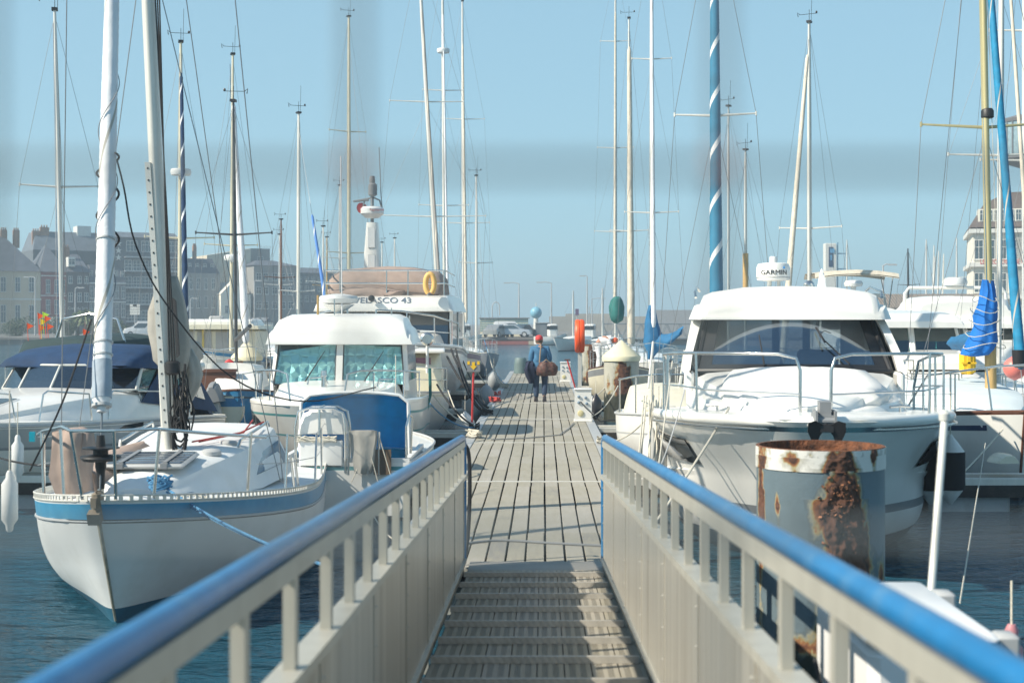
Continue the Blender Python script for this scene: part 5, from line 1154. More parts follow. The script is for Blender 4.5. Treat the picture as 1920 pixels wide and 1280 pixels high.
for s_ in (-1, 1):
    x0, x1 = (s_ * .065, s_ * 1.15) if s_ > 0 else (-1.15, -.065); k0, k1 = (1, .945) if s_ > 0 else (.945, 1)
    pane_panel(D, ((x0, dy, zA), (x1, dy, zA), (x1 * (.945 if s_ > 0 else 1), dy + .19, zB), (x0 * (1 if s_ > 0 else .945), dy + .19, zB)), GLT2, BLACK, .014, 'windscreen')
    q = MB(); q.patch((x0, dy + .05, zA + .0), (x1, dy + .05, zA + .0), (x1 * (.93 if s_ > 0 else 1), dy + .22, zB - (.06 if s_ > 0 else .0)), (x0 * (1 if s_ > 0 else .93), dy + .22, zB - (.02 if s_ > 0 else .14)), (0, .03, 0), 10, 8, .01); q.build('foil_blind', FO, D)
    q = MB(); xb = -.62 if s_ < 0 else .42; q.tube([(xb, dy - .06, zA + .0), (xb + .12, dy - .03, zA + .2), (xb + .36, dy + .09, zB - .13)], [.012, .012, .006], 6); q.build('wiper', BLACK, D)
    q = MB(); q.patch((s_ * 1.20, dy + .25, zA + .05), (s_ * 1.20, dy + 2.0, zA + .05), (s_ * 1.16, dy + 2.0, zB), (s_ * 1.15, dy + .45, zB), (0, 0, 0), 4, 2, .02 * s_); q.build('side_window', GLDK, D)
    q = MB(); q.patch((s_ * 1.19, dy + .1, 1.0), (s_ * 1.19, dy + 2.3, 1.0), (s_ * 1.13, dy + 2.3, zB + .1), (s_ * 1.13, dy + .4, zB + .1), (0, 0, 0), 2, 2, .04 * s_); q.build('cabin_side', WHITE, D)
q = MB(); zr = WH(588, 25.2)
blk(q, [(dy + .02, 1.30, 1.22, zB - .01, zB + .16), (dy + .08, 1.31, 1.20, zB - .02, zB + .34), (dy + .28, 1.31, 1.17, zB - .02, zr - .06), (dy + .7, 1.30, 1.14, zB, zr - .01), (dy + 1.7, 1.28, 1.12, zB, zr), (dy + 2.3, 1.25, 1.1, zB, zr - .06)], r=.2, cam=.015); q.build('roof', WHITE, D)
q = MB(); q.bb(-1.1, 1.1, dy + 2.2, dy + 2.25, 1.0, zB); q.build('aft_bulkhead', M('dim cabin lining', (.12, .14, .14), .8), D, False)
q = MB(); q.lathe([(.20, -.10), (.33, -.08), (.37, .0), (.34, .05), (.1, .09)], (0, 0, 0), 28); q.lathe([(.30, -.11), (.14, -.22), (.07, -.24), (.07, -.45)], n=20); o = q.build('radar_dome', WHITE2, D); v = W(635, 560, 26.5) - Dp; o.location = v
q = MB(); v2 = W(641, 588, 26.2) - Dp; q.tube([v2, v2 + Vector((-.02, 0, 2.9))], .012, 5); q.build('whip_antenna', WHITEC, D)
for px, h in ((596, .35), (627, .28), (734, .12), (557, .1)):
    v = W(px, 590, 25.4) - Dp; q = MB(); q.tube([v, v + Vector((0, 0, h))], .02 if px == 596 else .012, 6); q.build('roof_post', WOODM if px == 596 else STEEL, D)
for s_ in (-1, 1):
    Pd = lambda t, up: hd.P(t, s_, .07, up)
    q = MB(); q.tube([Pd(.45, .5), Pd(.3, .52), Pd(.16, .55), Pd(.08, .55), Pd(.05, .50), Pd(.04, .0)], .016, 8); q.build('bow_rail', STEEL, D)
    posts(D, [(Pd(t, 0), Pd(t, .52)) for t in (.12, .25, .45)])
    q = MB(); q.lathe([(.1, 0), (.1, .02)], n=4); q.box((s_ * 1.05, .95, .86), (.02, .16, .3), 0, ry=s_ * .3); 
    q = MB(); q.patch((s_ * hd.w(.22, .85) * 1.005, 1.40, .70), (s_ * hd.w(.27, .85) * 1.01, 1.75, .70), (s_ * hd.w(.25, .98) * 1.02, 1.72, .98), (s_ * hd.w(.22, .98) * 1.01, 1.45, .98), th=.01 * s_); q.build('hull_port', GLDK, D)
q = MB(); q.tube([(-.45, 2.1, 1.46), (-.42, 2.12, 1.58), (-.15, 2.15, 1.60), (-.1, 2.15, 1.46)], .014, 6); q.tube([(.75, 2.1, 1.42), (.78, 2.12, 1.56), (1.05, 2.15, 1.56), (1.08, 2.15, 1.42)], .014, 6); q.lathe([(.05, 1.4), (.04, 1.62), (.06, 1.63), (.05, 1.72)], (-.12, 1.8, 0), 10); q.build('foredeck_fittings', STEEL, D)
fender('long grey fender hung between the blue canopy boat and the teal window boat', W(742, 818, 22.3), .14, .55, FEND)
# ================================================================== F: cream wheelhouse boat behind
Fp = Vector((WX(762, 30), 28.4, 0)); Ft = thing('cabin_boat', 'cream cabin boat with a purple curtained window and a lamp on its rail', 'motor boat', Fp, R(4))
hf = Hull(6.5, 2.05, (1.15, 1.0, .95), rake=.6, tf=.85, full=.6, wide=.4); hf.build(Ft, [WHITE, ANTI, CREAM], ((.05, 0), (.1, 2))); hf.deck(Ft, CREAM); hf.strip(Ft, 'rubbing_strake', GREYL, .02, 0)
q = MB(); blk(q, [(1.8, .85, .7, .95, 1.5), (2.2, .9, .83, .95, 1.84), (4.6, .9, .83, .95, 1.9), (4.65, .9, .8, .95, 1.8)], r=.08); q.build('cabin', CREAM, Ft)
q = MB(); q.bb(-.12, .62, 1.95, 2.06, 1.24, 1.78); o = q.build('curtained_window', M('purple curtain behind glass', (.20, .10, .14), .25, var=.25, scale=4, stretch=(6, 1, .3)), Ft, False); 
q = MB(); q.bb(-.92, .92, 1.75, 4.8, 1.88, 1.95, bev=.02); q.build('cabin_top', WHITE, Ft)
for s_ in (-1, 1): rails(Ft, hf, .05, .9, .5, s_, 5)
q = MB(); v = W(806, 640, 29.2) - Fp; q.lathe([(.0, 0), (.10, .02), (.14, .06), (.14, .15), (.10, .19)], n=16); o = q.build('search_lamp', STEEL, Ft); o.location = v + Vector((0, -.1, .05)); o.rotation_euler = (R(90), 0, 0)
q = MB(); q.tube([v + Vector((0, 0, -.08)), v + Vector((0, 0, -.65))], .03, 8); q.tube([v + Vector((-.15, 0, .2)), v + Vector((.15, 0, .2))], .02, 6); q.build('lamp_post', WHITE2, Ft)
q = MB(); v = W(775, 655, 29.2) - Fp; q.lathe([(.02, -.1), (.03, 0), (.16, .02), (.16, .05), (.03, .09)], v, 14); q.build('vent', WHITE, Ft)
q = MB(); q.tube([W(803, 690, 28) - Fp, W(804, 740, 28) - Fp, W(794, 775, 27.8) - Fp], .03, 6); q.build('green_boathook_cover', GREENC, Ft)
# ================================================================== E: flybridge yacht
Ep = Vector((WX(722, 40), 34.6, 0)); E = thing('flybridge_yacht', 'flybridge motor yacht with taupe canvas and grey name lettering on the brow', 'motor yacht', Ep, 0)
he = Hull(12.5, 4.3, (2.0, 1.75, 1.5), rake=1.4, tf=.9, full=.6, wide=.42, pb=.95, pm=4, boot=.12)
he.build(E, [WHITE, ANTI, GREYM], ((.05, 0), (.14, 2), (.16, 0))); he.deck(E, WHITE); he.strip(E, 'gunwale', WHITE, .05, .03)
e0 = 5.3
q = MB(); blk(q, [(2.0, .6, .4, 1.7, 1.8), (3.2, 1.3, 1.0, 1.7, 2.05), (4.9, 1.7, 1.5, 1.65, 2.2), (e0 + .1, 1.75, 1.6, 1.6, 2.22)], r=.15); q.build('coachroof', WHITE, E)
hw = 1.90; zb_, zt_ = WH(662, 40), WH(584, 40)
for s_ in (-1, 1):
    q = MB(); q.bb(s_ * hw, s_ * (hw - .10), e0 + .1, 11, 1.5, zb_); q.bb(s_ * hw, s_ * (hw - .08), 8.2, 8.4, zb_, zt_); q.bb(s_ * hw, s_ * (hw - .08), e0 + .1, e0 + .2, zb_, zt_); q.build('cabin_side', WHITE, E, False)
    q = MB(); q.bb(s_ * (hw - .03), s_ * (hw - .05), e0 + .2, 11, zb_ + .01, zt_ - .01); q.build('side_window', GLDK, E, False)
q = MB(); q.bb(-hw + .1, hw - .1, e0 + .1, e0 + .16, 1.9, zb_ - .0); q.build('front_bulkhead', WHITE, E, False)
for (xa, xb_) in ((-1.78, -.62), (-.56, .56), (.62, 1.78)):
    pane_panel(E, ((xa, e0, zb_ + .02), (xb_, e0, zb_ + .02), (xb_, e0 + .35, zt_), (xa, e0 + .35, zt_)), GLDK if xa < .5 else GLD, BLACK, .02, 'windscreen')
q = MB(); q.bb(-1.7, 1.7, 7.2, 7.25, 1.6, zt_ - .5); q.bb(.6, .68, 6.2, 6.3, 1.6, zt_); q.bb(.9, 1.5, 6.6, 7.0, 1.6, zb_ + .35); q.bb(.3, 1.7, 7.0, 7.06, zb_ + .55, zb_ + .6); q.build('cabin_furniture', M('beige cabin furniture', (.40, .36, .30), .7), E, False)
zB1, zB2 = WH(583, 39.5), WH(553, 39.5)
q = MB(); blk(q, [(e0 - .35, 1.93, 1.86, zB1, zB1 + .12), (e0 - .25, 1.96, 1.80, zB1 - .02, zB2 - .06), (e0 + .1, 1.98, 1.80, zB1 - .02, zB2), (7.5, 2.0, 1.82, zB1, zB2 + .05), (11.6, 1.95, 1.8, zB1, zB2 + .05)], r=.1, cam=.0); q.build('flybridge', WHITE, E)
text('lettering', 'VELASCO 43', .235, (.12 - .15, e0 - .293, (zB1 + zB2) / 2 + .07), (R(69), 0, 0), M('grey blue lettering', (.16, .19, .24), .4, .3), E, .008, sx=1.25)
rg = []
zc1 = WH(500, 40.5)
def crng(y, hw_, z0, z1): return [Vector((-hw_, y, z0)), Vector((-hw_, y, lerp(z0, z1, .7))), Vector((-hw_ * .85, y, z1 - .08)), Vector((-hw_ * .35, y, z1)), Vector((0, y, z1 + .03)), Vector((hw_ * .35, y, z1)), Vector((hw_ * .85, y, z1 - .12)), Vector((hw_, y, lerp(z0, z1, .6))), Vector((hw_, y, z0))]
cloth('flybridge_canvas', [crng(e0 + .3, 1.55, zB2 - .02, zB2 + .05), crng(e0 + .45, 1.62, zB2 - .02, zc1 - .2), crng(e0 + 1.0, 1.62, zB2, zc1), crng(e0 + 2.6, 1.6, zB2, zc1 + .05), crng(e0 + 3.6, 1.55, zB2, zc1 - .2)], TANC, E, 4, .05)
cloth('seat_canvas', [crng(e0 - .05, .7, zB2 - .02, zB2 + .03), crng(e0 + .05, 1.0, zB2 - .02, zB2 + .2), crng(e0 + .28, 1.1, zB2 - .02, zB2 + .26)], TANC, E, 14, .04).location = (-.55, 0, 0)
q = MB(); zr1, zr2 = WH(507, 39.8), WH(531, 39.8)
for z in (zr1, zr2): q.tube([(-1.68, 9.5, z), (-1.70, e0 + .2, z), (-1.66, e0 + .02, z), (1.66, e0 + .02, z), (1.70, e0 + .2, z), (1.70, 9.5, z)], .022, 7)
q.build('flybridge_rail', STEEL, E)
posts(E, [(Vector((x, e0 + .02, zB2)), Vector((x, e0 + .02, zr1))) for x in (-1.66, -1.25, .05, .65, 1.2, 1.66)], .02)
q = MB(); xm = WX(697, 41.5) - Ep.x; ym = 7; m1, m2 = WH(560, 41.5), WH(417, 41.5)
q.loft([[Vector((xm + x, ym + y, z)) for x, y in ((-w_, -w_ * .8), (-w_ * .7, -w_), (w_ * .7, -w_), (w_, -w_ * .8), (w_, w_ * 1.5), (-w_, w_ * 1.5))] for z, w_ in ((m1, .235), (m2 - .9, .215), (m2, .15))]); ms = q.build('radar_mast', WHITE, E)
q = MB()
for (za, zb2) in ((m2 - .15, m2 - .75), (m2 - .95, m2 - 1.7)): q.bb(xm - .11, xm + .11, ym - .232, ym - .21, zb2, za, bev=.01)
q.build('mast_cover_plate', WHITE2, ms)
q = MB(); q.lathe([(.05, -.02), (.20, 0), (.34, .12), (.34, .26), (.28, .32), (.05, .33)], (xm, ym, m2 + .14), 22); q.build('radar_dome', WHITE2, E)
text('lettering', 'Raymarine', .10, (xm + .18, ym - .36, m2 + .35), (R(90), 0, 0), M('dark red lettering', (.3, .03, .03), .5), E, .004)
q = MB(); q.tube([(xm, ym, m2), (xm, ym, m2 + 1.2)], .05, 8); q.lathe([(.04, 0), (.13, .05), (.13, .35), (.08, .4)], (xm + .02, ym - .05, m2 + .75), 12); q.tube([(xm - .55, ym, m2 + .62), (xm - .1, ym, m2 + .68)], [.03, .05], 6); q.lathe([(.07, 0), (.09, .12), (.07, .26)], (xm, ym, m2 + 1.1), 10); q.tube([(xm + .3, ym, m2 + .4), (xm + .26, ym, m2 + .75), (xm + .2, ym, m2 + 2.2)], .014, 5); q.tube([(xm - .3, ym, m2 + .3), (xm - .22, ym, m2 + .65), (xm, ym, m2 + .75)], .025, 6); q.tube([(xm + .3, ym, m2 + .3), (xm + .22, ym, m2 + .65), (xm, ym, m2 + .75)], .025, 6); q.build('mast_instruments', GREYM, E)
q = MB(); q.lathe([(.01, -.01), (.16, -.005), (.17, .005), (.01, .01)], n=16); o = q.build('flag', RED, E, smooth=False); o.location = (xm - .3, ym, m2 + .42); o.rotation_euler = (R(80), 0, R(30))
q = MB(); pth = [Vector((.12 * math.cos(a), 0, .27 * math.sin(a))) for a in [R(250) - R(320) * k / 16 for k in range(17)]]; q.tube(pth, .075, 10); o = q.build('horseshoe_buoy', M('yellow orange buoy', (.75, .45, .14), .6), None); o.location = W(806, 532, 39.4); tag(o, 'pale orange horseshoe lifebuoy on the flybridge rail', 'lifebuoy')
q = MB(); q.lathe([(.02, -.12), (.09, -.1), (.09, .0), (.05, .02)], n=12); o = q.build('horn', BLACK, E); o.location = W(696, 559, 39.4) - Ep; o.rotation_euler = (R(90), 0, 0)
for s_ in (-1, 1):
    Pe = lambda t, up: he.P(t, s_, .1, up)
    q = MB(); q.tube([Pe(.55, .55), Pe(.4, .7), Pe(.2, .8), Pe(.08, .85), Pe(.02, .85), Pe(.015, .0)], .024, 8); q.tube([Pe(.5, .3), Pe(.3, .4), Pe(.05, .42)], .015, 6); q.build('bow_rail', STEEL, E)
    posts(E, [(Pe(t, 0), Pe(t, .75)) for t in (.1, .2, .32, .45)], .018)
for k, (x0, y0, z0, x1, z1) in enumerate(((846, 655, 35, 885, 790), (838, 668, 35, 880, 775))):
    q = MB(); a = W(x0, y0, 36); b = Vector((-1.25, 31.4 + k, .6)); q.wire(a, b, .028, .18, 7, 12); tag(q.build('mooring_rope', ROPEB), 'thick black mooring rope sagging from the flybridge yacht, ' + ('outer' if k == 0 else 'inner'), 'rope')
# ================================================================== C: cruiser with navy canopy, far left
Cp = Vector((-8.15, 18.5, 0)); Ct = thing('motor_cruiser', 'white motor cruiser with a navy canvas canopy at the left edge', 'motor boat', Cp, -math.atan2(.2, .98))
hc = Hull(7.0, 2.5, (1.22, 1.08, .92), rake=1.2, tf=.93, full=.62, wide=.38, pb=1.0, pm=3.4, boot=.12)
hc.build(Ct, [WHITE, ANTI, GREYL, GREYM], ((.04, 0), (.055, 3), (.09, 0), (.36, 2), (.40, 3))); hc.deck(Ct, WHITE); hc.strip(Ct, 'rubbing_strake', GREYL, .022, -.05)
q = MB(); blk(q, [(.5, .2, .1, 1.15, 1.18), (1.2, .75, .5, 1.1, 1.3), (2.2, 1.05, .85, 1.05, 1.42), (3.2, 1.18, 1.08, 1.0, 1.50), (3.9, 1.20, 1.12, .95, 1.45), (5.6, 1.18, 1.12, .9, 1.3), (5.62, 1.15, 1.1, .9, 1.0)], r=.12); q.build('foredeck', WHITE, Ct)
q = MB(); q.bb(-.3, .3, 1.55, 2.15, 1.30, 1.36, bev=.02); hb_ = q.build('hatch', WHITE, Ct); q = MB(); q.bb(-.25, .25, 1.6, 2.1, 1.361, 1.368); q.build('hatch_pane', GLDK, hb_, False); hb_.rotation_euler = (R(7), 0, 0); hb_.location = (0, 0, -.16)
GLV = glass('vinyl window', (.55, .58, .58), .22)
wz0, wz1 = 1.50, 1.88
xs = [-1.14, -.62, 0, .62, 1.14]; yo = [3.75, 3.35, 3.2, 3.35, 3.75]
for k in range(4):
    a = (xs[k], yo[k], wz0); b = (xs[k + 1], yo[k + 1], wz0); c = (xs[k + 1] * .95, yo[k + 1] + .32, wz1); d = (xs[k] * .95, yo[k] + .32, wz1)
    pane_panel(Ct, (a, b, c, d), GLV, ALUW, .018, 'windscreen')
for s_ in (-1, 1): pane_panel(Ct, ((s_ * 1.14, 3.8, wz0 - .02), (s_ * 1.14, 4.9, wz0 - .08), (s_ * 1.08, 4.9, wz1), (s_ * 1.08, 4.1, wz1)), GLV, ALUW, .016, 'side_window', th=.01 * s_)
q = MB(); q.bb(-.9, .9, 5.4, 5.5, .7, 1.5); q.bb(-.9, -.3, 4.2, 4.6, .9, 1.65, bev=.05); q.bb(.3, .9, 4.2, 4.6, .9, 1.65, bev=.05); q.bb(-1.0, 1.0, 3.9, 4.0, 1.0, 1.62); q.build('cockpit_seats', TANC, Ct)
def crg(y, hw_, z0, z1, sag=0): return [Vector((-hw_, y, z0)), Vector((-hw_ * .98, y, lerp(z0, z1, .6))), Vector((-hw_ * .88, y, z1 - .05)), Vector((-hw_ * .4, y, z1)), Vector((0, y, z1 + .015 - sag)), Vector((hw_ * .4, y, z1)), Vector((hw_ * .88, y, z1 - .05)), Vector((hw_ * .98, y, lerp(z0, z1, .6))), Vector((hw_, y, z0))]
rg = [crg(3.6, 1.10, wz1 - .03, wz1 + .01), crg(3.8, 1.13, wz1 - .05, wz1 + .16), crg(4.2, 1.14, wz1 - .06, wz1 + .27), crg(4.7, 1.14, wz1 - .1, wz1 + .31, .02), crg(5.3, 1.12, wz1 - .2, wz1 + .29)]
cloth('canopy_top', rg, NAVY, Ct, 6, .015)
rg = [crg(5.3, 1.12, 1.72, wz1 + .29), crg(5.7, 1.12, 1.5, wz1 + .20), crg(6.1, 1.10, 1.2, wz1 + .0), crg(6.6, 1.05, .95, 1.35), crg(6.8, 1.02, .92, 1.0)]
cloth('canopy_back', rg, NAVY, Ct, 16, .015)
for s_ in (-1, 1):
    q = MB(); q.patch((s_ * 1.16, 3.9, 1.30), (s_ * 1.16, 6.7, .98), (s_ * 1.12, 5.6, 1.95), (s_ * 1.12, 5.0, 2.08), (0, 0, 0), 6, 5, .012 * s_); q.build('canopy_side', NAVY, Ct)
    q = MB(); q.patch((s_ * 1.175, 4.95, 1.55), (s_ * 1.175, 5.55, 1.45), (s_ * 1.145, 5.55, 1.90), (s_ * 1.145, 5.0, 2.0), (0, 0, 0), 3, 3, .01 * s_); q.build('vinyl_window', GLV, Ct)
    q = MB(); q.patch((s_ * 1.178, 5.65, 1.32), (s_ * 1.178, 6.15, 1.22), (s_ * 1.15, 5.85, 1.74), (s_ * 1.15, 5.65, 1.84), (0, 0, 0), 3, 3, .01 * s_); q.build('vinyl_window', GLV, Ct)
    q = MB(); q.tube([(s_ * 1.17, 5.6, 1.05), (s_ * 1.15, 5.6, 2.02)], .016, 6); q.build('canopy_pole', STEEL, Ct)
    Pc = lambda t, up: hc.P(t, s_, .12, up)
    for ta, tb in ((.04, .14), (.2, .34), (.42, .56), (.62, .74)): q = MB(); q.tube([Pc(ta, 0), Pc(ta + .01, .38), Pc(ta + .02, .42), Pc(tb, .38), Pc(tb + .01, 0)], .014, 7); q.build('bow_rail', STEEL, Ct)
    q = MB(); q.patch((s_ * (hc.w(.42, .9) + .012), 2.95, .93), (s_ * (hc.w(.55, .9) + .012), 3.8, .93), (s_ * (hc.w(.55, 1.0) + .012), 3.8, 1.0), (s_ * (hc.w(.47, 1.0) + .012), 3.2, 1.0), th=.008 * s_); q.build('hull_window', GLDK, Ct)
q = MB(); q.lathe([(.06, 0), (.07, .02)], n=8); q.bb(-.08, .08, -.25, .2, 1.18, 1.26); q.build('anchor_roller', STEEL, Ct)
fender('long white fender hanging at the left edge in front of the navy canopy cruiser', W(18, 940, 14.6), .082, .48, FEND, rope=.9)
fender('thin white fender against the side of the navy canopy cruiser', W(33, 860, 18.2), .075, .45, FEND, rope=.5)
rope('dark mooring line crossing behind the bow of the blue banded sloop', W(-20, 852, 17), W(130, 872, 16), .012, ROPEB, .05)
# boats at the left edge, behind
t = thing('motor_boat', 'dark green canopied boat at the far left edge behind the navy canopy', 'motor boat', W(-60, 603, 27), R(-20)); t.location.z = 0
h_ = Hull(6.5, 2.4, (1.2, 1.0, .9), tf=.9); h_.build(t, [WHITE, ANTI, NAVYP], ((.05, 0), (.2, 2))); h_.deck(t, WHITE)
q = MB(); blk(q, [(2.2, 1.0, .9, .95, 1.6), (2.6, 1.05, .95, .95, 2.15), (4.6, 1.05, .95, .9, 2.25), (5.0, 1.0, .9, .9, 1.9)], r=.15); q.build('canopy', M('dark green canvas', (.015, .04, .045), .85), t)
q = MB(); q.tube([(-.9, 3.6, 2.1), (-.7, 3.6, 2.6), (0, 3.6, 2.72), (.7, 3.6, 2.6), (.9, 3.6, 2.1)], .03, 8); q.build('radar_arch', STEEL, t)
t = thing('rowing_dinghy', 'small white dinghy floating near the quay right of the white furled foresail', 'dinghy', (WX(262, 60), 60, 0), R(60)); h_ = Hull(3.6, 1.5, (.75, .6, .6), rake=.5, tf=.8); h_.build(t, [WHITE2, ANTI], ((.05, 0),)); h_.deck(t, GREYL, drop=.12)
q = MB(); q.bb(-.6, .6, 1.5, 1.8, .52, .6); q.build('thwart', GREYL, t, False)
# blue and cream old boat, stern on, with outboard motor
Xp = Vector((WX(390, 33), 38.5, 0)); t = thing('small_boat', 'old pale blue and cream boat seen from the stern with an outboard motor', 'boat', Xp, PI)
h_ = Hull(6.0, 2.3, (1.05, .9, .85), rake=.5, tf=.8, boot=.05, draft=.3); h_.build(t, [CREAM, ANTI, BLUEP], ((.05, 0), (.2, 2), (.24, 2))); h_.deck(t, CREAM)
q = MB(); q.patch((-.86, 5.96, .74), (.86, 5.96, .74), (.80, 5.96, .12), (-.80, 5.96, .12), (0, .03, 0), 6, 3, .02); q.build('transom_panel', M('worn pale blue paint', (.30, .42, .46), .6, var=.15, dirt=(.5, .48, .36), dscale=3), t)
q = MB(); q.bb(-.08, .22, 6.0, 6.06, .03, .80, bev=.01); q.build('wooden_pad', M('bleached plywood', (.46, .34, .17), .8, var=.2), t)
text('lettering', 'CLIP\nFC', .2, (.62, 6.03, .45), (R(90), 0, PI), M('dark lettering', (.06, .06, .07), .6), t, .004)
q = MB(); blk(q, [(5.95, .14, .10, 1.0, 1.3), (6.05, .19, .13, .98, 1.42), (6.35, .19, .12, .98, 1.36), (6.42, .14, .10, 1.0, 1.3)], r=.08); ob = q.build('outboard_motor', GREYM, t); ob.location = (-.55, 0, -.25); ob.rotation_euler = (0, R(12), 0)
q = MB(); q.bb(-.07, .07, 6.1, 6.3, .35, 1.0, bev=.02); q.tube([(0, 6.2, .4), (0, 6.2, .1)], .06, 8); q.lathe([(.03, .05), (.16, .06), (.16, .09), (.03, .1)], (0, 6.3, 0), 10); o = q.build('outboard_leg', GREYL, ob)
q = MB(); blk(q, [(1.5, .7, .5, .9, 1.0), (2.2, .8, .65, .9, 1.45), (3.6, .8, .68, .9, 1.5), (3.62, .8, .6, .9, 1.0)], r=.08); q.build('cuddy', WHITE, t)
q = MB(); q.bb(-.42, .5, 4.4, 4.5, .8, 1.35); q.bb(-.44, .52, 4.36, 4.54, 1.35, 1.42); q.build('wheel_shelter', BROWN, t, False)
for s_ in (-1, 1): rails(t, h_, .3, .97, .5, s_, 4, lines=(1.0,))
rig(t, (-.1, 2.9, 1.4), WH(178, 34.5) - 1.4, .055, ALUDK, (.012, 0), ((.50, .95),), Vector((0, .1, 1.1)), Vector((0, 5.9, .9)), 1.05, .95, None, None, True, 1, 2, .0045)
q = MB(); q.tube([(-.1, 3.0, 2.1), (-.85, 4.9, 2.45)], .05, 8); q.build('boom', ALUDK, t)
q = MB(); pth = [Vector((.12 * math.cos(a), 0, .28 * math.sin(a))) for a in [R(240) - R(300) * k / 12 for k in range(13)]]; q.tube(pth, .06, 8); o = q.build('horseshoe_buoy', RED); o.location = W(430, 697, 37); tag(o, 'red horseshoe lifebuoy beside the dark cone capped pile', 'lifebuoy')
t = thing('small_boat', 'bright blue hulled boat bow next to the boat with the outboard', 'boat', (WX(448, 32.5), 32.4, 0), R(12)); h_ = Hull(4.6, 1.7, (1.0, .85, .8), rake=.3, tf=.85, wide=.4); h_.build(t, [BLUEP, ANTI, BLUEP, BLACK], ((.04, 2), (.16, 2), (.19, 3))); h_.deck(t, BLUEP); h_.strip(t, 'rubbing_strake', BROWN, .025)
q = MB(); blk(q, [(1.4, .6, .5, .8, .9), (1.8, .65, .55, .8, 1.25), (3, .65, .55, .8, 1.3)], r=.06); q.build('cuddy', WHITE, t)
# cream wheelhouse fishing boat
Wp = Vector((WX(418, 47), 44, 0)); t = thing('fishing_boat', 'cream wheelhouse boat with four grey window panels and an upper deck', 'fishing boat', Wp, R(4))
h_ = Hull(9, 3.0, (1.7, 1.3, 1.2), rake=.8, tf=.85, wide=.4); h_.build(t, [WHITE, ANTI, BLUEP], ((.05, 0), (.16, 2))); h_.deck(t, GREYL); h_.strip(t, 'gunwale', GREYL, .04)
zq_ = lambda py: WH(py, 47)
q = MB(); q.bb(-1.35, 1.25, 3.0, 6.5, 1.2, zq_(618), bev=.06); q.build('wheelhouse', CREAM, t)
for k in range(4): q = MB(); xa = -1.22 + k * .6; q.bb(xa, xa + .46, 2.96, 2.995, zq_(672), zq_(622)); q.build('window_panel', M('grey window cover', (.38, .38, .37), .6), t, False)
q = MB(); blk(q, [(2.6, 1.45, 1.4, zq_(617), zq_(611)), (6.8, 1.45, 1.4, zq_(617), zq_(610))], r=.02, cam=.05); q.build('wheelhouse_roof', CREAM, t)
q = MB(); blk(q, [(3.2, 1.2, 1.1, zq_(611), zq_(603)), (3.4, 1.25, 1.18, zq_(611), zq_(598)), (5.5, 1.25, 1.18, zq_(611), zq_(598))], r=.08, cam=0); q.build('upper_coaming', WHITE, t)
q = MB(); q.bb(-.35, .1, 3.6, 4.0, zq_(603), zq_(592), bev=.04); q.build('upper_console', GREYL, t)
q = MB()
for k in range(3): q.bb(-1.36 + k * .9, -1.30 + k * .9, 2.9, 2.96, 1.2, zq_(618))
q.build('corner_posts', M('yellow trim', (.6, .45, .12), .6), t, False)
# ================================================================== G: big white cruiser, right
Gp = Vector((WX(1545, 13.1), 13.1, 0)); G = thing('motor_cruiser', 'big white motor cruiser with a radar dome behind the rusty pile', 'motor boat', Gp, -R(6.2))
hg = Hull(8.0, 3.36, (1.62, 1.47, 1.25), rake=1.5, tf=.93, full=.55, wide=.40, pb=.80, pm=3.3, draft=.35, boot=.26)
hg.kn = lambda t: lerp(1.0, .60, sst(.05, .9, t))
hg.build(G, [WHITE, ANTI, GREYM, STEEL, WHITE], ((.05, 4), (.075, 3), (.10, 3), (.13, 4), (.28, 4), (.42, 4), (.56, 4), (.66, 4), (.92, 4), (1.02, 2)), nt=44)
hg.deck(G, WHITE, nt=30, camber=.05, drop=-.02); hg.strip(G, 'gunwale', WHITE, .055, .0, out=-.05, n=10); hg.strip(G, 'rub_rail', STEEL, .014, -.075, out=.012)
q = MB(); 
for side in (-1, 1):     # spray chine: a moulded step low on the topsides
    rings = []
    for i in range(25):
        t = lerp(.20, 1, i / 24); z = hg.kn(t) - .01; x = hg.w(t, z); rings.append([Vector((side * (x - .03), hg.yy(t, z), z - .10)), Vector((side * (x + .045 * min(1, i / 6)), hg.yy(t, z), z)), Vector((side * (x - .03), hg.yy(t, z), z + .035))])
    q.loft(rings, True, True)
q.build('spray_chine', WHITE, G)
q = MB(); blk(q, [(1.0, .30, .18, 1.60, 1.66), (1.35, .62, .42, 1.58, 1.74), (2.0, 1.0, .72, 1.54, 1.84), (2.8, 1.18, .98, 1.5, 1.86), (3.6, 1.26, 1.12, 1.48, 1.89), (3.95, 1.30, 1.2, 1.46, 1.93), (4.0, 1.30, 1.2, 1.46, 1.85)], r=.16, cam=.05); q.build('coachroof', WHITE, G)
# cushion cover on the foredeck
rg = []
for (y, hw_, z0, z1) in ((1.62, .50, 1.62, 1.70), (1.72, .72, 1.62, 1.86), (2.2, .88, 1.62, 1.90), (2.9, .90, 1.68, 1.95), (3.45, .84, 1.74, 2.02), (3.62, .70, 1.80, 1.98)):
    rg.append([Vector((x * hw_ + .0, y, z)) for x, z in ((-1, z0), (-1, lerp(z0, z1, .55)), (-.9, z1 - .03), (-.5, z1), (0, z1 + .015), (.5, z1), (.9, z1 - .03), (1, lerp(z0, z1, .55)), (1, z0))])
def dense(rg, n):
    out = []
    for i in range(len(rg) - 1):
        for k in range(n): out.append([a.lerp(b, k / n) for a, b in zip(rg[i], rg[i + 1])])
    out.append(rg[-1]); return [[r_[j // 3].lerp(r_[min(j // 3 + 1, len(r_) - 1)], (j % 3) / 3) for j in range((len(r_) - 1) * 3 + 1)] for r_ in out]
WV = M('white vinyl cover', (.74, .73, .70), .55, var=.03, bump=.35, bscale=3.5)
cloth('cushion_cover', dense(rg, 4), WV, G, 8, .022)
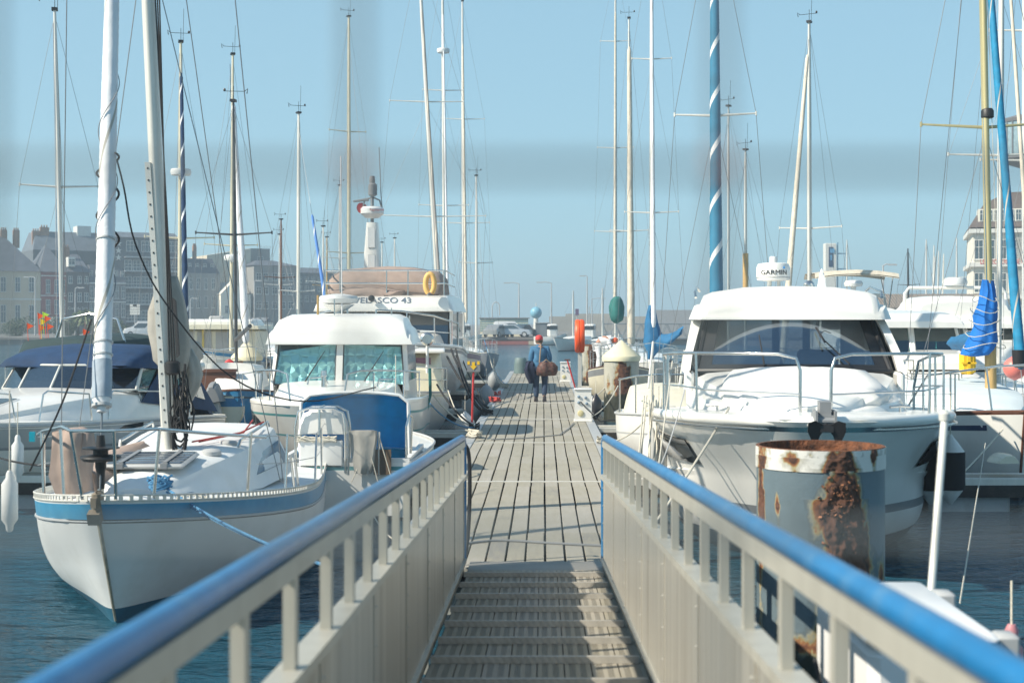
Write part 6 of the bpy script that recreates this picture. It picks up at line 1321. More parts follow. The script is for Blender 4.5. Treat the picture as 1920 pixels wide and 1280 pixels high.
# windscreen, pillars, roof
yb_, zb_ = 3.95, 1.93; yt_, zt_ = 4.85, 2.60
def wsP(u, v):      # u -1..1 across, v 0..1 up
    hw_ = lerp(1.20, 1.05, v); return Vector((u * hw_, lerp(yb_, yt_, v) + .38 * u * u - .02, lerp(zb_, zt_, v) + .02 * (1 - u * u)))
def grid(P, u0, u1, v0, v1, nu=14, nv=6, off=0):
    q = MB(); n_ = Vector((0, -.55, .84)); rows = [[P(lerp(u0, u1, i / nu), lerp(v0, v1, j / nv)) + n_ * off for i in range(nu + 1)] for j in range(nv + 1)]
    q.loft(rows, False, False); q.loft([[p - n_ * .012 for p in r_] for r_ in rows], False, False); return q
def band(P, u0, u1, v0, v1, w, r=.02):
    q = MB(); n = 14; pts = [P(lerp(u0, u1, i / n), v0) for i in range(n + 1)] + [P(u1, lerp(v0, v1, i / 6)) for i in range(1, 7)] + [P(lerp(u1, u0, i / n), v1) for i in range(1, n + 1)] + [P(u0, lerp(v1, v0, i / 6)) for i in range(1, 7)]
    q.tube(pts, r, 8, caps=False); return q
fr = band(wsP, -.98, .98, .02, .98, .05, .035).build('windscreen', BLACK, G)
grid(wsP, -.97, .97, .03, .97).build('pane', glass('big windscreen glass', (.48, .54, .57), .30), fr)
q = grid(wsP, -.97, .97, .03, .13, off=.004); q.build('dark_border', BLACK, fr)
for u in (-.90, .90): grid(wsP, u - .065, u + .065, .1, .97, 3, 6, .004).build('dark_border', BLACK, fr)
for s_ in (-1, 1):
    q = MB(); pts = [(s_ * 1.30, 4.30, 1.92), (s_ * 1.27, 4.55, 2.15), (s_ * 1.20, 4.95, 2.42), (s_ * 1.13, 5.35, 2.66), (s_ * 1.12, 5.8, 2.74)]
    q.loft([[Vector(p) + Vector(c) for c in ((-.05, -.10, 0), (.05, -.10, 0), (.055, .12, 0), (-.045, .12, 0))] for p in pts]); q.build('windscreen_pillar', WHITE, G)
    q = MB(); q.tube([(s_ * 1.27, 6.9, 1.6), (s_ * 1.25, 6.85, 2.1), (s_ * 1.17, 6.6, 2.5), (s_ * 1.12, 6.2, 2.72)], .085, 8); q.build('roof_arch', WHITE, G)
    q = MB(); q.bb(s_ * 1.20, s_ * 1.29, 3.9, 7.0, 1.3, 1.95, bev=.03); q.build('cabin_side', WHITE, G)
    pane_panel(G, ((s_ * 1.26, 4.55, 1.97), (s_ * 1.26, 6.7, 1.97), (s_ * 1.13, 6.35, 2.62), (s_ * 1.14, 5.35, 2.62)), GLD, BLACK, .02, 'side_window', th=.012 * s_)
q = MB(); ry = 4.75
RS = []
for k_ in range(15):
    u_ = k_ / 14; yk = ry - .02 + 2.7 * u_ ** 1.6; g_ = sst(0, .32, u_ ** .8); h_ = lerp(2.66, 2.93, g_) if u_ < .8 else lerp(2.93, 2.84, (u_ - .8) / .2)
    RS.append((yk, lerp(1.13, 1.27, g_), lerp(1.05, 1.13, g_), 2.575 + .03 * u_, h_))
blk(q, RS, r=.17, cam=.075); q.build('roof', WHITE, G)
for s_ in (-1, 1):
    q = MB(); q.tube([(s_ * 1.18, ry + .45, 2.86), (s_ * 1.19, ry + .55, 2.93), (s_ * 1.17, ry + 1.6, 3.02), (s_ * 1.13, ry + 1.75, 2.97)], .018, 8); q.build('roof_rail', STEEL, G)
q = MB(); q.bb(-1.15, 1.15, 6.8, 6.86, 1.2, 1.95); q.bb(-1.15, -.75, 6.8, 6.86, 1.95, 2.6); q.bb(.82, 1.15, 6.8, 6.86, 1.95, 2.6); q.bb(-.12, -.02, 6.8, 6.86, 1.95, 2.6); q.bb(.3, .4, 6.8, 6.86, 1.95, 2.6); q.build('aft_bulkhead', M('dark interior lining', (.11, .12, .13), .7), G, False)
q = MB(); q.bb(-1.15, 1.15, 4.1, 6.7, 1.25, 1.3); q.bb(-1.1, 1.1, 4.15, 4.6, 1.8, 1.92, bev=.04); q.build('dashboard', M('grey dashboard', (.12, .12, .12), .6), G, False)
cloth('seat_cover', dense([[Vector((x * hw_ - .55, y, z)) for x, z in ((-1, 1.7), (-.9, z1), (0, z1 + .04), (.9, z1 - .03), (1, 1.7))] for y, hw_, z1 in ((4.75, .45, 2.0), (4.85, .5, 2.16), (5.3, .5, 2.12))], 3), WHITEC, G, 4, .09)
q = MB(); q.bb(.1, .62, 5.0, 5.1, 1.4, 2.2, bev=.04); q.build('helm_seat', GREYM, G)
q = MB(); a = wsP(.56, .10) + Vector((0, -.03, .03)); b = wsP(.30, .60) + Vector((0, -.03, .03)); q.tube([a, b], [.013, .008], 6); b2 = b + (wsP(.26, .9) - b) * .5; q.tube([b - (b2 - b) * .9 + Vector((.03, -.01, .0)), b2 + Vector((.0, -.02, .01))], .014, 6); q.tube([b, b + Vector((.06, -.01, .06)), b + Vector((.14, 0, .03))], .006, 5); q.build('wiper', BLACK, G)
q = MB(); a = wsP(-.30, .08) + Vector((0, -.02, .02)); q.tube([a, wsP(-.36, .62) + Vector((0, -.02, .02))], [.012, .008], 6); q.build('wiper', BLACK, G)
v = lambda px, py, d: (lambda p: (p.rotate(Euler((0, 0, R(6.2)))), p)[1])(W(px, py, d) - Gp)
q = MB(); q.lathe([(.10, -.13), (.215, -.115), (.225, -.07), (.225, .05), (.205, .10), (.15, .115), (.02, .118)], n=36); q.lathe([(.05, .11), (.05, .19), (.045, .20)], n=12); rd = q.build('radar_dome', WHITE, G); rd.location = v(1450, 509, 19)
q = MB(); q.lathe([(.226, -.085), (.226, -.078)], n=36); q.build('seam', GREYM, rd)
tx_ = text('lettering', 'GARMIN', .088, (0, -.228, -.02), (R(90), 0, 0), M('black lettering', (.02, .02, .025), .5), rd, .004, sx=1.15)
for v_ in tx_.data.vertices: a_ = v_.co.x * 1.15 / .228; v_.co.x = .228 * math.sin(a_) / 1.15; v_.co.z += .228 * (math.cos(a_) - 1)
q = MB(); q.add([(.115, -.20, .035), (.145, -.20, .035), (.13, -.20, .07), (.115, -.185, .035), (.145, -.185, .035), (.13, -.185, .07)], [(0, 1, 2), (3, 5, 4), (0, 3, 4, 1), (1, 4, 5, 2), (0, 2, 5, 3)]); q.build('blue_triangle', M('blue triangle mark', (.02, .2, .5), .5), rd, False)
q = MB(); p = v(1450, 530, 19); q.tube([p + Vector((-.05, 0, .03)), p + Vector((-.06, 0, -.14))], .03, 8); q.tube([p + Vector((.07, 0, .03)), p + Vector((.08, 0, -.14))], .025, 8); q.build('radar_post', WHITE, G)
q = MB(); q.lathe([(.015, .14), (.02, .02), (.05, -.05), (.075, -.08), (.06, -.06), (.01, .0)], n=16); o = q.build('horn', STEEL, G); o.location = v(1518, 536, 18.6); o.rotation_euler = (R(90), 0, 0)
q = MB(); p = v(1541, 532, 18.8); blk(q, [(-.05, .06, .03, -.1, .12), (.0, .07, .03, -.1, .15), (.05, .06, .03, -.1, .12)], r=.03); o = q.build('covered_lamp', WHITEC, G); o.location = p
# bow rails
for s_ in (-1, 1):
    Pg = lambda t, up: hg.P(t, s_, .13, up)
    def bp_(y, x, up): return Vector((s_ * x, y, hg.sheer(y / hg.L) + up))
    path = [bp_(.95, .15, .02), bp_(.92, .15, .48), bp_(.94, .19, .60), bp_(1.0, .30, .64), Pg(.19, .655), Pg(.26, .66), Pg(.36, .66), Pg(.48, .66), Pg(.56, .62), Pg(.60, .3), Pg(.60, .0)]
    path[3] = bp_(.98, .36, .64)
    q = MB(); q.tube(path, .0165, 10); q.build('bow_rail', STEEL, G)
    q = MB(); q.tube([bp_(.93, .15, .24), Pg(.15, .28), Pg(.22, .31), Pg(.36, .32), Pg(.5, .32), Pg(.60, .30)], .010, 8); q.build('mid_rail', STEEL, G)
    posts(G, [(Pg(t, .0), Pg(t + .004, .65)) for t in (.17, .30, .42, .52)], .0135)
    q = MB(); y_ = 1.35; q.tube([(s_ * .95, y_ + .55, 1.60), (s_ * .95, y_ + .55, 1.65)], .012, 6); q.tube([(s_ * .84, y_ + .5, 1.66), (s_ * .95, y_ + .55, 1.67), (s_ * 1.06, y_ + .62, 1.66)], .016, 8); q.build('cleat', STEEL, G)
    m_ = .012 * s_
    def hp(t, z, o_=.035): return Vector((s_ * (hg.w(t, z) + o_), hg.yy(t, z), z))
    q = MB(); ts = [lerp(.22, .46, i / 8) for i in range(9)]; q.loft([[hp(t, 1.30) for t in ts], [hp(t, 1.16) for t in ts], [hp(t, 1.02 + .08 * max(0, (.3 - t) / .08)) for t in ts]], False, False); q.loft([[hp(t, 1.30, .02) for t in ts], [hp(t, 1.02, .02) for t in ts]], False, False); q.build('hull_window', GLDK, G)
q = MB(); q.bb(-.09, .09, -.18, .35, 1.66, 1.70); q.bb(-.095, -.075, -.25, .1, 1.60, 1.74); q.bb(.075, .095, -.25, .1, 1.60, 1.74); q.tube([(-.09, -.2, 1.65), (.09, -.2, 1.65)], .03, 10); q.bb(-.05, .05, -.16, .12, 1.70, 1.82); q.build('bow_roller', GREYM, G, False)
q = MB()
for s_ in (-1, 1):
    q.add([(s_ * .03, -.30, 1.62), (s_ * .10, -.34, 1.66), (s_ * .165, -.32, 1.64), (s_ * .17, -.30, 1.56), (s_ * .10, -.27, 1.40), (s_ * .06, -.27, 1.52), (s_ * .03, -.27, 1.56)] + [(s_ * .03, -.27, 1.62), (s_ * .10, -.31, 1.66), (s_ * .165, -.29, 1.64), (s_ * .17, -.27, 1.56), (s_ * .10, -.24, 1.40), (s_ * .06, -.24, 1.52), (s_ * .03, -.24, 1.56)], [tuple(range(7)), tuple(range(13, 6, -1))] + [(k, (k + 1) % 7, 7 + (k + 1) % 7, 7 + k) for k in range(7)])
q.box((0, -.27, 1.59), (.12, .06, .07)); q.tube([(0, -.26, 1.60), (0, .1, 1.72)], .02, 6); q.build('anchor', BLACK, G)
rope('taut mooring line from the left bow cleat of the big white cruiser', W(1367, 765, 14.3), W(1225, 985, 13.2), .012, ROPEW, .02)
rope('second thin line from the bow rail of the big white cruiser', W(1284, 730, 15), W(1240, 870, 13.9), .007, GREYL, .05)
rope('pale line from the gangway end up to the bow rail of the big white cruiser', Vector((.9, 12.4, .5)), W(1262, 668, 16.0), .008, ROPEW, .02)
fender('black bodied fender with white ends between the big cruiser and the white sailing boat', W(1782, 880, 15.8), .155, .62, FEND, rope=.55, body2=M('black fender sock', (.012, .012, .015), .9))
fender('partly hidden black and white fender tucked under the right bow of the big cruiser', W(1745, 875, 16.1), .155, .70, FEND, rope=.5, body2=M('black fender sock', (.012, .012, .015), .9))
for k, (px, py, L_) in enumerate(((1222, 860, .55), (1235, 875, .5))):
    fender(('first' if k == 0 else 'second') + ' rope hung white fender left of the big white cruiser', W(px, py, 16.2 + k * .5), .10, L_, FEND, rope=.7)
q = MB(); rr = random.Random(4)
for k in range(8):
    x = 1208 + k * 4.5; q.wire(W(x, 745 + rr.uniform(-6, 6), 16 + .1 * k), W(x + rr.uniform(-14, 6), 880 + rr.uniform(-20, 30), 15.6), .010, 0, 5, 6)
tag(q.build('rope_hank', ROPEW), 'hank of white fender ropes hanging left of the big white cruiser', 'rope')
# ================================================================== H: white sailing boat with wooden mast, right edge
Hp = Vector((WX(1908, 20.2), 19.9, 0)); Hh = thing('sailing_boat', 'white sailing boat with a gold mast wrapped in bright blue canvas at the right edge', 'sailing boat', Hp, -R(5))
hh2 = Hull(8.2, 2.9, (1.28, 1.02, .95), rake=.35, tf=.75, full=.62, wide=.46, pb=1.3, pm=3.4, boot=.1)
hh2.build(Hh, [WHITE, ANTI, NAVYP, BROWN], ((.03, 3), (.06, 0))); hh2.deck(Hh, M('pale blue deck', (.60, .67, .69), .6, var=.05)); hh2.strip(Hh, 'toe_rail', BROWN, .022, .015)
q = MB()
for s_ in (-1, 1):
    ts = [lerp(.045, .30, i / 10) for i in range(11)]; q.loft([[Vector((s_ * (hh2.w(t, hh2.sheer(t) - .20) + .008), hh2.yy(t, hh2.sheer(t) - .20), hh2.sheer(t) - .18 - .0)) for t in ts], [Vector((s_ * (hh2.w(t, hh2.sheer(t) - .26) + .008), hh2.yy(t, hh2.sheer(t) - .26), hh2.sheer(t) - .26 + .05 * t)) for t in ts]], False, False)
q.build('navy_flash', NAVYP, Hh)
q = MB(); q.tube([Vector((0, hh2.yy(0, z) - .01, z)) for z in (1.25, .9, .5, .1)], .02, 6); q.build('stem_band', BROWN, Hh)
q = MB(); blk(q, [(1.5, .4, .3, 1.12, 1.2), (2.2, .75, .6, 1.05, 1.36), (3.6, .95, .8, 1.0, 1.42), (5.4, .95, .82, .95, 1.5), (5.45, .95, .8, .95, 1.1)], r=.08); q.build('coachroof', M('pale blue deck', (.5, .66, .72)), Hh)
for s_ in (-1, 1): rails(Hh, hh2, .12, .9, .58, s_, 5, wire=True)
Pp = lambda t, s_, up: hh2.P(t, s_, .05, up)
q = MB(); q.tube([Pp(.30, -1, 0), Pp(.20, -1, .58), Pp(.1, -1, .62), Pp(.03, -1, .66), Vector((0, -.1, 1.95)), Pp(.03, 1, .66), Pp(.1, 1, .62), Pp(.2, 1, .58)], .0165, 8); q.tube([Pp(.04, -1, 0), Pp(.05, -1, .64)], .014, 6); q.tube([Pp(.13, -1, 0), Pp(.13, -1, .6)], .014, 6); q.build('pulpit', STEEL, Hh)
MBh = W(1858, 700, 23.4) - Hp; MBh.rotate(Euler((0, 0, R(5)))); MBh.z = 1.42; rig(Hh, MBh, 9.4, .078, GOLD, (-.020, 0), ((.46, 1.02),), Vector((.05, .25, 1.35)), Vector((0, 8.0, 1)), 1.35, 1.1, dict(r=.075, mats=[TEALC, TEALC], stripe=False, a=.06, b=.97, wob=.14, rows=120), None, True, None, 3, .0055, fh=.93, sprdip=-.08)
q = MB(); q.tube([MBh, MBh + Vector((-.01, 0, .95))], .095, 14); q.build('wooden_mast_foot', WOODM, Hh)
q = MB(); q.lathe([(.08, -.08), (.105, -.06), (.105, .04), (.08, .08)], MBh + Vector((-.06, -.02, 4.55)), 14); q.build('mast_light', BLACK, Hh)
def vh(px, py, d):
    p = W(px, py, d) - Hp; p.rotate(Euler((0, 0, R(5)))); return p
rg = []
for (py, px, wpx) in ((525, 1852, 9), (545, 1853, 12), (570, 1852, 17), (592, 1848, 22), (610, 1847, 20), (618, 1846, 22), (640, 1842, 28), (655, 1836, 30), (665, 1828, 26), (668, 1826, 6)):
    c = vh(px, py, 23.4); s_ = wpx * 23.4 / F; rg.append(ring(c, s_, s_ * .9, 24))
cloth('mast_cover', rg, M('royal blue canvas', (.004, .14, .48), .8, var=.18, bump=.5, bscale=7), Hh, 12, .04)
rg = []
for k in range(9):
    t = k / 8; c = vh(lerp(1838, 1788, t), lerp(640, 644, t), lerp(23.6, 26.8, t)); s_ = lerp(.20, .12, t); rg.append([c + Vector((s_ * .8 * math.cos(a), 0, s_ * math.sin(a))) for a in [2 * PI * i / 14 for i in range(14)]])
cloth('boom_cover', rg, SKYC, Hh, 22, .05)
q = MB()
for k in range(5): c = vh(1846, 560 + k * 22, 23.3); q.tube([c + Vector((.19 * math.cos(a) * (1 + .2 * k), .19 * math.sin(a), .05 * math.sin(a * 2 + k))) for a in [2 * PI * i / 14 for i in range(15)]], .007, 5, caps=False)
q.build('cover_lacing', ROPEW, Hh)
q = MB(); q.lathe([(.05, -.13), (.09, -.11), (.10, .10), (.10, .12)], vh(1911, 672, 20.1), 16); q.build('furler_drum', BLACK, Hh)
fender('pink ball fender beside the blue furled sail at the right edge', W(1903, 690, 21.0), .17, ball=True, mat=M('pink vinyl', (.72, .20, .17), .4, var=.08), rope=.15)
q = MB(); q.box((0, 0, 0), (.27, .16, .40), bev=.05); q.box((0, -.09, .02), (.05, .02, .42)); q.box((0, -.09, -.0), (.26, .02, .03)); o = q.build('yellow_bag', YELLOW); o.location = W(1814, 680, 24.5); tag(o, 'yellow life jacket bag hung on the rail below the blue boom cover', 'bag')
rope('mooring line from the white sailing boat down to the finger pontoon', W(1880, 805, 20), W(1765, 925, 18.8), .012, ROPEW, .03)
q = MB(); blk(q, [(0, .24, .2, 0, .12), (.1, .27, .2, 0, .16), (.5, .27, .2, 0, .16), (.6, .24, .2, 0, .12)], r=.06); o = q.build('dock_cushion', CREAM); o.scale = (.6, .6, .6); o.location = W(1893, 869, 19.25); o.rotation_euler = (0, 0, R(10)); tag(o, 'cream dock bumper on the finger pontoon under the white sailing boat', 'bumper')
# white masts behind at the right edge
sailboat('sailing boat with a tall plain white mast right of the gold mast', 1872, 30, 0, stern=(.1, 1), H=11.5, mm=ALUW, lean=.008, spr=((.42, 1.05), (.72, .8)), furl=dict(r=.05, mats=[CREAMC, CREAMC], stripe=False), head=None, B=3.0)
sailboat('sailing boat whose white mast stands on the very right edge', 1921, 34, 0, stern=(.1, 1), H=11.5, mm=ALUW, spr=((.45, 1.0), (.72, .8)), head=None, hoodm=NAVY)
# ---- motor boats behind G on the right
def motor(label, px, d, w, pt, pb, glass_, rz=0, L=7.5, brow=None, fly=None, hullc=None, stripe=None, top=None, fb=(1.3, 1.15, 1.0)):
    p = Vector((WX(px, d), d - 2.6, 0)); t = thing('motor_boat', label, 'motor boat', p, rz, 'motor boats on the right side'); h_ = Hull(L, w * 1.2, fb, rake=.9, tf=.9, full=.6, wide=.4, pb=1.05, pm=4)
    h_.build(t, [hullc or WHITE, ANTI, stripe or NAVYP], ((.05, 0), (.1, 2 if stripe else 0))); h_.deck(t, WHITE); h_.strip(t, 'gunwale', WHITE, .04)
    z1, z0 = WH(pt, d), WH(pb, d); hw_ = w / 2
    q = MB(); blk(q, [(.8, .4, .3, fb[1], fb[1] + .1), (1.6, hw_ * .8, hw_ * .6, fb[1], lerp(fb[1], z0, .7)), (2.6, hw_, hw_ * .95, fb[1], z0)], r=.1); q.build('foredeck_cabin', WHITE, t)
    for s_ in (-1, 1):
        pane_panel(t, ((s_ * .03, 2.6, z0), (s_ * hw_ * .97, 2.6, z0), (s_ * hw_ * .9, 2.9, z1 - .3), (s_ * .03, 2.9, z1 - .3)), glass_, WHITE, .035, 'windscreen')
        q = MB(); q.patch((s_ * hw_, 2.75, z0), (s_ * hw_, 4.9, z0), (s_ * hw_ * .95, 4.9, z1 - .3), (s_ * hw_ * .93, 3.05, z1 - .3), th=.02 * s_); q.build('side_window', GLDK, t); q = MB(); q.patch((s_ * hw_ * .99, 2.65, fb[1]), (s_ * hw_ * .99, 5, fb[1]), (s_ * hw_ * .99, 5, z0), (s_ * hw_ * .99, 2.65, z0), th=.03 * s_); q.build('cabin_side', WHITE, t)
        rails(t, h_, .06, .5, .55, s_, 4, lines=(1.0,))
    q = MB(); q.bb(-hw_ * .95, hw_ * .95, 4.9, 5, fb[1], z1 - .3); q.bb(-hw_ * .9, hw_ * .9, 2.9, 3.4, fb[1] + .2, z0 - .05); q.build('cabin_lining', M('pale cabin lining', (.30, .36, .33), .8), t, False)
    q = MB(); blk(q, [(2.55, hw_ * 1.02, hw_ * .98, z1 - .31, z1 - .22), (2.7, hw_ * 1.04, hw_ * .95, z1 - .32, z1 - .06), (3.4, hw_ * 1.04, hw_ * .9, z1 - .3, z1), (5.3, hw_, hw_ * .9, z1 - .3, z1)], r=.12, cam=.04); q.build('roof', WHITE, t)
    return t, z0, z1
motor('cabin boat with green tinted windscreen right of the big white cruiser', 1700, 28.5, 2.0, 585, 668, GLT, R(-3))
t, z0, z1 = motor('flybridge boat with an open radar arch in front of the long warehouse', 1800, 36, 2.7, 592, 640, GLT, R(-4), L=10, fb=(1.6, 1.4, 1.2))
q = MB(); zf = WH(555, 36); blk(q, [(2.9, 1.2, 1.1, z1 - .05, z1 + .3), (3.1, 1.3, 1.15, z1 - .05, zf - .05), (5, 1.3, 1.15, z1 - .05, zf), (6, 1.3, 1.1, z1 - .05, z1 + .4)], r=.15); q.build('flybridge', WHITE, t)
q = MB(); za = WH(537, 36); q.tube([(-1.32, 4.0, z1), (-1.3, 4.0, za - .15), (-1.2, 4.0, za), (1.2, 4.0, za), (1.3, 4.0, za - .15), (1.35, 4.0, z1)], .045, 8); q.build('radar_arch', WHITE, t)
q = MB(); q.lathe([(.05, 0), (.30, .02), (.32, .1), (.28, .2), (.05, .22)], (.0, 4.0, za + .05), 20); q.build('radar_dome', WHITE2, t)
t, z0, z1 = motor('motor boat with a cream sunshade over its flybridge behind the big cruiser roof', 1612, 42, 2.4, 575, 620, GLDK, 0, L=9)
q = MB(); zc = WH(512, 42); rg = [[Vector((x * 1.25, y, zc + .12 * (1 - x * x) + d_)) for x in (-1, -.9, -.5, 0, .5, .9, 1)] for y, d_ in ((2.9, -.12), (3.0, 0), (4.6, .04), (4.75, -.1))]; q.loft(rg, False, False); q.loft([[p - Vector((0, 0, .04)) for p in r_] for r_ in rg], False, False); q.build('sunshade', CREAMC, t)
for x in (-1.15, 1.15):
    q = MB(); q.tube([(x, 3.9, z1 - .2), (x * .95, 3.0, zc)], .018, 6); q.tube([(x, 3.9, z1 - .2), (x * .95, 4.6, zc)], .018, 6); q.build('sunshade_frame', STEEL, t)
q = MB(); q.lathe([(.05, 0), (.26, .02), (.28, .1), (.24, .18), (.05, .2)], (-.1, 3.0, WH(537, 42)), 20); q.tube([(-.1, 3.0, z1 - .1), (-.1, 3.0, WH(537, 42))], .08, 8); q.build('radar_dome', WHITE2, t)
q = MB(); q.tube([(-1.2, 4.4, z1 - .2), (-1.0, 4.2, WH(552, 42)), (1.1, 4.2, WH(552, 42)), (1.3, 4.6, z1 - .3)], .06, 8); q.build('radar_arch', WHITE, t)
t, z0, z1 = motor('white cruiser hull with navy dodger between the green windscreen boat and the yellow bag', 1762, 27, 1.5, 662, 700, GLDK, R(-5), L=6, hullc=NAVYP, fb=(1.1, 1.0, .9))
hood(t, 2.0, 3.2, .7, 1.0, 1.65, NAVY)
# ================================================================== sailing boats with tall masts
NS = [NAVY, WHITEC]; WS = [WHITEC, WHITEC]; CS = [CREAMC, CREAMC]; TS = [M('blue and teal strip', (.01, .17, .30), .75, var=.2), WHITEC]; BS = [M('pale blue sail strip', (.08, .22, .55), .75), WHITEC]
L1 = (-.35, .94)
sailboat('sailing boat with a leaning mast and bright marker flags behind the navy canopy', 119, 33.5, 20, (-.28, .96), 8.2, lean=-.024, spr=((.52, .88),), furl=None, mr=.07, hullm=CREAM, halyards=4)
for k, (px, py, m_) in enumerate(((82, 603, YELLOW), (77, 592, ORANGE), (90, 597, ORANGE), (86, 590, M('lime flag', (.45, .7, .05), .7)), (80, 614, ORANGE), (95, 612, ORANGE), (57, 611, ORANGE), (162, 622, ORANGE))):
    q = MB(); p = W(px, py, 32.5); s_ = .075; q.add([p + Vector(c) for c in ((-s_, 0, s_ * .9), (s_, .01, 0), (-s_ * .8, 0, -s_), (-s_, .006, s_ * .9), (s_, .016, 0), (-s_ * .8, .006, -s_))], [(0, 1, 2), (3, 5, 4), (0, 3, 4, 1), (1, 4, 5, 2), (2, 5, 3, 0)]); q.tube([p + Vector((-s_, 0, s_)), p + Vector((-s_ * .6, 0, -.45))], .006, 4)
    tag(q.build('marker_flag', m_, smooth=False), ['yellow', 'upper orange', 'right hand orange', 'lime green', 'low orange', 'lower right orange', 'lone orange left', 'lone orange right'][k] + ' marker flag on the boat behind the navy canopy', 'flag', 'marker flags')
sailboat('sailing boat with a cream mast and navy and white furled foresail', 336, 40, 80, (-.3, .95), lean=.005, spr=((.40, .95),), furl=dict(r=.085, mats=NS, a=.02, b=.93, turns=9), mm=M('cream mast', (.6, .56, .42), .45, var=.1), radar=.60, fh=.97)
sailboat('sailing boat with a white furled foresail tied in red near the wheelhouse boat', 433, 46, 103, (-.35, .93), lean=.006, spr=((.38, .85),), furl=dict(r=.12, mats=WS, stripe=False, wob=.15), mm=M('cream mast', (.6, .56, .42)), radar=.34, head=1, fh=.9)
sailboat('sailing boat with a pale blue foresail furled on a short mast', 559, 48, 213, (-.5, .86), lean=.002, spr=((.28, .62),), furl=dict(r=.075, mats=BS, a=.02, b=.62), head=1, mm=ALUW)
sailboat('sailing boat with a tall cream mast behind the flybridge yacht', 654, 58, 32, (-.5, .86), lean=0, spr=((.30, .9), (.66, .8)), mm=M('cream mast', (.6, .56, .42)), mr=.09, furl=None, halyards=3)
sailboat('sailing boat with a slanting mast and a mauve striped cream hull by the pontoon', 826, 54, 0, (-.1, 1), H=15, L=10.5, B=3.2, hullm=CREAM, stripe=MAUVE, fb=(1.6, 1.25, 1.15), lean=-.056, spr=((.33, 2.0), (.62, 1.4)), mr=.105, furl=dict(r=.06, mats=[M('grey furled sail', (.30, .28, .26), .8), CREAMC], a=.03, b=.9), head=None, mf=.36, wr=.005)
sailboat('sailing boat with a radar ring high on its white mast', 834, 63, 0, (-.12, 1), H=17, L=10, lean=-.006, spr=((.38, 1.1), (.68, .9)), mr=.10, radar=.78, head=None, mf=.32, furl=dict(r=.06, mats=WS, stripe=False), halyards=4)
sailboat('sailing boat with a tall cream topped mast right of the radar ring mast', 869, 72, 3, (-.1, 1), L=9.5, lean=-.003, spr=((.36, 1.35), (.66, 1.1)), mr=.10, furl=dict(r=.08, mats=CS, stripe=False), mf=.36, cover=NAVY, halyards=4)
sailboat('grey hulled sailing boat with its bow over the far end of the pontoon', 893, 66, 330, (-.3, .95), L=8, spr=((.5, .8),), hullm=M('grey hull', (.33, .36, .40), .5), mf=.25, hoodm=BEIGEC, lean=.0)
sailboat('cream hulled small yacht without mast behind the near cone capped pile', 1160, 43.5, 480, (.05, 1), L=6, B=1.9, H=.8, mf=.4, wires=False, spr=(), head=None, halyards=0, fb=(1.3, 1.05, .95), mr=.03, hullm=CREAM, stripe=GREYM)
# thin masts further off on the left
for k, (px, d, ty, mm_, hl_) in enumerate(((527, 70, 412, M('brown mast', (.16, .07, .04), .5), 2), (606, 66, 425, ALUW, 1), (524, 76, 440, ALUW, 1), (613, 80, 445, WOODM, 1), (740, 84, 447, ALUW, 1), (637, 74, 348, ALUW, 1), (716, 88, 455, ALUW, 1))):
    sailboat(['sailing boat with a dark red brown mast', 'sailing boat with a thin white mast and wind vane', 'sailing boat with a short bright mast left of the brown one', 'sailing boat with a varnished wooden mast', 'distant sailing boat with a mast right of the radar mast', 'sailing boat with a slim pale mast left of the radar mast', 'farthest sailing boat behind the flybridge canvas'][k], px, d, ty, (-.6, .8), L=7.5, mm=mm_, spr=((.55, .8),), mr=.06, detail=0, halyards=hl_, group='distant sailing boats on the left', head=k)
# right side
sailboat('sailing boat with a green sail cover on its mast near the orange ring box', 1154, 71, 0, (.06, 1), H=19, L=9.5, lean=0, spr=((.30, 1.05), (.52, .9), (.8, .75)), mr=.085, mf=.30, furl=dict(r=.085, mats=CS, stripe=False), cover=None, head=None, halyards=4, hullm=WHITE, fb=(1.3, 1.0, .9))
T_, hl_ = sailboat('sailing boat with a tan furled foresail and wind instruments on its masthead', 1180, 60, 35, (.03, 1), L=9, lean=-.001, spr=((.36, .8),), mr=.08, mf=.30, furl=dict(r=.16, mats=CS, stripe=False, wob=.12, a=.02), head=2, hullm=WHITE, fb=(1.25, 1.0, .9), fh=.98)
sailboat('sailing boat whose white mast carries the mid blue canvas cover', 1222, 50, 0, (.05, 1), H=15, L=8.5, lean=.0, spr=((.34, .95), (.7, .7)), mr=.095, mf=.32, furl=dict(r=.085, mats=WS, stripe=False), cover=None, head=None, hullm=WHITE, fb=(1.2, .95, .9), halyards=4)
rg = []
for (py, px, wpx) in ((572, 1222, 5), (585, 1222, 8), (605, 1223, 12), (625, 1225, 16), (643, 1226, 18), (655, 1224, 14), (668, 1220, 6), (680, 1216, 3)):
    c = W(px, py, 49.6); s_ = wpx * 49.6 / F; rg.append(ring(c, s_, s_, 20))
rg2 = []
for k in range(9):
    t = k / 8; c = W(lerp(1226, 1279, t), lerp(640, 619, t) + 8 * math.sin(PI * t), lerp(49.6, 48.8, t)); s_ = lerp(17, 8, t) * 49.6 / F; rg2.append([c + Vector((.25 * s_ * math.sin(a), s_ * .8 * math.cos(a), s_ * math.sin(a))) for a in [2 * PI * i / 16 for i in range(16)]])
cv = cloth('sail_cover', rg, SKYC, None, 18, .055); tag(cv, 'mid blue canvas cover draped round mast and boom left of the big cruiser', 'sail cover'); o = cloth('boom_part', rg2, SKYC, cv, 19, .06)
gc_ = W(1156, 585, 61.5); rg = [ring((gc_.x, gc_.y - .02, WH(py, 61.5)), w_ * 1.38, w_ * 1.4, 18) for py, w_ in ((606, .05), (600, .19), (590, .24), (575, .23), (563, .17), (556, .08))]
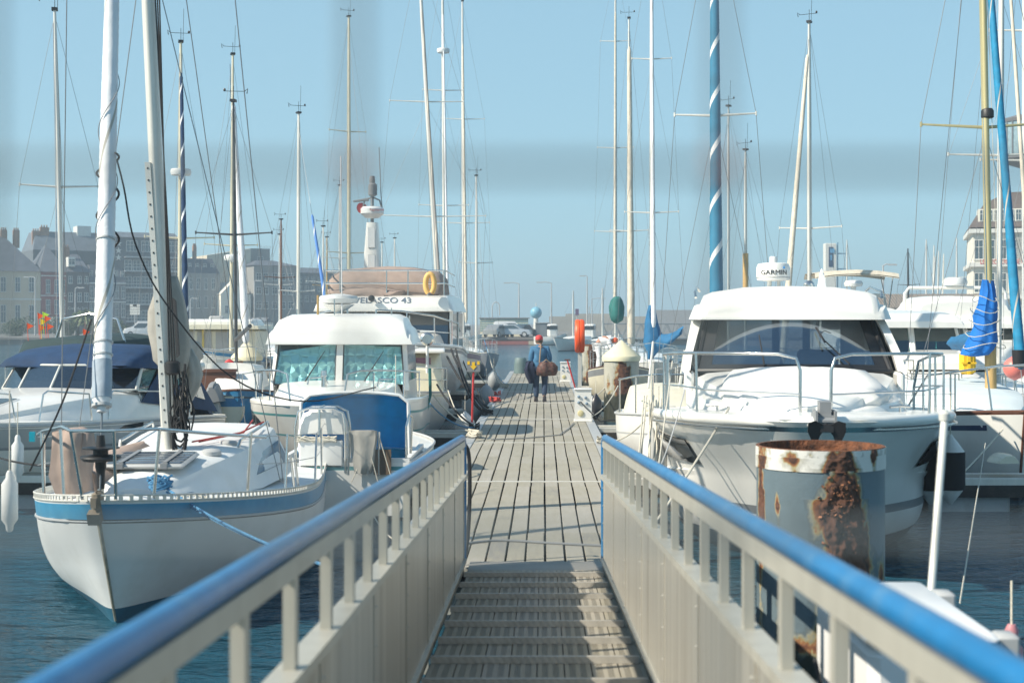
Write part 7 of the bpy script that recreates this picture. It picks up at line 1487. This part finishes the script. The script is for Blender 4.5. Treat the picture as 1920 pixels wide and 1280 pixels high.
tag(cloth('folded_sail_cover', rg, GREENC, None, 8, .06), 'bottle green cover bunched round the mast of the boat near the ring box', 'sail cover')
sailboat('sailing boat with a thick teal and white striped furled sail beside the big cruiser', 1344, 28, 0, (.12, .99), H=9.6, L=8, B=2.6, lean=-.006, spr=((.55, .8),), mr=.07, mf=.38, furl=dict(r=.137, mats=TS, a=.0, b=.93, turns=9, wob=.08, rows=110), head=None, cover=NAVY, hullm=WHITE, fb=(1.2, 1.0, .9), halyards=3, wr=.0055, fh=1.0)
Ip = Vector((WX(1258, 22.5), 21.9, 0)); It = thing('small_boat', 'small white boat with pulpit and ropes right beside the foot of the gangway', 'boat', Ip, R(-2)); hi = Hull(5, 1.75, (1.12, 1.0, .9), rake=.35, tf=.85, full=.5, wide=.35, pb=1.5)
Ip2 = It; hi.build(It, [WHITE, ANTI, GREYL], ((.03, 0), (.30, 0), (.33, 2))); hi.deck(It, WHITE); hi.strip(It, 'rubbing_strake', GREYL, .02)
q = MB(); blk(q, [(1.6, .55, .4, .98, 1.1), (2.2, .7, .55, .95, 1.35), (3.8, .7, .6, .95, 1.4)], r=.06); q.build('cuddy', CREAM, It)
Pi = lambda t, s_, up: hi.P(t, s_, .05, up)
q = MB(); q.tube([Pi(.35, -1, .55), Pi(.12, -1, .6), Pi(.03, -1, .62), Pi(.03, 1, .62), Pi(.12, 1, .6), Pi(.35, 1, .55)], .014, 7)
for s_ in (-1, 1):
    for t_ in (.04, .12, .3): q.tube([Pi(t_, s_, 0), Pi(t_, s_, .58)], .013, 6)
q.build('pulpit', STEEL, It)
q = MB(); q.tube([(.25, 2.8, 1.4), (.35, 2.8, 2.05)], .03, 6); q.tube([(-.3, 2.6, 1.4), (-.2, 3, 2.2)], .02, 6); q.build('lowered_mast_crutch', ALUW, It)
rg = [ring((.55, .6, z), w_, .2, 14) for z, w_ in ((1.0, .32), (1.3, .27), (1.7, .20), (2.05, .10))]
tag(cloth('folded_awning', [[p + Ip for p in r_] for r_ in rg], M('pink beige cloth', (.55, .42, .36), .85, bump=.4), None, 6, .05), 'pink beige cloth hanging left of the big cruiser cabin', 'awning')
for k, (px, d, ty, lb) in enumerate(((1366, 52, 200, 'sailing boat with a slim mast right of the teal striped sail'), (1398, 50, 282, 'sailing boat with a mast sleeved in tan cloth left of the radar dome'))):
    t, h_ = sailboat(lb, px, d, ty, (.6, .8), L=8, spr=((.25, .8),) if k else (), mr=.06 if k else .05, halyards=2, mm=ALUW, detail=0)
    if k: q = MB(); q.tube([(0, 3.2, WH(548, 50)), (0, 3.2, WH(475, 50))], .10, 10); q.build('mast_sleeve', M('ochre cloth', (.55, .36, .15), .85), t)
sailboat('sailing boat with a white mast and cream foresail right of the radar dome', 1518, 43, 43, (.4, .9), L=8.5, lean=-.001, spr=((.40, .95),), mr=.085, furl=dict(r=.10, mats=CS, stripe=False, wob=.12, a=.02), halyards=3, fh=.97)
for k, (px, ty, m_, d, ln) in enumerate(((1588, 450, ALUW, 150, 0), (1704, 466, ALUDK, 105, -.01), (1737, 449, ALUW, 125, .0), (1748, 460, ALUW, 135, .02), (1757, 470, ALUW, 135, .02), (1765, 476, ALUW, 140, .03), (1794, 446, ALUW, 125, .0), (1746, 480, ALUW, 130, .05), (1130, 540, ALUW, 110, 0), (1075, 545, ALUW, 125, 0))):
    sailboat(['distant sailing boat with a mast right of the white harbour tower', 'distant sailing boat with a dark mast above the warehouse roof', 'first of the distant masts bunched above the warehouse', 'second of the bunched distant masts above the warehouse', 'third of the bunched distant masts above the warehouse', 'fourth of the bunched distant masts above the warehouse', 'distant sailing boat with a mast next to the museum', 'distant sailing boat with a strongly slanting mast above the warehouse', 'distant sailing boat behind the green sail cover', 'distant sailing boat behind the orange ring box'][k], px, d, ty, (.5, .86), L=8.5, mm=m_, spr=((.6, .8),) if k in (1, 6) else (), mr=.10, detail=0, halyards=0, lean=ln, group='distant sailing boats on the right', head=None, wr=.012, wires=k < 3)
# fishing boats by the far quay
for k, (px, d, lb, w_) in enumerate(((1064, 156, 'far workboat with a boxy wheelhouse left of the ring box', 3.6), (1140, 150, 'white far motor boat right of the ring box', 4), (905, 150, 'far white boat behind the moored hulls', 4))):
    t = thing('fishing_boat', lb, 'boat', (WX(px, d), d, 0), R(80 if k % 2 else 100), 'boats lying by the far quay'); h_ = Hull(w_, 2.2, (1.3, .9, .95), tf=.85, rake=.5); h_.build(t, [[WHITE, M('dark green hull', (.05, .11, .11), .5), WHITE][k], ANTI, WHITE], ((.08, 2), (.12, 0)), nt=12); h_.deck(t, GREYL, nt=8)
    q = MB(); q.bb(-.75, .75, w_ * .35, w_ * .6, .9, 2.3, bev=.1); q.build('wheelhouse', WHITE, t); q = MB(); q.bb(-.77, .77, w_ * .345, w_ * .605, 1.7, 2.1); q.build('window', GLDK, t, False); q = MB(); q.tube([(0, w_ * .5, 2.3), (0, w_ * .5, 4.2)], .04, 5); q.tube([(-.4, w_ * .5, 3.4), (.4, w_ * .5, 3.4)], .025, 5); q.build('mast', GREYL, t)
# ================================================================== things on the pontoon
def pedestal(label, px, py, d):
    t = thing('supply_pedestal', label, 'service pedestal', W(px, py, d), 0, 'white supply pedestals'); t.location.z = PD
    q = MB(); q.loft([[Vector(p) for p in ((-.17, -.12, .05), (.17, -.12, .05), (.17, .12, .05), (-.17, .12, .05))], [Vector(p) for p in ((-.17, -.12, .62), (.17, -.12, .62), (.17, .12, .62), (-.17, .12, .62))], [Vector(p) for p in ((-.16, -.13, .665), (.16, -.13, .665), (.16, .12, .675), (-.16, .12, .675))]]); q.bb(-.19, .19, -.14, .14, .0, .05, bev=.01); q.build('housing', WHITE, t, False)
    q = MB(); q.bb(-.185, .185, -.145, .135, .655, .685, bev=.01); q.build('lid', WHITE2, t)
    for (x, z) in ((-.09, .52), (.05, .50), (-.09, .40), (.07, .38)):
        q = MB(); q.lathe([(.028, 0), (.032, .02), (.01, .035)], n=10); o = q.build('socket', M('grey blue socket', (.22, .30, .38), .5), t); o.location = (x, -.12, z); o.rotation_euler = (R(90), 0, 0)
    q = MB(); q.lathe([(.065, 0), (.065, .012), (.05, .02)], n=18); o = q.build('round_hatch', M('pale yellow disc', (.62, .56, .32), .5), t); o.location = (-.05, -.121, .18); o.rotation_euler = (R(90), 0, 0)
    return t
pd = pedestal('white supply pedestal near the gangway, beside the cone capped pile', 1093, 792, 29.2)
pedestal('white supply pedestal halfway out, right of the walking person', 1060, 716, 48.4)
q = MB(); p = Vector((pd.location.x, pd.location.y - .15, 0)); q.tube([p + Vector((-.05, 0, .92)), p + Vector((.05, -.1, .80)), p + Vector((.25, -.15, .62)), p + Vector((.35, -.1, .52)), p + Vector((.55, 0, .54)), p + Vector((.8, .1, .55))], .012, 6); tag(q.build('power_cable', BLACK), 'black power cable looping from the near white pedestal', 'cable')
q = MB(); q.tube([(-.9, 24.6, .515), (-.3, 24.9, .515), (.3, 25.6, .515), (.5, 27.2, .515), (.62, 28.6, .52)], .010, 6); tag(q.build('hose', GREYM), 'thin dark hose curving across the planks to the near pedestal', 'hose')
rb_ = thing('lifebuoy_box', 'tall orange lifebuoy box on a grey post by the pontoon edge', 'lifebuoy box', (WX(1087, 40), 40, PD))
q = MB(); q.bb(-.05, .05, -.03, .03, 0, 1.9); q.build('post', ALU, rb_, False)
zc = WH(630, 40) - PD
for s_ in (-1, 1):
    q = MB(); N = 20; q.loft([[Vector((x * s_, .46 * k_ * math.cos(2 * PI * k / N) * (.9), zc + .47 * k_ * math.sin(2 * PI * k / N))) for k in range(N)] for x, k_ in ((.0, .95), (.02, 1.0), (.09, 1.0), (.13, .93), (.14, .4))]); q.build('shell_half', ORANGE, rb_)
def shovel(label, p, lean, mat, h=1.1, headm=None, sign=False):
    t = thing('boat_hook' if not sign else 'sign_stick', label, 'pole', p); q = MB(); q.tube([(0, 0, 0), (lean * h, 0, h)], .022, 8); q.build('shaft', mat, t)
    if sign:
        q = MB(); q.box((lean * h, -.02, h + .10), (.27, .03, .24)); b = q.build('sign_board', GREYM, t, False)
        q = MB(); q.add([(x + lean * h, y, z + h + .10) for y in (-.045, -.037) for x, z in ((-.03, .08), (.03, .08), (.03, -.0), (.07, -.0), (0, -.08), (-.07, -.0), (-.03, -.0))], [tuple(range(7)), tuple(range(13, 6, -1))]); q.build('arrow', YELLOW, b, False)
        q = MB()
        for s_ in (-1, 1): q.box((lean * h + s_ * .10, -.038, h + .16), (.05, .006, .07))
        q.build('mark', YELLOW, b, False)
    else: q = MB(); q.box((lean * h, 0, h + .01), (.16, .05, .03)); q.build('handle', headm or BROWN, t, False)
    return t
shovel('red stick carrying a small yellow arrow sign by the left pontoon edge', (WX(885, 29), 29, PD), .03, RED, 1.05, sign=True)
shovel('leaning red handled broom by the right pontoon edge', (WX(1083, 39), 39, PD), -.28, RED, 1.0)
for k, (px, d, w_, h, lb) in enumerate(((977, 57.5, .54, .62, 'grey green bollard at the end of the pontoon'),)):
    q = MB(); q.lathe([(w_ / 2, 0), (w_ / 2 * .95, h * .6), (w_ / 2 * .82, h * .92), (w_ / 2 * .7, h), (.01, h + .01)], n=24); o = q.build('bollard', M('grey green plastic', (.13, .19, .19), .6)); o.location = (WX(px, d), d - 1, PD); tag(o, lb, 'bollard')
t = thing('plastic_drum', 'white jerry can with a yellow strap right of the pontoon', 'jerry can', (1.02, 31.0, PD)); q = MB(); q.box((0, 0, .19), (.26, .2, .38), bev=.05); q.lathe([(.04, .38), (.04, .43)], (.05, 0, 0), 10); q.build('body', FEND, t)
for k, (x, y, s_, lb) in enumerate(((-1.30, 27, .3, 'nearest'), (-1.28, 33, .3, 'second'), (-1.27, 39.5, .3, 'third'), (1.0, 24, -.3, 'right hand'))):
    t = thing('mooring_cleat', lb + ' steel mooring cleat on the pontoon edge with rope on it', 'cleat', (x, y, PD), 0, 'cleats on the pontoon edges'); q = MB(); q.tube([(0, -.15, .09), (0, .15, .09)], .022, 8); q.tube([(0, -.06, 0), (0, -.06, .09)], .02, 6); q.tube([(0, .06, 0), (0, .06, .09)], .02, 6); q.build('horn', STEEL, t)
    rr = random.Random(k); q = MB()
    for j in range(5): q.tube([(.09 * math.sin(a * 1.0 + j), .2 * math.cos(a + j * .6), .03 + .02 * j + .02 * math.sin(a * 2)) for a in [i * .7 for i in range(10)]], .014, 5)
    o = q.build('tied_rope', [ROPEB, ROPEW, ROPER, ROPEW][k]); o.location = (x, y, PD); tag(o, ['black', 'white', 'red', 'pale'][k] + ' rope knotted round the ' + lb + ' cleat', 'rope')
rp = [((-2.2, 29.5, 1.25), (-1.28, 27, .56), ROPEB, 'black mooring rope from the cream cabin boat', .02), ((-2.1, 27.2, 1.15), (-1.3, 27, .58), ROPEW, 'white mooring rope from the cream cabin boat', .016), ((-2.0, 25.2, 1.1), (-1.3, 26.9, .55), ROPEBL, 'green blue rope beside the teal window boat', .014),
      ((-1.9, 38.6, 1.4), (-1.27, 39.5, .56), ROPEW, 'white mooring line to the third cleat', .016), ((-2.4, 42, 1.5), (-1.27, 33, .56), ROPEB, 'long dark mooring line to the second cleat', .018), ((-1.8, 47, 1.5), (-1.25, 45, .55), ROPEW, 'far white mooring line with slack', .018),
      ((1.45, 20.2, 1.15), (1.0, 24, .56), ROPEW, 'pale line from the small white boat to the right hand cleat', .012), ((1.9, 37.2, 1.2), (1.0, 35, .55), ROPEW, 'pale line by the cone capped pile', .014), ((1.7, 32.2, 1.1), (1.02, 30, .55), ROPEW, 'sagging pale line right of the near pedestal', .012)]
for a, b, m_, lb, r_ in rp: rope(lb, a, b, r_, m_, .12)
for k, (px, py, d, r_, h_, lb, m_) in enumerate(((884, 772, 33, .19, .55, 'large grey fender against the hull by the yellow arrow sign', FENDG), (872, 800, 29.5, .20, .5, 'broad white fender low by the left pontoon edge', FEND), (912, 745, 39, .21, .6, 'round grey fender under the mauve striped hull', FENDG), (926, 715, 48, .2, .55, 'grey fender at the bow past the mauve striped hull', FENDG))):
    fender(lb, W(px, py, d), r_, h_, m_, rope=.5)
fender('black teardrop fender next to the near white pedestal', W(1117, 762, 31), .135, .42, M('black vinyl', (.02, .02, .025), .35), rope=.35)
rr = random.Random(12)
for k, (x, y, lb, m_) in enumerate(((-1.22, 25.2, 'white rope heap on the left edge just past the gangway', ROPEW), (-1.25, 31.2, 'black hose coil on the left pontoon edge', ROPEB), (-1.22, 36.2, 'red rope heap on the left pontoon edge', ROPER), (-1.2, 44, 'far pale rope heap on the left pontoon edge', ROPEW), (.98, 33.4, 'yellowish rope heap on the right pontoon edge', CAPM))):
    q = MB()
    for j in range(7): q.tube([(rr.uniform(.08, .17) * math.cos(a + j), rr.uniform(.15, .3) * math.sin(a + j * .7), .02 + .014 * j + .03 * abs(math.sin(a * 2 + j))) for a in [i * .75 for i in range(10)]], .014, 5)
    o = q.build('rope_heap', m_); o.location = (x, y, PD); tag(o, lb, 'rope')
for k, (a, b, m_, lb) in enumerate((((-2.0, 33.5, 1.5), (-1.25, 31.2, .56), ROPEB, 'first of the black power hoses sagging on the left edge'), ((-2.1, 34.2, 1.9), (-1.3, 31.3, .56), ROPEB, 'second of the black power hoses sagging on the left edge'), ((-2.2, 36, 1.7), (-1.3, 33, .6), ROPEB, 'third black power hose near the second cleat'), ((-1.9, 49, 1.6), (-1.25, 44, .56), ROPEW, 'white line running to the far pale rope heap'), ((-2.1, 51, 1.9), (-1.25, 46, .56), ROPEBL, 'bluish line from the mauve striped hull'), ((-2.0, 30, 1.1), (-1.3, 27.2, .6), ROPEW, 'slack pale line beside the yellow arrow sign'))): rope(lb, a, b, .02 if k < 3 else .013, m_, .25)
# foreground cabinet and pole on the right
t = thing('service_cabinet', 'white moulded cabinet with grey hinges just beyond the right handrail', 'cabinet', (1.17, 4.98, .945)); CW = M('smooth white cabinet', (.78, .78, .77), .4, var=.02)
q = MB(); q.bb(-.13, .27, -.45, .45, -.62, .57, bev=.035); q.build('housing', CW, t); q = MB(); q.bb(-.15, .285, -.47, .47, .572, .612, bev=.02); q.build('lid', CW, t)
for y in (-.38, .33): q = MB(); q.bb(.285, .36, y - .05, y + .05, .42, .60, bev=.01); q.build('hinge', GREYL, t)
q = MB(); q.wire((-.15, -.3, .1), (-.15, .35, .34), .008, .05); q.build('cord', BLACK, t)
q = MB(); q.bb(.98, 1.75, 4.35, 5.75, -.3, .30, bev=.05); q.bb(1.05, 1.5, 4.8, 5.2, -.8, -.3); tag(q.build('mooring_block', M('landing concrete', (.3, .29, .27)), smooth=False), 'concrete block carrying the white cabinet', 'block')
q = MB(); a = W(1744, 1135, 5.75); b = W(1771, 788, 6.1); q.tube([a - (b - a) * .55, b], .0165, 12); q.lathe([(.024, 0), (.026, .03), (.012, .045)], b, 12); tag(q.build('white_pole', ALUW), 'leaning white metal pole behind the white cabinet', 'pole')
fender('faded pink fender at the bottom right corner', W(1897, 1240, 7.2), .055, .22, M('faded pink vinyl', (.52, .22, .24), .5, var=.1), rope=.3)
q = MB(); q.wire(W(1848, 830, 17), W(1800, 1130, 9.5), .006); tag(q.build('loose_line', ROPEW), 'thin loose line crossing the water right of the white pole', 'rope')
# ================================================================== people
def skin(name, verts, edges, rad, mat, parent=None, sub=2, loc=(0, 0, 0), rz=0):
    me = bpy.data.meshes.new(name); me.from_pydata(verts, edges, []); ob = bpy.data.objects.new(name, me); col.objects.link(ob)
    sk = ob.modifiers.new('s', 'SKIN'); sk.use_smooth_shade = True; ss = ob.modifiers.new('u', 'SUBSURF'); ss.levels = sub; ss.render_levels = sub
    for i, r_ in enumerate(rad): ob.data.skin_vertices[0].data[i].radius = r_ if isinstance(r_, tuple) else (r_, r_)
    ob.data.skin_vertices[0].data[0].use_root = True
    bpy.context.view_layer.update(); dg = bpy.context.evaluated_depsgraph_get(); nm = bpy.data.meshes.new_from_object(ob.evaluated_get(dg)); ob.modifiers.clear(); ob.data = nm; nm.materials.clear(); nm.materials.append(mat)
    for p in nm.polygons: p.use_smooth = True
    ob.location = loc; ob.rotation_euler = (0, 0, rz)
    if parent: ob.parent = parent
    return ob
SKIN_ = M('skin', (.42, .22, .15), .6, var=.05); DENIM = M('dark blue jeans', (.022, .045, .09), .85, var=.2, bump=.4, bscale=18); JACK = M('washed blue jacket', (.05, .155, .28), .85, var=.18, scale=7, bump=.6, bscale=12); SHOE = M('dark shoes', (.03, .025, .03), .6)
PX = WX(1013, 36.6); pe = thing('person', 'person in a blue jacket and red cap walking away with a big shoulder bag', 'person', (PX, 36.6, PD))
# body, back to the viewer, stepping with the right foot
V = [(0, 0, .88), (-.01, .0, 1.02), (-.02, .01, 1.20), (-.02, .03, 1.34), (-.02, .06, 1.43), (-.03, .08, 1.52), (-.03, .09, 1.60),
     (-.10, 0, .82), (-.11, .02, .47), (-.10, -.06, .09), (-.11, .06, .04),
     (.10, 0, .82), (.12, .09, .48), (.10, -.10, .14), (.11, -.02, .05),
     (-.19, .02, 1.36), (-.24, .00, 1.10), (-.22, .08, .86), (-.22, .10, .78),
     (.17, .02, 1.36), (.24, -.02, 1.12), (.22, .08, .94), (.21, .12, .87)]
E_ = [(0, 1), (1, 2), (2, 3), (3, 4), (4, 5), (5, 6), (0, 7), (7, 8), (8, 9), (9, 10), (0, 11), (11, 12), (12, 13), (13, 14), (3, 15), (15, 16), (16, 17), (17, 18), (3, 19), (19, 20), (20, 21), (21, 22)]
Rr = [(.14, .11), (.14, .10), (.15, .11), (.13, .09), .055, .085, .075, .085, .055, .035, .02, .085, .055, .035, .02, .06, .045, .035, .03, .06, .045, .035, .03]
nb = len(V)
for (h, sx_) in ((18, -1), (22, 1)):       # fingers
    bx, by, bz = V[h]
    for k in range(4):
        o_ = len(V); V += [(bx + (k - 1.5) * .008, by + .005 + (k - 1.5) * .012, bz - .05), (bx + (k - 1.5) * .008, by + .012 + (k - 1.5) * .014, bz - .085 + abs(k - 1.5) * .006)]; E_ += [(h, o_), (o_, o_ + 1)]; Rr += [.009, .008]
    o_ = len(V); V += [(bx - sx_ * .02, by + .03, bz - .02), (bx - sx_ * .025, by + .045, bz - .045)]; E_ += [(h, o_), (o_, o_ + 1)]; Rr += [.010, .009]
body = skin('body', V, E_, Rr, SKIN_, pe)
def clip_skin(name, idx, inflate, mat, extra=None):
    mp_ = {v_: i for i, v_ in enumerate(idx)}; vs = [V[i] for i in idx]; es = [(mp_[a], mp_[b]) for a, b in E_ if a in mp_ and b in mp_]
    return skin(name, vs, es, [tuple(x + inflate for x in (Rr[i] if isinstance(Rr[i], tuple) else (Rr[i], Rr[i]))) for i in idx], mat, pe)
jk = clip_skin('jacket', [2, 1, 3, 15, 16, 17, 19, 20, 21], .034, JACK)
q = MB(); q.lathe([(.175, .83), (.185, .90), (.19, 1.02), (.175, 1.10)], (-.01, 0, 0), 24, caps=False)
for v_ in q.v: v_.y *= .76
q.build('jacket_hem', JACK, jk); q = MB(); q.lathe([(.095, 1.37), (.085, 1.42), (.078, 1.47)], (-.02, .05, 0), 16, caps=False); q.build('collar', JACK, jk)
clip_skin('trousers', [0, 7, 8, 9, 11, 12, 13], .030, DENIM)
for (a, yaw) in ((V[10], 0), (V[14], 0)):
    q = MB(); blk(q, [(a[1] - .15, .04, .03, .0, .10), (a[1] - .10, .052, .045, -.0, .15), (a[1], .055, .045, 0, .12), (a[1] + .10, .045, .035, 0, .06), (a[1] + .14, .03, .02, 0, .04)], r=.02); o = q.build('shoe', SHOE, pe); o.location = (a[0], 0, 0)
q = MB(); c = Vector((-.03, .095, 1.60)); N = 18
q.loft([[c + Vector((r_ * .92 * math.cos(2 * PI * k / N), r_ * 1.08 * math.sin(2 * PI * k / N), z)) for k in range(N)] for r_, z in ((.105, -.015), (.110, .02), (.100, .06), (.07, .095), (.02, .11))]); q.tube([c + Vector((-.07, .09, .0)), c + Vector((0, .19, -.01)), c + Vector((.07, .09, .0))], .018, 6); q.build('cap', M('red cap', (.55, .05, .05), .8), pe)
q = MB(); q.lathe([(.050, -.125), (.078, -.10), (.092, -.05), (.097, -.02), (.095, 0)], c + Vector((0, -.010, 0)), 16, caps=False); q.build('hair', M('greying brown hair', (.14, .09, .06), .9), pe)
q = MB(); q.lathe([(.01, -.02), (.02, 0), (.01, .02)], c + Vector((0, .10, -.06)), 8)
for s_ in (-1, 1): q.lathe([(.004, -.025), (.014, -.01), (.014, .015), (.004, .025)], c + Vector((s_ * .088, .01, -.055)), 8)
q.build('ears_and_nose', SKIN_, pe)
q = MB()
for s_ in (-1, 1): q.lathe([(.002, -.01), (.010, 0), (.002, .01)], c + Vector((s_ * .03, .088, -.03)), 8)
q.tube([c + Vector((-.02, .09, -.09)), c + Vector((.02, .09, -.09))], .004, 4); q.build('eyes_and_mouth', BROWN, pe)
bg_ = thing('shoulder_bag', 'big brown patterned bag hanging from the shoulder of the walking person', 'bag', (PX, 36.6, PD)); BAG = M('brown patterned bag', (.10, .04, .032), .7, var=.7, scale=14, dirt=(.20, .15, .11), dscale=16, damt=.8)
rg = [ring((.17, -.24, z), w_, d_, 24) for z, w_, d_ in ((.67, .14, .06), (.69, .24, .11), (.78, .265, .13), (.90, .24, .12), (1.0, .17, .08), (1.02, .12, .05))]
cloth('body', rg, BAG, bg_, 3, .04).location = (0, 0, 0)
q = MB(); q.tube([(-.02, .0, 1.475), (.02, -.13, 1.44), (.0, -.20, 1.25), (-.02, -.24, 1.0)], .02, 6); q.tube([(.0, .12, 1.42), (.12, .13, 1.2), (.25, .05, 1.05), (.33, -.12, .98)], .02, 6); q.tube([(.05, -.26, 1.0), (.15, -.3, 1.08), (.28, -.28, .98)], .018, 6); q.build('strap', M('tan strap', (.28, .20, .14), .8), bg_)
jk2 = thing('carried_jacket', 'dark navy jacket draped over the left arm of the walking person', 'jacket', (PX, 36.6, PD)); rg = [ring((-.22 - .03 * math.sin(z * 8), -.06, z), w_, d_, 20) for z, w_, d_ in ((.46, .04, .03), (.52, .10, .05), (.65, .15, .08), (.80, .16, .10), (.93, .13, .10), (1.02, .09, .07), (1.05, .04, .03))]
cloth('cloth', rg, M('dark navy cloth', (.012, .018, .045), .9, bump=.5), jk2, 5, .07)
# bending person on the boat at the right
b2 = thing('person', 'person in a white shirt bending over on the boat behind the rusty topped pile', 'person', (WX(1122, 45), 45, WH(694, 45)), R(0), None)
V = [(0, 0, .80), (.06, 0, .92), (.20, 0, 1.0), (.32, 0, .97), (.42, 0, .92), (.50, 0, .90), (-.03, -.09, .76), (.02, -.1, .42), (-.04, -.1, .06), (.08, -.1, .03), (-.03, .09, .76), (.05, .1, .42), (.02, .1, .06), (.13, .1, .03), (.32, -.18, .92), (.42, -.2, .66), (.5, -.14, .48), (.32, .18, .92), (.40, .2, .66), (.46, .14, .48)]
E_ = [(0, 1), (1, 2), (2, 3), (3, 4), (4, 5), (0, 6), (6, 7), (7, 8), (8, 9), (0, 10), (10, 11), (11, 12), (12, 13), (3, 14), (14, 15), (15, 16), (3, 17), (17, 18), (18, 19)]
Rr = [.13, .13, .14, .12, .055, .10, .085, .055, .04, .035, .085, .055, .04, .035, .055, .042, .032, .055, .042, .032]
for h in (16, 19):
    bx, by, bz = V[h]
    for k in range(5): o_ = len(V); V.append((bx + .03 + .01 * k, by + (k - 2) * .02, bz - .06)); E_.append((h, o_)); Rr.append(.010)
skin('body', V, E_, Rr, SKIN_, b2)
pe = b2; clip_skin('shirt', [2, 1, 3, 14, 15, 17, 18], .03, WHITEC); clip_skin('trousers', [0, 6, 7, 8, 10, 11, 12], .022, WHITEC)
q = MB(); q.lathe([(.02, -.1), (.09, -.06), (.105, 0), (.09, .07), (.02, .11)], n=14); o = q.build('hair', M('ginger hat', (.55, .10, .04), .8), b2); o.location = (.53, 0, .93)
for s_ in (-1, 1):
    q = MB(); blk(q, [(-.06, .04, .03, 0, .08), (.0, .05, .04, 0, .1), (.16, .04, .03, 0, .05)], r=.02); o = q.build('shoe', SHOE, b2); o.location = (.02, s_ * .1, 0); o.rotation_euler = (0, 0, -R(90))
# ================================================================== wire gate the picture was taken through, and the sea haze
gt = thing('wire_gate', 'out of focus wire mesh gate close in front of the camera', 'gate', (0, .36, 1.0)); GM = M('galvanised wire', (.16, .19, .20), .6, .3, var=.1); SP = 685 * .36 / F
for k in range(-4, 5):
    q = MB(); x = WX(665 + 685 * k, .36); q.tube([(x, 0, -.8), (x, 0, 1.9)], .0016, 8); q.build('vertical_wire', GM, gt)
for k in range(-3, 12):
    q = MB(); z = WH(1000 - 685 * k, .3587) - 1.0
    if z < 1.9: q.tube([(-.42, -.0027, z), (.42, -.0027, z)], .0016, 8); q.build('horizontal_wire', GM, gt)
for k in range(0, 2):
    q = MB(); p = Vector((WX(665 + 685 * k, .36), -.0015, WH(315, .36) - 1.0)); q.lathe([(.0005, -.0035), (.0028, -.0015), (.0028, .0015), (.0005, .0035)], p, 10); q.build('rusty_joint', M('rusty joint', (.42, .17, .09), .8, var=.3, scale=200), gt)
HAZE = 1
if HAZE:
    q = MB(); q.bb(-440, 440, -80, 915, -4, 24); hz_ = q.build('haze', [], smooth=False); hz_['kind'] = 'stuff'; hz_['label'] = 'thin pale blue sea haze over the harbour'
    m = bpy.data.materials.new('sea haze'); m.use_nodes = True; n = m.node_tree; n.nodes.clear(); o = n.nodes.new('ShaderNodeOutputMaterial'); v = n.nodes.new('ShaderNodeVolumePrincipled')
    v.inputs['Color'].default_value = (.72, .88, 1, 1); v.inputs['Density'].default_value = .0014; v.inputs['Anisotropy'].default_value = .2
    n.links.new(v.outputs[0], o.inputs['Volume']); hz_.data.materials.append(m)
